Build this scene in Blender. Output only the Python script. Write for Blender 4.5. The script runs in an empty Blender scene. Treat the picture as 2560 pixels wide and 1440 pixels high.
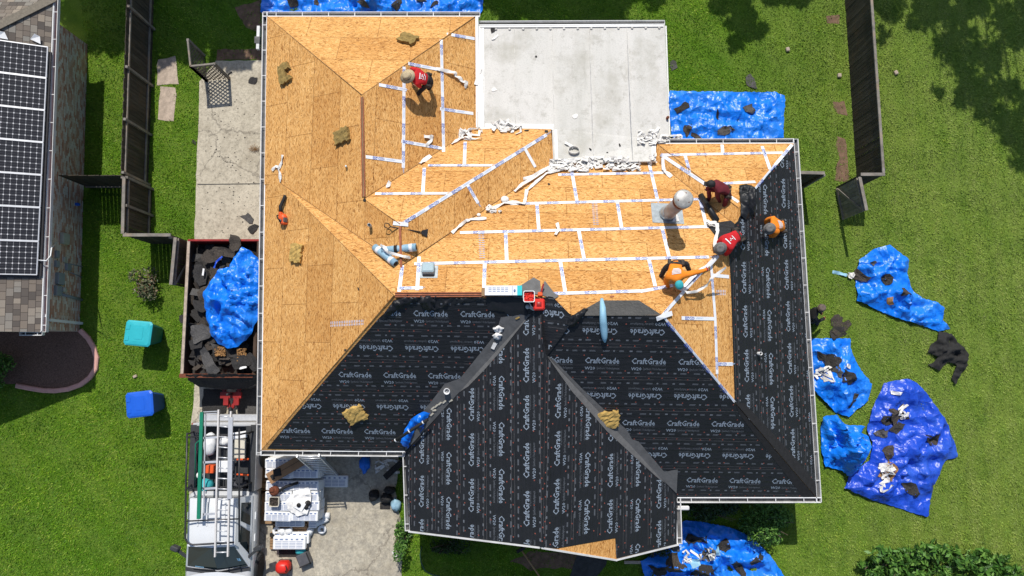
import bpy, math, random
import numpy as np
from mathutils import Vector, Matrix, noise
from mathutils.bvhtree import BVHTree
from mathutils.geometry import delaunay_2d_cdt
random.seed(7)
SC = bpy.context.scene
COL = SC.collection

# ------------------------------------------------------------------ camera, sky, sun, exposure
CAM_H, FPX, NAD = 25.5, 1707.0, 170.0
TH = math.atan(NAD / FPX); CT, ST = math.cos(TH), math.sin(TH)
cam_data = bpy.data.cameras.new('camera'); cam = bpy.data.objects.new('camera', cam_data); COL.objects.link(cam)
cam.location = (0, 0, CAM_H); cam.rotation_euler = (TH, 0, 0)
cam_data.sensor_width = 36; cam_data.lens = 36 * FPX / 2560; cam_data.clip_end = 600
SC.camera = cam
SUN_EL = math.radians(52); SUN_D = Vector((0.10, -1, 0)).normalized() * math.cos(SUN_EL) + Vector((0, 0, -math.sin(SUN_EL)))
world = bpy.data.worlds.new('World'); SC.world = world; world.use_nodes = True
wn = world.node_tree.nodes; sky = wn.new('ShaderNodeTexSky'); sky.sky_type = 'NISHITA'; sky.sun_disc = False
sky.sun_elevation = SUN_EL; sky.sun_rotation = math.radians(-6)
world.node_tree.links.new(sky.outputs[0], wn['Background'].inputs[0]); wn['Background'].inputs[1].default_value = 0.105
sl = bpy.data.lights.new('sun', 'SUN'); sl.energy = 4.1; sl.angle = math.radians(.53); sl.color = (1, .95, .87)
so = bpy.data.objects.new('sun', sl); COL.objects.link(so); so.rotation_euler = SUN_D.to_track_quat('-Z', 'Y').to_euler(); so.location = (0, 20, 40)
SC.view_settings.view_transform = 'Standard'; SC.view_settings.look = 'None'; SC.view_settings.exposure = 0.08; SC.view_settings.gamma = 1

def U(px, py, z):
    """ground or roof point at height z seen at photo position px, py"""
    dx, dy = (px - 1280) / FPX, -(py - 720) / FPX
    y, w = CT * dy + ST, ST * dy - CT
    t = (CAM_H - z) / -w
    return Vector((dx * t, y * t, z))
def P(w):
    x, y, z = w[0], w[1], w[2] - CAM_H
    cy, cz = CT * y + ST * z, -ST * y + CT * z
    return (1280 + FPX * x / -cz, 720 - FPX * cy / -cz)

# ------------------------------------------------------------------ materials
MATS = {}
class NT:
    def __init__(s, name):
        s.m = bpy.data.materials.new(name); s.m.use_nodes = True; s.t = s.m.node_tree; s.b = s.t.nodes['Principled BSDF']; MATS[name] = s.m
    def n(s, typ, **kw):
        x = s.t.nodes.new('ShaderNode' + typ)
        for k, v in kw.items():
            if k.startswith('i_'): x.inputs[k[2:].replace('_', ' ')].default_value = v
            else: setattr(x, k, v)
        return x
    def l(s, a, b): s.t.links.new(a, b)
    def math(s, op, a, b=None, c=None):
        x = s.n('Math', operation=op)
        for i, q in enumerate((a, b, c)):
            if q is None: continue
            if isinstance(q, (int, float)): x.inputs[i].default_value = q
            else: s.l(q, x.inputs[i])
        return x.outputs[0]
    def mix(s, f, a, b, blend='MIX'):
        x = s.n('Mix', data_type='RGBA', blend_type=blend)
        for i, q in ((0, f), (6, a), (7, b)):
            if isinstance(q, (int, float)): x.inputs[i].default_value = q
            elif isinstance(q, tuple): x.inputs[i].default_value = (*q, 1) if len(q) == 3 else q
            else: s.l(q, x.inputs[i])
        return x.outputs[2]
    def ramp(s, f, stops):
        x = s.n('ValToRGB'); e = x.color_ramp.elements
        while len(e) < len(stops): e.new(.5)
        for q, (p, c) in zip(e, stops): q.position = p; q.color = (*c, 1)
        s.l(f, x.inputs[0]); return x.outputs[0]
    def coord(s, kind='Object', scale=(1, 1, 1), rot=0.0):
        c = s.n('TexCoord'); mp = s.n('Mapping'); mp.inputs['Scale'].default_value = scale; mp.inputs['Rotation'].default_value = (0, 0, rot)
        s.l(c.outputs[kind], mp.inputs[0]); return mp.outputs[0]
    def noise(s, co, scale, detail=3, rough=.6, out=0):
        x = s.n('TexNoise'); x.inputs['Scale'].default_value = scale; x.inputs['Detail'].default_value = detail; x.inputs['Roughness'].default_value = rough
        s.l(co, x.inputs['Vector']); return x.outputs[out]
    def bump(s, h, strength, dist=.02):
        x = s.n('Bump'); x.inputs['Strength'].default_value = strength; x.inputs['Distance'].default_value = dist
        s.l(h, x.inputs['Height']); s.l(x.outputs[0], s.b.inputs['Normal'])
    def fin(s, col=None, rough=.7, metal=0., spec=.5):
        if col is not None:
            if isinstance(col, tuple): s.b.inputs['Base Color'].default_value = (*col, 1)
            else: s.l(col, s.b.inputs['Base Color'])
        if isinstance(rough, float): s.b.inputs['Roughness'].default_value = rough
        else: s.l(rough, s.b.inputs['Roughness'])
        s.b.inputs['Metallic'].default_value = metal; s.b.inputs['Specular IOR Level'].default_value = spec
        return s.m
def cl(c, k): return tuple(min(1, max(0, x * k)) for x in c)
def M(name, col, rough=.7, var=.18, scale=6, bump=0., bscale=40, metal=0., spec=.4, grime=0.):
    t = NT(name); co = t.coord('Object')
    f = t.ramp(t.noise(co, scale, 5, .65), [(.3, (0, 0, 0)), (.7, (1, 1, 1))])
    c = t.mix(f, cl(col, 1 - var), cl(col, 1 + var))
    if grime:
        g = t.ramp(t.noise(co, scale * .35, 6, .7), [(.48, (0, 0, 0)), (.72, (grime,) * 3)]); c = t.mix(g, c, cl(col, .3))
    if bump: t.bump(t.noise(co, bscale, 4), bump)
    return t.fin(c, rough, metal, spec)

def osb_mat(name, tone):
    t = NT(name); uv = t.coord('UV')
    wob = t.n('TexNoise'); wob.inputs['Scale'].default_value = 2.6; wob.inputs['Detail'].default_value = 2; t.l(uv, wob.inputs['Vector'])
    cols = []
    for rot, sx, sy, wamt in ((.0, 10.5, 56, .24), (.5, 11.5, 52, .28), (-.55, 10.0, 62, .28)):
        off = t.n('VectorMath', operation='SUBTRACT'); t.l(wob.outputs[1], off.inputs[0]); off.inputs[1].default_value = (.5, .5, .5)
        sc = t.n('VectorMath', operation='SCALE'); t.l(off.outputs[0], sc.inputs[0]); sc.inputs['Scale'].default_value = wamt
        ad = t.n('VectorMath', operation='ADD'); t.l(uv, ad.inputs[0]); t.l(sc.outputs[0], ad.inputs[1])
        mp = t.n('Mapping'); mp.inputs['Rotation'].default_value = (0, 0, rot); t.l(ad.outputs[0], mp.inputs[0])
        mq = t.n('Mapping'); mq.inputs['Scale'].default_value = (sx, sy, 1); t.l(mp.outputs[0], mq.inputs[0])
        v = t.n('TexVoronoi', voronoi_dimensions='2D'); v.inputs['Scale'].default_value = 1; t.l(mq.outputs[0], v.inputs['Vector'])
        sp = t.n('SeparateColor'); t.l(v.outputs['Color'], sp.inputs[0]); cols.append(sp.outputs)
    pick = t.math('GREATER_THAN', cols[0][1], .5); pick2 = t.math('GREATER_THAN', cols[0][2], .62)
    a = t.n('Mix', data_type='FLOAT'); t.l(pick, a.inputs[0]); t.l(cols[1][0], a.inputs[2]); t.l(cols[2][0], a.inputs[3])
    b = t.n('Mix', data_type='FLOAT'); t.l(pick2, b.inputs[0]); t.l(a.outputs[0], b.inputs[2]); t.l(cols[0][0], b.inputs[3])
    d, m, h, k = tone
    c = t.ramp(b.outputs[0], [(0, cl(d, .75)), (.07, d), (.2, cl(m, .85)), (.4, m), (.62, cl(m, 1.16)), (.86, h), (1, cl(h, 1.08))])
    # large scale blotches and sheet to sheet tint
    br = t.n('TexBrick'); br.offset = .5; br.inputs['Scale'].default_value = 1; br.inputs['Brick Width'].default_value = 2.44; br.inputs['Row Height'].default_value = 1.16
    br.inputs['Mortar Size'].default_value = .011; br.inputs['Color1'].default_value = (1.06, 1.05, 1.0, 1); br.inputs['Color2'].default_value = (.80, .68, .52, 1); br.inputs['Mortar'].default_value = (.45, .36, .26, 1)
    br.inputs['Bias'].default_value = -.25; t.l(uv, br.inputs['Vector'])
    c = t.mix(.8, c, br.outputs[0], 'MULTIPLY')
    bl = t.ramp(t.noise(uv, .7, 4), [(.35, (.86, .8, .72)), (.65, (1.05, 1.05, 1.03))]); c = t.mix(.7, c, bl, 'MULTIPLY')
    t.bump(b.outputs[0], .25, .01)
    return t.fin(c, .8, 0, .25)
OSB_T = ((.33, .140, .036), (.595, .318, .106), (.725, .445, .185), 1)
osb_mat('osb', OSB_T)

t = NT('underlay'); uv = t.coord('UV')
w1 = t.noise(t.coord('UV', (.7, 5, 1)), 1.6, 4, .6); w2 = t.noise(uv, 14, 3)
t.bump(t.math('ADD', w1, t.math('MULTIPLY', w2, .15)), .8, .06)
uc_ = t.mix(t.noise(uv, 1.3, 4), (.0085, .0095, .0125), (.020, .0215, .025)); uc_ = t.mix(t.ramp(t.noise(uv, .85, 7, .75), [(.58, (0, 0, 0)), (.80, (.5,) * 3)]), uc_, (.036, .035, .034)); t.fin(uc_, .46, 0, .3)
M('underlay_sheen', (.036, .036, .035), .5, .3, 3, .5, 12, spec=.5); M('underlay_grey', (.12, .12, .122), .75, .2, 5, .3, 20)  # first: black underlay greyed in its colour for sun sheen on the ridge lap
M('print_big', (.24, .29, .355), .6, .1, 3); M('print_small', (.125, .138, .16), .6, .2, 9); M('lap_line', (.075, .075, .08), .6, .45, 14)
M('nail_cap', (.26, .07, .05), .5, .25, 3)
M('tape', (.80, .82, .86), .45, .05, 3, .12, 30); M('tape_print', (.035, .085, .42), .5, .2, 5); M('tape_print_pale', (.42, .55, .80), .5, .15, 6)
M('tape_back', (.78, .765, .73), .6, .1, 8, .35, 22, grime=.35)
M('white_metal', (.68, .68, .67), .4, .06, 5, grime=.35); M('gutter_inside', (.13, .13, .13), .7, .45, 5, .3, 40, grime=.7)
M('drip', (.82, .83, .83), .45, .05, 5); M('soffit', (.6, .58, .54), .8, .06)
t = NT('membrane'); co = t.coord('Object')
st = t.noise(t.coord('Object', (.8, .11, 1)), 1.8, 6, .62); fine = t.noise(co, 26, 5, .7); bl = t.noise(co, .7, 5, .65)
c = t.ramp(st, [(.18, (.36, .35, .31)), (.38, (.55, .54, .50)), (.58, (.615, .60, .565)), (.85, (.68, .665, .625))])
c = t.mix(t.ramp(fine, [(.33, (.5,) * 3), (.5, (0, 0, 0))]), c, (.36, .36, .33)); c = t.mix(t.ramp(bl, [(.50, (0, 0, 0)), (.72, (.75,) * 3)]), c, (.36, .345, .29)); bl2 = t.noise(co, 2.6, 6, .75); c = t.mix(t.ramp(bl2, [(.54, (0, 0, 0)), (.70, (.6,) * 3)]), c, (.30, .285, .24)); t.fin(c, .6, 0, .3)
M('membrane_white', (.80, .80, .78), .55, .06, 3, .3, 9, grime=.25); M('membrane_seam', (.53, .52, .49), .7, .4, 5)
M('galv', (.42, .46, .48), .42, .25, 6, .1, 20, .6); M('flue', (.36, .34, .34), .55, .12, 3, .1, 20, .2, grime=.3); M('rust', (.16, .05, .025), .9, .45, 14); M('flue_cap', (.50, .49, .46), .45, .2, 7, 0, 1, .2, grime=.8)
M('vent_paint', (.33, .43, .47), .5, .08, 8); M('osb_edge', (.26, .14, .055), .85, .3, 8); M('ridge_wood', (.36, .12, .06), .85, .3, 8); M('dark_gap', (.012, .008, .006), .95, .2)
# grass
t = NT('lawn'); co = t.coord('Object')
big = t.noise(co, .16, 4, .55); mid = t.noise(co, 1.1, 5, .7); fine = t.noise(co, 24, 5, .75)
c = t.mix(t.ramp(big, [(.38, (0, 0, 0)), (.62, (1, 1, 1))]), (.085, .190, .009), (.135, .225, .018))
c = t.mix(t.ramp(mid, [(.35, (.8,) * 3), (.55, (0, 0, 0))]), c, (.065, .145, .010))
sx = t.n('SeparateXYZ'); t.l(co, sx.inputs[0])
dry = t.math('MULTIPLY', t.math('SMOOTH_MIN', t.math('MAXIMUM', t.math('MULTIPLY', t.math('SUBTRACT', sx.outputs[0], 7.5), .14), 0), 1., .2), t.math('MULTIPLY', t.noise(co, .55, 6, .7), .8))
c = t.mix(dry, c, (.24, .30, .065))
c = t.mix(t.ramp(fine, [(.25, (.5,) * 3), (.6, (0, 0, 0))]), c, (.040, .090, .006))
wv = t.n('TexWave', wave_type='BANDS', bands_direction='DIAGONAL'); wv.inputs['Scale'].default_value = .33; wv.inputs['Distortion'].default_value = 3; wv.inputs['Detail'].default_value = 3; t.l(co, wv.inputs['Vector'])
c = t.mix(t.math('MULTIPLY', wv.outputs[1], .25), c, (.20, .26, .055))
t.bump(fine, .9, .05); t.fin(c, .85, 0, .15)
t = NT('blade'); g = t.n('NewGeometry'); co = t.coord('Object'); sx = t.n('SeparateXYZ'); t.l(co, sx.inputs[0])
big = t.noise(co, .22, 4, .6)
c = t.ramp(g.outputs['Random Per Island'], [(0, (.060, .155, .004)), (.4, (.110, .255, .007)), (.75, (.170, .335, .010)), (1, (.32, .40, .06))])
c = t.mix(t.ramp(big, [(.35, (.55,) * 3), (.6, (0, 0, 0))]), c, (.065, .16, .008))
dry = t.math('MULTIPLY', t.math('MINIMUM', t.math('MAXIMUM', t.math('MULTIPLY', t.math('SUBTRACT', sx.outputs[0], 7.5), .14), 0), 1.), t.math('MULTIPLY', t.noise(co, .55, 6, .7), .85))
c = t.mix(dry, c, (.27, .34, .075))
m1 = t.ramp(t.noise(co, .9, 6, .72), [(.36, (.42, .50, .45)), (.52, (1, 1, 1)), (.68, (1.22, 1.10, .95))]); m2 = t.ramp(t.noise(co, 3.6, 4, .7), [(.33, (.62, .68, .6)), (.55, (1, 1, 1)), (.75, (1.25, 1.12, 1.))])
c = t.mix(.75, c, m1, 'MULTIPLY'); c = t.mix(.45, c, m2, 'MULTIPLY')
wv = t.n('TexWave', wave_type='BANDS', bands_direction='X'); wv.inputs['Scale'].default_value = .42; wv.inputs['Distortion'].default_value = 1.5; wv.inputs['Detail'].default_value = 2; t.l(co, wv.inputs['Vector'])
c = t.mix(t.math('MULTIPLY', t.math('MULTIPLY', wv.outputs[1], dry), .8), c, (.33, .36, .11)); t.fin(c, .6, 0, .25)
def leaf_mat(name, cols):
    t = NT(name); g = t.n('NewGeometry'); t.fin(t.ramp(g.outputs['Random Per Island'], [(i / (len(cols) - 1), c) for i, c in enumerate(cols)]), .5, 0, .3)
leaf_mat('leaf', [(.015, .045, .008), (.045, .125, .018), (.085, .20, .03), (.15, .28, .05)])
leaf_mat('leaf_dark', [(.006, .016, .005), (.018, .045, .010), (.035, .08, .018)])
leaf_mat('leaf_weed', [(.03, .05, .02), (.08, .11, .05), (.18, .17, .11), (.22, .12, .06)])
M('bark', (.10, .07, .05), .9, .3, 8, .6, 20)
# concrete
t = NT('concrete'); co = t.coord('Object')
c = t.ramp(t.noise(co, .8, 7, .75), [(.25, (.32, .28, .21)), (.5, (.52, .47, .37)), (.75, (.65, .59, .47))])
c = t.mix(t.ramp(t.noise(co, 9, 6, .8), [(.3, (.75,) * 3), (.55, (0, 0, 0))]), c, (.19, .165, .13))
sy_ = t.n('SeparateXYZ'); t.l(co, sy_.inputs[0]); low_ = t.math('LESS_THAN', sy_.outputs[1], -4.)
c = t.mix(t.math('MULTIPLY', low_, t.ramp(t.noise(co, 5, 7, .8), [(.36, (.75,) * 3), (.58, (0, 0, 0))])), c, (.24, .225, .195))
vo = t.n('TexVoronoi', feature='DISTANCE_TO_EDGE'); vo.inputs['Scale'].default_value = .22
dn = t.n('VectorMath', operation='ADD'); t.l(co, dn.inputs[0]); t.l(t.noise(co, 1.4, 5, .7, 1), dn.inputs[1]); t.l(dn.outputs[0], vo.inputs['Vector'])
c = t.mix(t.ramp(vo.outputs['Distance'], [(.002, (.7,) * 3), (.009, (0, 0, 0))]), c, (.16, .14, .115))
t.bump(t.noise(co, 30, 5, .7), .25); t.fin(c, .9, 0, .2)
M('dirt', (.16, .10, .065), .95, .4, 6, .5, 30); M('slab', (.42, .34, .27), .9, .3, 7, .3, 30); M('mulch', (.17, .10, .072), .95, .55, 22, .9, 40)
M('edging', (.62, .34, .29), .85, .12, 5, .2, 40); M('asphalt_pad', (.05, .05, .05), .95, .35, 8, .5, 60)
# wood
def wood_mat(name, col, axis_scale, var=.5):
    t = NT(name); co = t.coord('Object', axis_scale); gr = t.noise(co, 1, 6, .7); bl = t.noise(t.coord('Object'), 2.2, 4)
    c = t.ramp(gr, [(.3, cl(col, 1 - var)), (.55, col), (.8, cl(col, 1 + var))]); g = t.n('NewGeometry')
    c = t.mix(t.math('MULTIPLY', g.outputs['Random Per Island'], .6), c, cl(col, .42)); c = t.mix(t.ramp(bl, [(.5, (0, 0, 0)), (.75, (.6,) * 3)]), c, (col[0] * 1.3, col[1] * 1.0, col[2] * .75)); t.fin(c, .9, 0, .15)
wood_mat('fence_board', (.088, .076, .060), (9, 9, 1.2)); wood_mat('fence_rail', (.30, .275, .24), (4, 4, 4)); wood_mat('trailer_wood', (.11, .075, .055), (6, 2, 6))
wood_mat('lattice_wood', (.20, .175, .145), (6, 6, 6)); wood_mat('pallet_wood', (.42, .27, .15), (3, 3, 3), .3)
# neighbour
t = NT('shingle'); uv = t.coord('UV'); br = t.n('TexBrick'); br.offset = .43; br.offset_frequency = 2; br.squash = .7; br.squash_frequency = 3
for k, v in (('Scale', 1), ('Brick Width', .27), ('Row Height', .205), ('Mortar Size', .007), ('Bias', 0.)): br.inputs[k].default_value = v
br.inputs['Color1'].default_value = (0, 0, 0, 1); br.inputs['Color2'].default_value = (1, 1, 1, 1); br.inputs['Mortar'].default_value = (-.5, -.5, -.5, 1); t.l(uv, br.inputs['Vector'])
c = t.ramp(br.outputs[0], [(0, (.10, .088, .08)), (.25, (.17, .145, .125)), (.5, (.22, .185, .152)), (.75, (.25, .238, .215)), (1, (.31, .262, .21))])
c = t.mix(br.outputs['Fac'], c, (.04, .033, .03)); c = t.mix(t.ramp(t.noise(uv, 60, 3), [(.3, (.35,) * 3), (.6, (0, 0, 0))]), c, (.08, .07, .06)); t.bump(br.outputs['Fac'], -.6, .02); t.fin(c, .95, 0, .15)
M('shingle_cap', (.17, .15, .12), .95, .25, 14)
t = NT('brick'); uv = t.coord('UV'); br = t.n('TexBrick')
for k, v in (('Scale', 1), ('Brick Width', .21), ('Row Height', .07), ('Mortar Size', .005), ('Bias', 0.)): br.inputs[k].default_value = v
br.inputs['Color1'].default_value = (0, 0, 0, 1); br.inputs['Color2'].default_value = (1, 1, 1, 1); br.inputs['Mortar'].default_value = (.5, .5, .5, 1); t.l(uv, br.inputs['Vector'])
c = t.ramp(br.outputs[0], [(0, (.44, .19, .12)), (.3, (.58, .33, .23)), (.55, (.64, .49, .38)), (.75, (.68, .61, .53)), (1, (.74, .68, .60))])
c = t.mix(br.outputs['Fac'], c, (.34, .30, .26)); c = t.mix(t.ramp(t.noise(uv, .8, 5), [(.4, (0, 0, 0)), (.75, (.25,) * 3)]), c, (.36, .22, .12)); t.fin(c, .9, 0, .2)
t = NT('solar_cell'); uv = t.n('TexCoord').outputs['UV']; s = t.n('SeparateXYZ'); t.l(uv, s.inputs[0])
fu = t.math('FRACT', t.math('MULTIPLY', s.outputs[0], 10)); fv = t.math('FRACT', t.math('MULTIPLY', s.outputs[1], 6))
du = t.math('SUBTRACT', .5, t.math('ABSOLUTE', t.math('SUBTRACT', fu, .5))); dv = t.math('SUBTRACT', .5, t.math('ABSOLUTE', t.math('SUBTRACT', fv, .5)))
dot = t.math('LESS_THAN', t.math('ADD', du, dv), .155); line = t.math('LESS_THAN', t.math('MINIMUM', du, dv), .034)
bus = t.math('LESS_THAN', t.math('ABSOLUTE', t.math('SUBTRACT', t.math('FRACT', t.math('MULTIPLY', s.outputs[1], 18)), .5)), .055)
c = t.mix(t.math('MULTIPLY', bus, .16), (.020, .021, .026), (.4, .4, .42)); c = t.mix(t.math('MULTIPLY', line, .4), c, (.5, .5, .52)); c = t.mix(dot, c, (.62, .62, .65)); t.fin(c, .22, 0, .25)
M('alu', (.66, .67, .69), .42, .1, 6, 0, 1, .55); M('alu_pale', (.74, .71, .68), .5, .1, 8, 0, 1, .25); M('steel_dark', (.045, .045, .05), .45, .2, 6, 0, 1, .4)
# tarps and scraps
def tarp_mat(name, a, b, rough=.3):
    t = NT(name); co = t.coord('Object'); wn_ = t.n('TexNoise'); wn_.inputs['Scale'].default_value = 1.7; wn_.inputs['Detail'].default_value = 3; t.l(co, wn_.inputs['Vector'])
    sc = t.n('VectorMath', operation='SCALE'); t.l(wn_.outputs[1], sc.inputs[0]); sc.inputs['Scale'].default_value = .55; ad = t.n('VectorMath', operation='ADD'); t.l(co, ad.inputs[0]); t.l(sc.outputs[0], ad.inputs[1])
    hs = []
    for k, (sx, sy, r), wgt in ((1.25, (.6, 1.5, .5), .62), (2.6, (1.6, .7, -.4), .22), (6.5, (1.3, .8, .9), .045)):
        mp = t.n('Mapping'); mp.inputs['Scale'].default_value = (sx, sy, .4); mp.inputs['Rotation'].default_value = (0, 0, r); t.l(ad.outputs[0], mp.inputs[0]); v = t.n('TexVoronoi', feature='F1'); v.inputs['Scale'].default_value = k; v.inputs['Randomness'].default_value = 1; t.l(mp.outputs[0], v.inputs['Vector']); hs.append(t.math('MULTIPLY', v.outputs['Distance'], wgt))
    t.bump(t.math('ADD', t.math('ADD', hs[0], hs[1]), hs[2]), .7, .40)
    fade = t.ramp(t.noise(co, .8, 5, .7), [(.5, (0, 0, 0)), (.8, (.35,) * 3)]); t.fin(t.mix(fade, t.mix(t.noise(co, 1.5, 4), a, b), (.10, .26, .62)), rough, 0, .45)
tarp_mat('tarp_bright', (.003, .150, .76), (.008, .23, .88), .36); tarp_mat('tarp_deep', (.010, .055, .46), (.016, .085, .62), .36)
M('felt', (.036, .034, .033), .88, .55, 28, .5, 25, spec=.25); M('felt_brown', (.062, .052, .044), .9, .5, 26, .5, 25, spec=.2); M('felt_pale', (.085, .082, .080), .88, .4, 26, .4, 25, spec=.2); M('straw', (.30, .16, .06), .9, .5, 14); M('black_cloth', (.018, .018, .018), .85, .3, 6, .3, 30)
M('foam', (.50, .33, .10), .95, .3, 7, .9, 22); M('foam_dark', (.27, .185, .06), .95, .35, 7, .9, 22); M('rag', (.80, .79, .77), .8, .06)
M('teal_lid', (.03, .42, .48), .4, .08, 3); M('teal_body', (.012, .16, .16), .5, .1, 3); M('blue_lid', (.012, .11, .60), .4, .08, 3); M('blue_body', (.01, .06, .30), .5, .1, 3); M('rubber', (.016, .016, .017), .8, .2, 8)
M('red_paint', (.30, .022, .020), .4, .25, 6, grime=.4); M('red_plastic', (.70, .03, .02), .4, .08, 4); M('orange_plastic', (.75, .11, .025), .42, .1, 5); M('grey_plastic', (.09, .09, .10), .5, .2, 5)
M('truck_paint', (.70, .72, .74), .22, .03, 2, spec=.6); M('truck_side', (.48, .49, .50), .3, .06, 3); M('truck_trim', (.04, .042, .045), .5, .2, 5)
t = NT('glass_dark'); t.fin((.010, .018, .022), .06, 0, .6)
M('green_paint', (.012, .19, .11), .4, .1, 4); M('cream', (.62, .58, .48), .6, .06); M('white_paint', (.78, .79, .80), .5, .06, 4); M('print_blue', (.14, .20, .36), .6, .3, 12); M('cardboard', (.30, .17, .085), .8, .12, 5)
M('roll_blue', (.27, .44, .56), .55, .1, 6, .2, 12); M('pale_blue', (.27, .50, .66), .5, .08, 5, .2, 10); M('turq', (.03, .55, .58), .5, .06); M('bag_blue', (.004, .16, .75), .33, .08, 4, .4, 8)
M('skin', (.36, .19, .12), .55, .1, 8); M('shirt_red', (.52, .012, .018), .85, .18, 9, .3, 30); M('shirt_maroon', (.135, .014, .022), .85, .2, 9, .3, 30); M('shirt_orange', (.85, .24, .015), .85, .12, 9, .3, 30); M('shirt_black', (.014, .014, .016), .85, .3, 9, .3, 30)
M('pants_dark', (.02, .02, .026), .85, .35, 10, .3, 30); M('pants_maroon', (.16, .02, .028), .85, .25, 10, .3, 30); M('hat_straw', (.50, .40, .25), .85, .2, 26, .5, 60); M('hat_grey', (.16, .155, .15), .85, .3, 16, .4, 40); M('cap_teal', (.04, .38, .42), .8, .15, 8); M('cap_black', (.012, .012, .013), .7, .3, 8); M('hat_brown', (.13, .10, .085), .85, .25, 10); M('glove_red', (.35, .02, .03), .8, .3, 12); M('glove_tan', (.26, .18, .10), .8, .2, 12); M('hair', (.012, .009, .008), .7, .2)
M('meter', (.40, .40, .33), .6, .08, 5); M('meter_grey', (.24, .27, .29), .6, .08, 5); M('hose', (.05, .11, .07), .6, .2)
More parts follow.
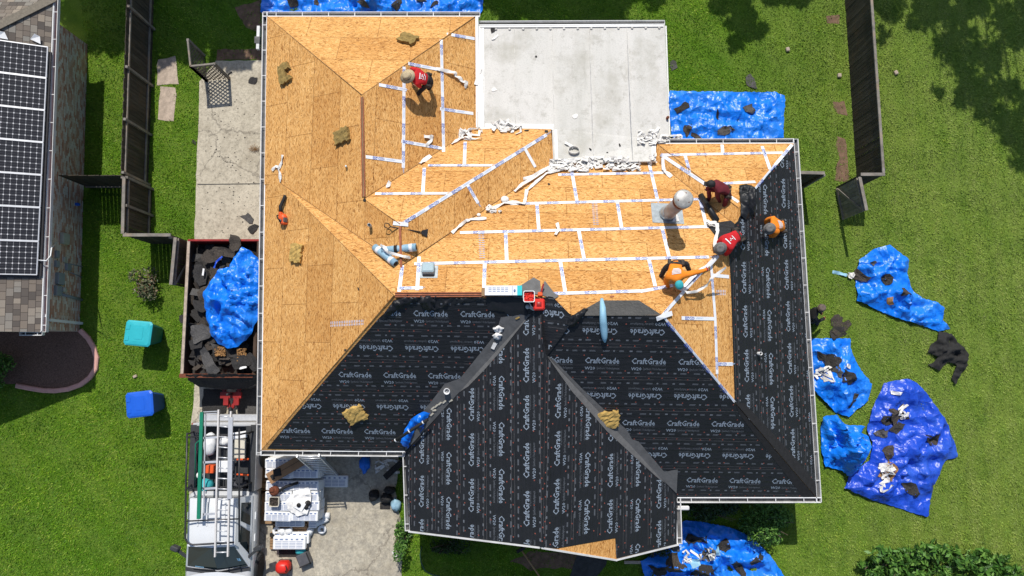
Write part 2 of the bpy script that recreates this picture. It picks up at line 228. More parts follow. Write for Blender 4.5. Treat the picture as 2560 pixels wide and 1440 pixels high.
# ------------------------------------------------------------------ helpers
Z = Vector((0, 0, 1))
def tag(o, label=None, cat=None, group=None, kind=None):
    if label: o['label'] = label
    if cat: o['category'] = cat
    if group: o['group'] = group
    if kind: o['kind'] = kind
    return o
def thing(name, label, cat, loc, group=None):
    o = bpy.data.objects.new(name, None); COL.objects.link(o); o.location = loc; o.empty_display_size = .2
    return tag(o, label, cat, group)
class MB:
    def __init__(s): s.v = []; s.f = []; s.m = []; s.s = []; s.uv = []
    def add(s, vs, fs, mat=0, smooth=False, uv=None):
        o = len(s.v); s.v += [tuple(x) for x in vs]
        for i, f in enumerate(fs):
            s.f.append(tuple(o + k for k in f)); s.m.append(mat if isinstance(mat, int) else mat[i]); s.s.append(smooth)
            s.uv.append([uv[k] for k in f] if uv else None)
        return s
    def box(s, c, h, R=None, mat=0, taper=1.):
        if R is None: R = Matrix.Identity(3)
        elif isinstance(R, (int, float)): R = Matrix.Rotation(R, 3, 'Z')
        vs = []
        for z in (-1, 1):
            k = taper if z > 0 else 1
            for x, y in ((-1, -1), (1, -1), (1, 1), (-1, 1)): vs.append(Vector(c) + R @ Vector((x * h[0] * k, y * h[1] * k, z * h[2])))
        return s.add(vs, [(3, 2, 1, 0), (4, 5, 6, 7), (0, 1, 5, 4), (1, 2, 6, 5), (2, 3, 7, 6), (3, 0, 4, 7)], mat)
    def rbox(s, c, h, b, R=None, mat=0):
        """box with chamfered upright and top edges"""
        if R is None: R = Matrix.Identity(3)
        elif isinstance(R, (int, float)): R = Matrix.Rotation(R, 3, 'Z')
        def loop(hx, hy, b, z): return [Vector(c) + R @ Vector((x, y, z)) for x, y in ((-hx + b, -hy), (hx - b, -hy), (hx, -hy + b), (hx, hy - b), (hx - b, hy), (-hx + b, hy), (-hx, hy - b), (-hx, -hy + b))]
        ls = [loop(h[0], h[1], b, -h[2]), loop(h[0], h[1], b, h[2] - b), loop(h[0] - b, h[1] - b, b * .6, h[2])]
        return s.loft(ls, mat, True, True)
    def loft(s, loops, mat=0, cap0=False, cap1=False, smooth=False, close=True):
        n = len(loops[0]); vs = [p for l in loops for p in l]; fs = []
        for i in range(len(loops) - 1):
            for k in range(n if close else n - 1):
                a, b = i * n + k, i * n + (k + 1) % n; fs.append((a, b, b + n, a + n))
        if cap0: fs.append(tuple(reversed(range(n))))
        if cap1: fs.append(tuple((len(loops) - 1) * n + k for k in range(n)))
        return s.add(vs, fs, mat, smooth)
    def beam(s, p, q, w, h, mat=0, up=Z):
        p, q = Vector(p), Vector(q); d = (q - p); L = d.length; d.normalize(); x = d.cross(up)
        if x.length < 1e-4: x = d.cross(Vector((0, 1, 0)))
        x.normalize(); z = x.cross(d); R = Matrix((x, d, z)).transposed()
        return s.box((p + q) / 2, (w / 2, L / 2, h / 2), R, mat)
    def tube(s, pts, r, mat=0, n=8, cap=True, smooth=True):
        pts = [Vector(p) for p in pts]; ls = []; x = None
        for i, p in enumerate(pts):
            d = (pts[min(i + 1, len(pts) - 1)] - pts[max(i - 1, 0)]).normalized()
            if x is None: x = d.cross(Z) if abs(d.z) < .95 else d.cross(Vector((0, 1, 0)))
            x = (x - d * x.dot(d)).normalized(); y = d.cross(x); rr = r[i] if isinstance(r, (list, tuple)) else r
            ls.append([p + x * rr * math.cos(2 * math.pi * k / n) + y * rr * math.sin(2 * math.pi * k / n) for k in range(n)])
        return s.loft(ls, mat, cap, cap, smooth)
    def lathe(s, c, prof, n=16, mat=0, R=None, smooth=True, cap=True, sx=1, sy=1):
        R = R or Matrix.Identity(3)
        ls = [[Vector(c) + R @ Vector((sx * r * math.cos(2 * math.pi * k / n), sy * r * math.sin(2 * math.pi * k / n), z)) for k in range(n)] for r, z in prof]
        return s.loft(ls, mat, cap, cap, smooth)
    def poly(s, pts, mat=0, uv=None, smooth=False): return s.add(pts, [tuple(range(len(pts)))], mat, smooth, uv)
    def prism(s, pts, vec, mat=0):
        a = [Vector(p) for p in pts]; return s.loft([a, [p + Vector(vec) for p in a]], mat, True, True)
    def build(s, name, mats, parent=None, label=None, cat=None, group=None, kind=None, loc=None):
        mats = [mats] if isinstance(mats, str) else mats
        if loc is None:
            if parent: loc = parent.get('_o') and Vector(parent['_o']) or wloc(parent)
            else:
                a = np.array(s.v); loc = Vector(((a[:, 0].min() + a[:, 0].max()) / 2, (a[:, 1].min() + a[:, 1].max()) / 2, a[:, 2].min()))
        me = bpy.data.meshes.new(name); a = np.array(s.v) - np.array(loc); me.from_pydata(a.tolist(), [], s.f)
        for m in mats: me.materials.append(MATS[m])
        me.polygons.foreach_set('material_index', s.m); me.polygons.foreach_set('use_smooth', s.s)
        if any(s.uv):
            L = me.uv_layers.new(name='UVMap'); k = 0; arr = []
            for f, u in zip(s.f, s.uv):
                for i in range(len(f)): arr += list(u[i]) if u else [0, 0]
            L.data.foreach_set('uv', arr)
        me.validate(); me.update()
        o = bpy.data.objects.new(name, me); COL.objects.link(o)
        if parent: o.parent = parent
        else: o.location = loc
        return tag(o, label, cat, group, kind)
def wloc(o):
    v = Vector((0, 0, 0))
    while o: v = v + o.location; o = o.parent
    return v
def copy_tree(o, parent=None):
    c = o.copy(); COL.objects.link(c)
    if parent: c.parent = parent
    for ch in list(o.children): copy_tree(ch, c)
    return c
def inpoly(px, py, poly):
    px = np.asarray(px); py = np.asarray(py); r = np.zeros(px.shape, bool); n = len(poly)
    for i in range(n):
        x1, y1 = poly[i]; x2, y2 = poly[(i + 1) % n]
        if y1 == y2: continue
        c = ((y1 > py) != (y2 > py)) & (px < (x2 - x1) * (py - y1) / (y2 - y1) + x1); r ^= c
    return r
def Pn(A):
    x, y, z = A[:, 0], A[:, 1], A[:, 2] - CAM_H; cy, cz = CT * y + ST * z, -ST * y + CT * z
    return 1280 + FPX * x / -cz, 720 - FPX * cy / -cz

# ------------------------------------------------------------------ the base surfaces everything stands on
ZE = 2.6
V = dict(A=(667, 40, ZE), B=(1190, 40, ZE), C=(1190, 319, ZE), R1=(905, 237, 4.574), R2=(909, 497, 4.564), R5=(1000, 560, 5.236), R5b=(1003, 664, 5.219),
         Vw=(702, 458, 3.002), Wm=(660, 462, ZE), R3=(985, 738, 5.733), SW=(652, 1127, ZE), AB=(1378, 323, 2.797), BE=(1385, 407, 2.780), VM=(1640, 401, 2.629), RB=(1335, 738, 5.666),
         RC=(1430, 787, 5.989), R4=(1655, 787, 5.965), R7=(1848, 572, 4.181), R6=(1846, 520, 4.156), Cw=(1641, 358, ZE), NE=(1985, 357, ZE), SE=(2042, 1245, ZE),
         SL=(1012, 1130, ZE), G0=(1345, 765, 5.537), G1=(1352, 1367, 5.325), WL0=(1018, 1130, ZE), WL1=(1024, 1327, ZE), GR=(1365, 890, 5.308), WR0=(1690, 1236, ZE), WR1=(1694, 1360, ZE),
         G2=(1540, 1398, 3.894), SR=(1693, 1245, ZE))
VW = {k: U(*v) for k, v in V.items()}
ROOF = {  # slope: vertices, eave direction
    'W': (['A', 'R1', 'R2', 'R5', 'R5b', 'Vw', 'Wm'], (0, -1)), 'W2': (['Wm', 'Vw', 'R3', 'SW'], (0, -1)), 'N': (['A', 'B', 'R1'], (-1, 0)),
    'E1': (['B', 'C', 'R2', 'R1'], (0, 1)), 'A': (['C', 'AB', 'R5', 'R2'], (-1, 0)), 'B': (['AB', 'BE', 'R5b', 'R5'], (0, 1)),
    'M': (['BE', 'VM', 'R7', 'R4', 'RC', 'RB', 'R3', 'R5b'], (-1, 0)), 'Ms': (['Vw', 'R5b', 'R3'], (-1, 0)),
    'B2': (['VM', 'Cw', 'R6', 'R7'], (0, -1)), 'C': (['Cw', 'NE', 'R6'], (-1, 0)), 'E': (['NE', 'SE', 'R4', 'R7', 'R6'], (0, 1)),
    'SL': (['SW', 'SL', 'G0', 'RB', 'R3'], (1, 0)), 'WL': (['WL0', 'WL1', 'G1', 'G0'], (0, -1)), 'WR': (['WR0', 'GR', 'G0', 'G1', 'G2', 'WR1'], (0, 1)),
    'SR': (['SR', 'SE', 'R4', 'RC', 'GR', 'WR0'], (1, 0)), 'ST': (['RB', 'RC', 'GR', 'G0'], (1, 0))}
FV, FN = {}, {}
for k_, (vs_, e_) in ROOF.items():                       # every slope made exactly flat
    A_ = np.array([VW[q] for q in vs_]); c_ = np.linalg.lstsq(np.c_[A_[:, :2], np.ones(len(A_))], A_[:, 2], rcond=None)[0]; FN[k_] = Vector((-c_[0], -c_[1], 1)).normalized(); o_ = Vector((0, 0, c_[2])); FV[k_] = []
    for q in vs_:
        d_ = VW[q] - Vector((0, 0, CAM_H)); FV[k_].append(Vector((0, 0, CAM_H)) + d_ * ((o_ - Vector((0, 0, CAM_H))).dot(FN[k_]) / d_.dot(FN[k_])))
FLAT = [U(1197, 62, 2.45), U(1662, 60, 2.45), U(1673, 352, 2.62), U(1640, 356, 2.66), U(1640, 403, 2.9), U(1383, 409, 2.88), U(1380, 322, 2.7), U(1192, 321, 2.65)]
NB_E0, NB_E1, NB_SL = U(131, 20, 2.6), U(105, 830, 2.6), .5     # neighbour's eave line
NB_X = Vector((-1, 0, NB_SL)) * 7
NBR = [NB_E0 + Vector((0, 4.2, 0)), NB_E1, NB_E1 + NB_X, NB_E0 + Vector((0, 4.2, 0)) + NB_X]
bv, bf = [], []
def base(pts):
    o = len(bv); bv.extend([tuple(p) for p in pts]); bf.append(tuple(range(o, o + len(pts))))
base([(-70, -50, 0), (70, -50, 0), (70, 70, 0), (-70, 70, 0)])
for k in ROOF: base(FV[k])
base(FLAT); base(NBR)
def mk_bvh():
    tv, tf = [Vector(v) for v in bv], []
    from mathutils.geometry import tessellate_polygon
    for f in bf:
        for t in tessellate_polygon([[tv[i] for i in f]]): tf.append(tuple(f[i] for i in t))
    return BVHTree.FromPolygons(tv, tf)
BVH = mk_bvh(); EYE = Vector((0, 0, CAM_H))
def hit(px, py, lift=0.):
    d = (U(px, py, 0) - EYE).normalized(); p, n, i, _ = BVH.ray_cast(EYE, d)
    if n.z < 0: n = -n
    return p + n * lift, n
def hp(px, py, lift=0.): return hit(px, py, lift)[0]
def frame(n, yaw):
    """axes lying on a surface of normal n, first axis heading yaw (world)"""
    x = Vector((math.cos(yaw), math.sin(yaw), 0)); x = (x - n * x.dot(n)).normalized(); y = n.cross(x)
    return Matrix((x, y, n)).transposed()

# ------------------------------------------------------------------ ground
mb = MB(); mb.poly([(-70, -50, 0), (70, -50, 0), (70, 70, 0), (-70, 70, 0)]); mb.build('lawn', 'lawn', kind='structure', loc=(0, 0, 0))
def ground_patch(name, px, z, mat, h=0.0, kind='structure', seed=0, rough=.0, **kw):
    pts = []
    rnd = random.Random(seed)
    for i in range(len(px)):
        a, b = U(*px[i], z), U(*px[(i + 1) % len(px)], z); n = max(1, int((b - a).length / .25)) if rough else 1
        for k in range(n):
            p = a.lerp(b, k / n)
            if rough: p += Vector((rnd.uniform(-rough, rough), rnd.uniform(-rough, rough), 0))
            pts.append(p)
    m = MB(); m.prism([p - Vector((0, 0, z + .05)) for p in pts], (0, 0, z + .05)); return m.build(name, mat, kind=kind, **kw)
DRIVE = [(540, 152), (700, 150), (760, 500), (1001, 1000), (996, 1180), (988, 1225), (1000, 1295), (1006, 1330), (1003, 1460), (466, 1460), (478, 1060), (487, 960), (486, 590), (491, 420), (497, 300), (499, 205)]
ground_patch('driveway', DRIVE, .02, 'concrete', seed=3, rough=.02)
m = MB(); m.beam(U(494, 461, .021), U(700, 459, .021), .035, .006); m.build('expansion_joint', 'asphalt_pad', kind='structure')
PATH = [(1448, 1372), (1520, 1385), (1515, 1412), (1490, 1445), (1420, 1450)]
ground_patch('path', PATH, .016, 'asphalt_pad', seed=4, rough=.02)
MULCH = [(-60, 822), (200, 824), (225, 850), (240, 885), (240, 915), (222, 945), (190, 965), (150, 974), (110, 974), (40, 960), (-60, 955)]
ground_patch('mulch_bed', MULCH, .03, 'mulch', seed=5, rough=.02)
SLABS = [[(394, 150), (440, 140), (446, 210), (391, 213)], [(402, 218), (440, 218), (436, 302), (395, 300)]]
ground_patch('paving_slab', SLABS[0], .012, 'slab', seed=6, rough=.035, kind=None, label='worn concrete stepping slab by the fence, brown top end in shade', cat='paving slab')
ground_patch('paving_slab', SLABS[1], .012, 'slab', seed=8, rough=.035, kind=None, label='worn concrete stepping slab by the fence, lower one in full sun', cat='paving slab')
DIRT = [[(2092, 340), (2112, 345), (2122, 420), (2118, 455), (2085, 450), (2096, 400)], [(2066, 40), (2096, 36), (2098, 60), (2070, 58)], [(2082, 255), (2114, 250), (2118, 290), (2094, 285)], [(545, 125), (655, 118), (655, 150), (540, 152)], [(590, 20), (650, 0), (655, 80), (615, 70)], [(1270, 1400), (1320, 1380), (1450, 1378), (1440, 1420), (1330, 1425)]]
for i, d in enumerate(DIRT): ground_patch('dirt', d, .008, 'dirt', seed=10 + i, rough=.06)
NOGRASS = [DRIVE, PATH, MULCH] + SLABS
NOTUFT = [[(672, 330), (1985, 357), (2040, 1245), (1690, 1245), (1690, 1350), (1030, 1320), (1015, 1130), (655, 1120)], [(-80, -60), (190, -60), (215, 110), (198, 830), (-80, 830)]]
# grass: real blades
rg = np.random.default_rng(5)
def grass():
    n = 720000
    px = rg.uniform(-320, 2880, n); py = rg.uniform(-150, 1640, n); keep = np.ones(n, bool)
    for q in NOGRASS: keep &= ~inpoly(px, py, q)
    for q in NOTUFT: keep &= ~inpoly(px, py, q)
    for q in DIRT: keep &= ~(inpoly(px, py, q) & (rg.random(n) < .8))
    px, py = px[keep], py[keep]; n = len(px)
    dx, dy = (px - 1280) / FPX, -(py - 720) / FPX; y, w = CT * dy + ST, ST * dy - CT; t = CAM_H / -w
    X, Y = dx * t, y * t
    clump = np.array([noise.noise((x * 1.3, yy * 1.3, 0)) for x, yy in zip(X[::1], Y[::1])]) if n < 1 else np.sin(X * 1.7 + np.sin(Y * 1.1) * 2) * np.sin(Y * 1.9 + np.cos(X * .8) * 2)
    a = rg.uniform(0, 2 * np.pi, n); L = rg.uniform(.04, .10, n) * (1 + .25 * clump); wd = rg.uniform(.010, .022, n); lean = rg.uniform(.45, .98, n)
    ca, sa = np.cos(a), np.sin(a)
    V3 = np.zeros((n, 3, 3), np.float32)
    V3[:, 0] = np.stack([X - sa * wd, Y + ca * wd, np.zeros(n)], 1); V3[:, 1] = np.stack([X + sa * wd, Y - ca * wd, np.zeros(n)], 1)
    V3[:, 2] = np.stack([X + ca * L * lean, Y + sa * L * lean, L * np.sqrt(1 - lean ** 2 * .9)], 1)
    return V3.reshape(-1, 3)
def tri_mesh(name, verts, mat, **kw):
    n = len(verts) // 3; me = bpy.data.meshes.new(name); me.vertices.add(n * 3); me.vertices.foreach_set('co', verts.astype(np.float32).ravel())
    me.loops.add(n * 3); me.loops.foreach_set('vertex_index', np.arange(n * 3, dtype=np.int32)); me.polygons.add(n)
    me.polygons.foreach_set('loop_start', np.arange(0, n * 3, 3, dtype=np.int32)); me.polygons.foreach_set('loop_total', np.full(n, 3, np.int32))
    me.update(calc_edges=True); me.materials.append(MATS[mat]); o = bpy.data.objects.new(name, me); COL.objects.link(o)
    if kw.get('parent'): o.parent = kw.pop('parent')
    return tag(o, **kw)
tri_mesh('grass', grass(), 'blade', label='short mown green grass growing over the yards', cat='grass', kind='stuff')

# ------------------------------------------------------------------ house
HO = Vector((.5, .5, 0))
house = thing('house', 'big house with bare wood board and black sheeting on its stripped hip roof', 'house', HO)
def tess(pts):
    from mathutils.geometry import tessellate_polygon
    return [tuple(t) for t in tessellate_polygon([[Vector(p) for p in pts]])]
def roof_frame(key):
    vs, e = ROOF[key]; pts = FV[key]; n = FN[key]; u = Vector((e[0], e[1], 0)); rot = Matrix.Rotation(-.0215, 3, 'Z'); u = rot @ u; u = (u - n * u.dot(n)).normalized(); v = n.cross(u)
    return pts[0], u, v, n
for key, (vs, e) in ROOF.items():
    o, u, v, n = roof_frame(key); pts = FV[key]; m = MB()
    uv = [((p - o).dot(u) + .37 * len(key), (p - o).dot(v)) for p in pts]
    m.add(pts, [t if (pts[t[1]] - pts[t[0]]).cross(pts[t[2]] - pts[t[0]]).z > 0 else t[::-1] for t in tess(pts)], 0, False, uv)
    m.build('roof_slope', 'osb', house)
# seams where the boards meet along hips and valleys: thin dark gap strips
m = MB()
for a, b in (('A', 'R1'), ('B', 'R1'), ('R2', 'R5'), ('C', 'R2'), ('Vw', 'R3'), ('Vw', 'R5b'), ('R3', 'SW'), ('BE', 'R5b'), ('VM', 'R7'), ('R6', 'Cw')):
    p, q = VW[a] + Z * .012, VW[b] + Z * .012; m = MB(); m.beam(p, q, .013, .010); m.build('board_gap', 'osb_edge', house)
# open ridge slots with red edged boards
m = MB()
def slot(p0, p1, k=1., mid='pallet_wood'):
    a, b = U(*p0), U(*p1); d = (b - a).normalized(); x = d.cross(Z)
    m = MB(); m.beam(a + Z * .012, b + Z * .012, .095 * k, .02, 0); m.build('ridge_slot', 'dark_gap', house)
    for s, w in ((-.038 * k, .026), (.0, .024 * k), (.038 * k, .026)): m = MB(); m.beam(a + x * s + Z * .016, b + x * s + Z * .016, w, .016, 0); m.build('ridge_board', 'ridge_wood' if s else mid, house)
slot((905, 243, 4.59), (909, 492, 4.58)); slot((1000, 566, 5.24), (1003, 668, 5.23), .55, 'ridge_wood'); slot((988, 737, 5.74), (1218, 736, 5.72), 1.5, 'ridge_wood')
# walls, soffit, fascia
OUT = ['A', 'B', 'C', 'AB', 'BE', 'VM', 'Cw', 'NE', 'SE', 'SR', 'WR1', 'WL1', 'WL0', 'SW']
def inset(pts, d):
    r = []; n = len(pts); ar = sum(pts[i].x * pts[(i + 1) % n].y - pts[(i + 1) % n].x * pts[i].y for i in range(n)); s = 1 if ar > 0 else -1
    for i in range(n):
        a, b, c = pts[i - 1], pts[i], pts[(i + 1) % n]; e1 = (b - a).to_2d().normalized(); e2 = (c - b).to_2d().normalized()
        n1 = Vector((-e1.y, e1.x)) * s; n2 = Vector((-e2.y, e2.x)) * s; k = (n1 + n2); k = k / max(.35, (1 + n1.dot(n2))); r.append(Vector((b.x + k.x * d, b.y + k.y * d, b.z)))
    return r
op = [VW[k] for k in OUT]; wall = inset([Vector((p.x, p.y, 0)) for p in op], .5)
m = MB(); per = 0; n = len(wall)
for i in range(n):
    a, b = wall[i], wall[(i + 1) % n]; L = (b - a).length; m.add([a, b, b + Z * 2.44, a + Z * 2.44], [(0, 1, 2, 3)], 0, False, [(per, 0), (per + L, 0), (per + L, 2.44), (per, 2.44)]); per += L
g0, g1, g2 = [Vector((p.x, p.y + .5, 0)) for p in (VW['WL1'], VW['G1'], VW['WR1'])]
m.add([g0 + Z * 2.45, g2 + Z * 2.45, g1 + Z * 4.9], [(0, 1, 2)], 0, False, [(0, 0), (8, 0), (4, 2.5)])
m.build('wall', 'brick', house)
m = MB(); so_ = [Vector((p.x, p.y, 2.46)) for p in op]; m.add(so_, [t for t in tess(so_)], 0); m.build('soffit', 'soffit', house)
# gutters with hangers and drip edge
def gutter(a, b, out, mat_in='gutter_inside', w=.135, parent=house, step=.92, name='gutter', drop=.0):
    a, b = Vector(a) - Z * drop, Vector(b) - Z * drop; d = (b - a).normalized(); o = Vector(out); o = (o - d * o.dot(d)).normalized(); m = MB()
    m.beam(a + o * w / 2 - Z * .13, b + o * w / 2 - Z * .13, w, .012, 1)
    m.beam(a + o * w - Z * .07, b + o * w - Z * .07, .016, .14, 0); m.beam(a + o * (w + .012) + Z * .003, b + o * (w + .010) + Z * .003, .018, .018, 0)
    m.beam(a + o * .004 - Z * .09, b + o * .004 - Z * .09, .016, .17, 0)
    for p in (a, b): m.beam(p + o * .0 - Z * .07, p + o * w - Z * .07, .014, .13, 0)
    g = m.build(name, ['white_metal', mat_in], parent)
    L = (b - a).length; k = step * .5
    while k < L:
        p = a + d * k; m = MB(); m.beam(p - o * .02 - Z * .004, p + o * (w + .005) - Z * .004, .024, .012); m.build('gutter_hanger', 'white_metal', g); k += step
    m = MB(); m.beam(a - o * .014 + Z * .016, b - o * .014 + Z * .016, .030, .012); m.build('drip_edge', 'drip', g)
    return g
E_ = VW
for a, b, o in (('A', 'SW', (-1, 0, 0)), ('A', 'B', (0, 1, 0)), ('SW', 'SL', (0, -1, 0)), ('WL0', 'WL1', (-1, 0, 0)), ('WR0', 'WR1', (1, 0, 0)), ('SR', 'SE', (0, -1, 0)), ('NE', 'SE', (1, 0, 0)), ('Cw', 'NE', (0, 1, 0))):
    d = (E_[b] - E_[a]).normalized(); ext = .135 if (a, b) in (('A', 'SW'), ('A', 'B'), ('NE', 'SE'), ('SR', 'SE')) else 0
    gutter(E_[a] - (d * ext if a in 'A NE' .split() else d * 0), E_[b] + (d * ext if b in ('SW', 'SE', 'B') else d * 0), o)
m = MB()
for a, b in (('WL1', 'G1'), ('G1', 'G2'), ('G2', 'WR1')):
    m.beam(E_[a] + Vector((0, -.02, -.05)), E_[b] + Vector((0, -.02, -.05)), .05, .16)
m.build('rake_trim', 'white_metal', house)
m = MB(); a, b = E_['B'], E_['C']; m.beam(a + Vector((.03, 0, .01)), b + Vector((.05, 0, .01)), .10, .03); m.build('drip_edge', 'drip', house)
m = MB(); p = U(1700, 1258, 2.5); m.rbox(p + Vector((.12, -.16, -.06)), (.19, .07, .07), .03); m.build('downspout_elbow', 'white_metal', house)
m = MB(); p = U(1690, 1372, 2.2); m.rbox(p + Vector((.0, 0, -.15)), (.12, .09, .2), .02); m.rbox(p + Vector((.06, -.10, -1.2)), (.05, .05, .9), .01); m.build('downspout', 'felt_pale', house)
# downspout outlet on the left eave
m = MB(); p = U(652, 95, 2.5); m.box(p + Vector((-.08, 0, .0)), (.05, .42, .06)); m.box(p + Vector((-.10, -.1, -.02)), (.09, .12, .1), None, 1); m.build('downspout_elbow', ['white_metal', 'gutter_inside'], house)
# flat patio roof
m = MB(); fp = [p + Z * .006 for p in FLAT]; m.add(fp, tess(fp), 0)
m.loft([FLAT, [p - Z * .22 for p in FLAT]], 1)
flat = m.build('patio_roof', ['membrane', 'membrane_white'], house)
m = MB()
def hz(px, py, l=.02): return hp(px, py, l)
for x0, x1 in ((1286, 1289), (1380, 1387), (1473, 1484), (1567, 1582)):
    y1 = 318 if x0 < 1380 else 400
    m.beam(hz(x0, 70), hz(x1, y1), .016, .012, 1)
for e in (((1204, 66), (1212, 318)),): m.beam(hz(*e[0]), hz(*e[1]), .02, .015, 1)
m.beam(hz(1664, 66, .03), hz(1674, 348, .03), .05, .05, 0); m.beam(hz(1200, 68, .03), hz(1658, 66, .03), .06, .03, 0)
m.beam(hz(1200, 316, .012), hz(1384, 318, .012), .20, .02, 0); m.beam(hz(1387, 400, .012), hz(1640, 396, .012), .18, .02, 0); m.beam(hz(1388, 325, .014), hz(1391, 402, .014), .12, .02, 0); m.beam(hz(1634, 352, .014), hz(1634, 400, .014), .14, .02, 0)
m.beam(hz(1202, 66, .016), hz(1204, 318, .016), .22, .02, 2)
for i in range(13):
    p = hz(1240 + 34 * i, 74 - i * .3, .02); m.lathe(p, [(.045, 0), (.045, .012), (.02, .02)], 10, 1)
m.build('flashing', ['membrane_white', 'membrane_seam', 'white_metal'], flat)
gutter(FLAT[0] + Z * .0, FLAT[1] + Z * .0, (0, 1, 0), 'dark_gap', .12, flat, 40)
# patio posts under the flat roof
m = MB()
for x, y in ((1215, 80), (1430, 80), (1645, 80)):
    p = U(x, y, 0); m.box((p.x * .93, p.y * .9, 1.1), (.06, .06, 1.1))
m.build('post', 'white_metal', flat)
# ------------------------------------------------------------------ printed black sheeting
_tc = {}
def text2d(s, w=None, h=None, bold=0.):
    """flat lettering: verts (centred in x, baseline 0), triangles"""
    k = (s, w, h, bold)
    if k in _tc: return _tc[k]
    cu = bpy.data.curves.new('t', 'FONT'); cu.body = s; cu.resolution_u = 1; cu.offset = bold; o = bpy.data.objects.new('t', cu); COL.objects.link(o)
    dg = bpy.context.evaluated_depsgraph_get(); me = bpy.data.meshes.new_from_object(o.evaluated_get(dg)); me.calc_loop_triangles()
    v = np.array([x.co[:2] for x in me.vertices]); f = np.array([t.vertices[:] for t in me.loop_triangles]); bpy.data.objects.remove(o); bpy.data.curves.remove(cu); bpy.data.meshes.remove(me)
    v[:, 0] -= (v[:, 0].min() + v[:, 0].max()) / 2
    sx = w / (v[:, 0].max() - v[:, 0].min()) if w else 1
    sy = (h / .73) if h else sx
    v = v * (sx, sy); _tc[k] = (v, f); return _tc[k]
class Sheet:
    def __init__(s, key, poly, lift):
        s.o, s.u, s.v, s.n = [np.array(x) for x in roof_frame(key)]; s.poly = poly; s.lift = lift; s.V = []; s.F = []; s.Mi = []; s.nv = 0
    def w(s, a, l): a = np.asarray(a); return s.o + a[:, :1] * s.u + a[:, 1:2] * s.v + s.n * (s.lift + l)
    def uvof(s, p): d = np.array(p) - s.o; return (d @ s.u, d @ s.v)
    def put(s, a, f, mat, l=.004, clip=True):
        W = s.w(a, l); f = np.asarray(f)
        if clip:
            px, py = Pn(W); ins = inpoly(px, py, s.poly); f = f[ins[f].all(1)]
        if len(f) == 0: return
        s.V.append(W); s.F += [tuple(int(q) + s.nv for q in t) for t in f]; s.Mi += [mat] * len(f); s.nv += len(W)
    def range(s):
        q = []
        for p in s.poly:
            d = (U(*p, 0) - EYE); o = Vector(s.o); n = Vector(s.n); t = (o - EYE).dot(n) / d.dot(n); q.append(s.uvof(EYE + d * t))
        s.uvp = q; q = np.array(q); return q.min(0), q.max(0)
    def quad(s, u0, v0, u1, v1, mat, l=.004): s.put([(u0, v0), (u1, v0), (u1, v1), (u0, v1)], [(0, 1, 2, 3)], mat, l)
    def build(s, name, mats, parent, **kw):
        m = MB(); W = s.w(np.array(s.uvp), 0); m.add([Vector(x) for x in W], tess([Vector(x) for x in W]), 0, False, s.uvp)
        if m.f:
            fixed = []
            for f in m.f:
                a, b, c = [Vector(m.v[i]) for i in f]; fixed.append(f if (b - a).cross(c - a).z > 0 else f[::-1])
            m.f = fixed
            m.uv = [[s.uvp[i] for i in f] for f in m.f]
        k = len(m.v)
        for W in s.V: m.v += [tuple(x) for x in W]
        for f, mi in zip(s.F, s.Mi): m.f.append(tuple(k + i for i in f)); m.m.append(mi); m.s.append(False); m.uv.append(None)
        return m.build(name, mats, parent, **kw)
UM = ['underlay', 'print_big', 'print_small', 'lap_line', 'nail_cap']
def printed(key, poly, lift, row=1.10, first=.10, per=1.38, flip0=0, seed=0):
    s = Sheet(key, poly, lift); lo, hi = s.range(); rnd = random.Random(seed)
    big = text2d('CraftGrade', 1.02, .205, .016); w20 = text2d('W20', .31, .105, .012); syn = text2d('Synthetic Underlayment', .68, .085, .0); tps = text2d('A TopShield Product', .42, .05)
    hexa = [(math.cos(a * math.pi / 3), math.sin(a * math.pi / 3)) for a in range(6)]
    def cap(u, v):
        r = .023; s.put([(u + x * r, v + y * r) for x, y in hexa], [(0, 1, 2, 3, 4, 5)], 4, .007)
    k = int(math.floor((lo[1] - first) / row))
    while first + k * row < hi[1]:
        v0 = first + k * row; off = rnd.uniform(0, per)
        u = lo[0] - .5
        wob = rnd.uniform(0, 9)
        while u < hi[0]:                                    # lap lines
            for dv, th in ((0, .018), (.10, .013)):
                w = .012 * math.sin(u * 1.3 + wob + dv * 20)
                if rnd.random() < .93: s.quad(u, v0 + dv + w, u + .25, v0 + dv + w + th * rnd.uniform(.6, 1.2), 3, .005)
            u += .25
        u = lo[0] + rnd.uniform(0, .2)
        while u < hi[0]: cap(u, v0 + .05 + rnd.uniform(-.025, .025)); u += rnd.uniform(.28, .46)
        for dv in (.30, .82):
            u = lo[0] + rnd.uniform(0, .4)
            while u < hi[0]: cap(u, v0 + dv + rnd.uniform(-.05, .05)); u += rnd.uniform(.5, .85)
        for dv in (.215, .955):                              # rows of small print
            u = lo[0] + off
            while u < hi[0]:
                for q, wd in ((0, .20), (.3, .06), (.48, .15), (.78, .09), (.98, .19)):
                    for e in ((0, 1) if wd > .1 else (0,)): s.quad(u + q, v0 + dv + e * .028, u + q + wd * rnd.uniform(.8, 1), v0 + dv + e * .028 + (.016 if wd > .1 else .05), 2, .004)
                u += per
        sg = -1 if (k + flip0) % 2 else 1
        u = lo[0] - per + off
        while u < hi[0] + per:
            c = v0 + .585
            for (tv, tf), du, dv, mt in ((big, 0, -.03, 1), (tps, .3, -.095, 2), (w20, -.35, -.25, 1), (syn, .19, -.235, 2)):
                a = (tv + (du, dv)) * sg + (u, c); s.put(a, tf if sg > 0 else tf, mt, .004)
            u += per
        k += 1
    return s
P_SL = [(668, 1121), (735, 1040), (850, 906), (950, 792), (1000, 750), (1040, 743), (1215, 747), (1312, 747), (1347, 763), (1012, 1130)]
P_WL = [(1012, 1130), (1345, 765), (1356, 780), (1361, 1366), (1352, 1367), (1024, 1326)]
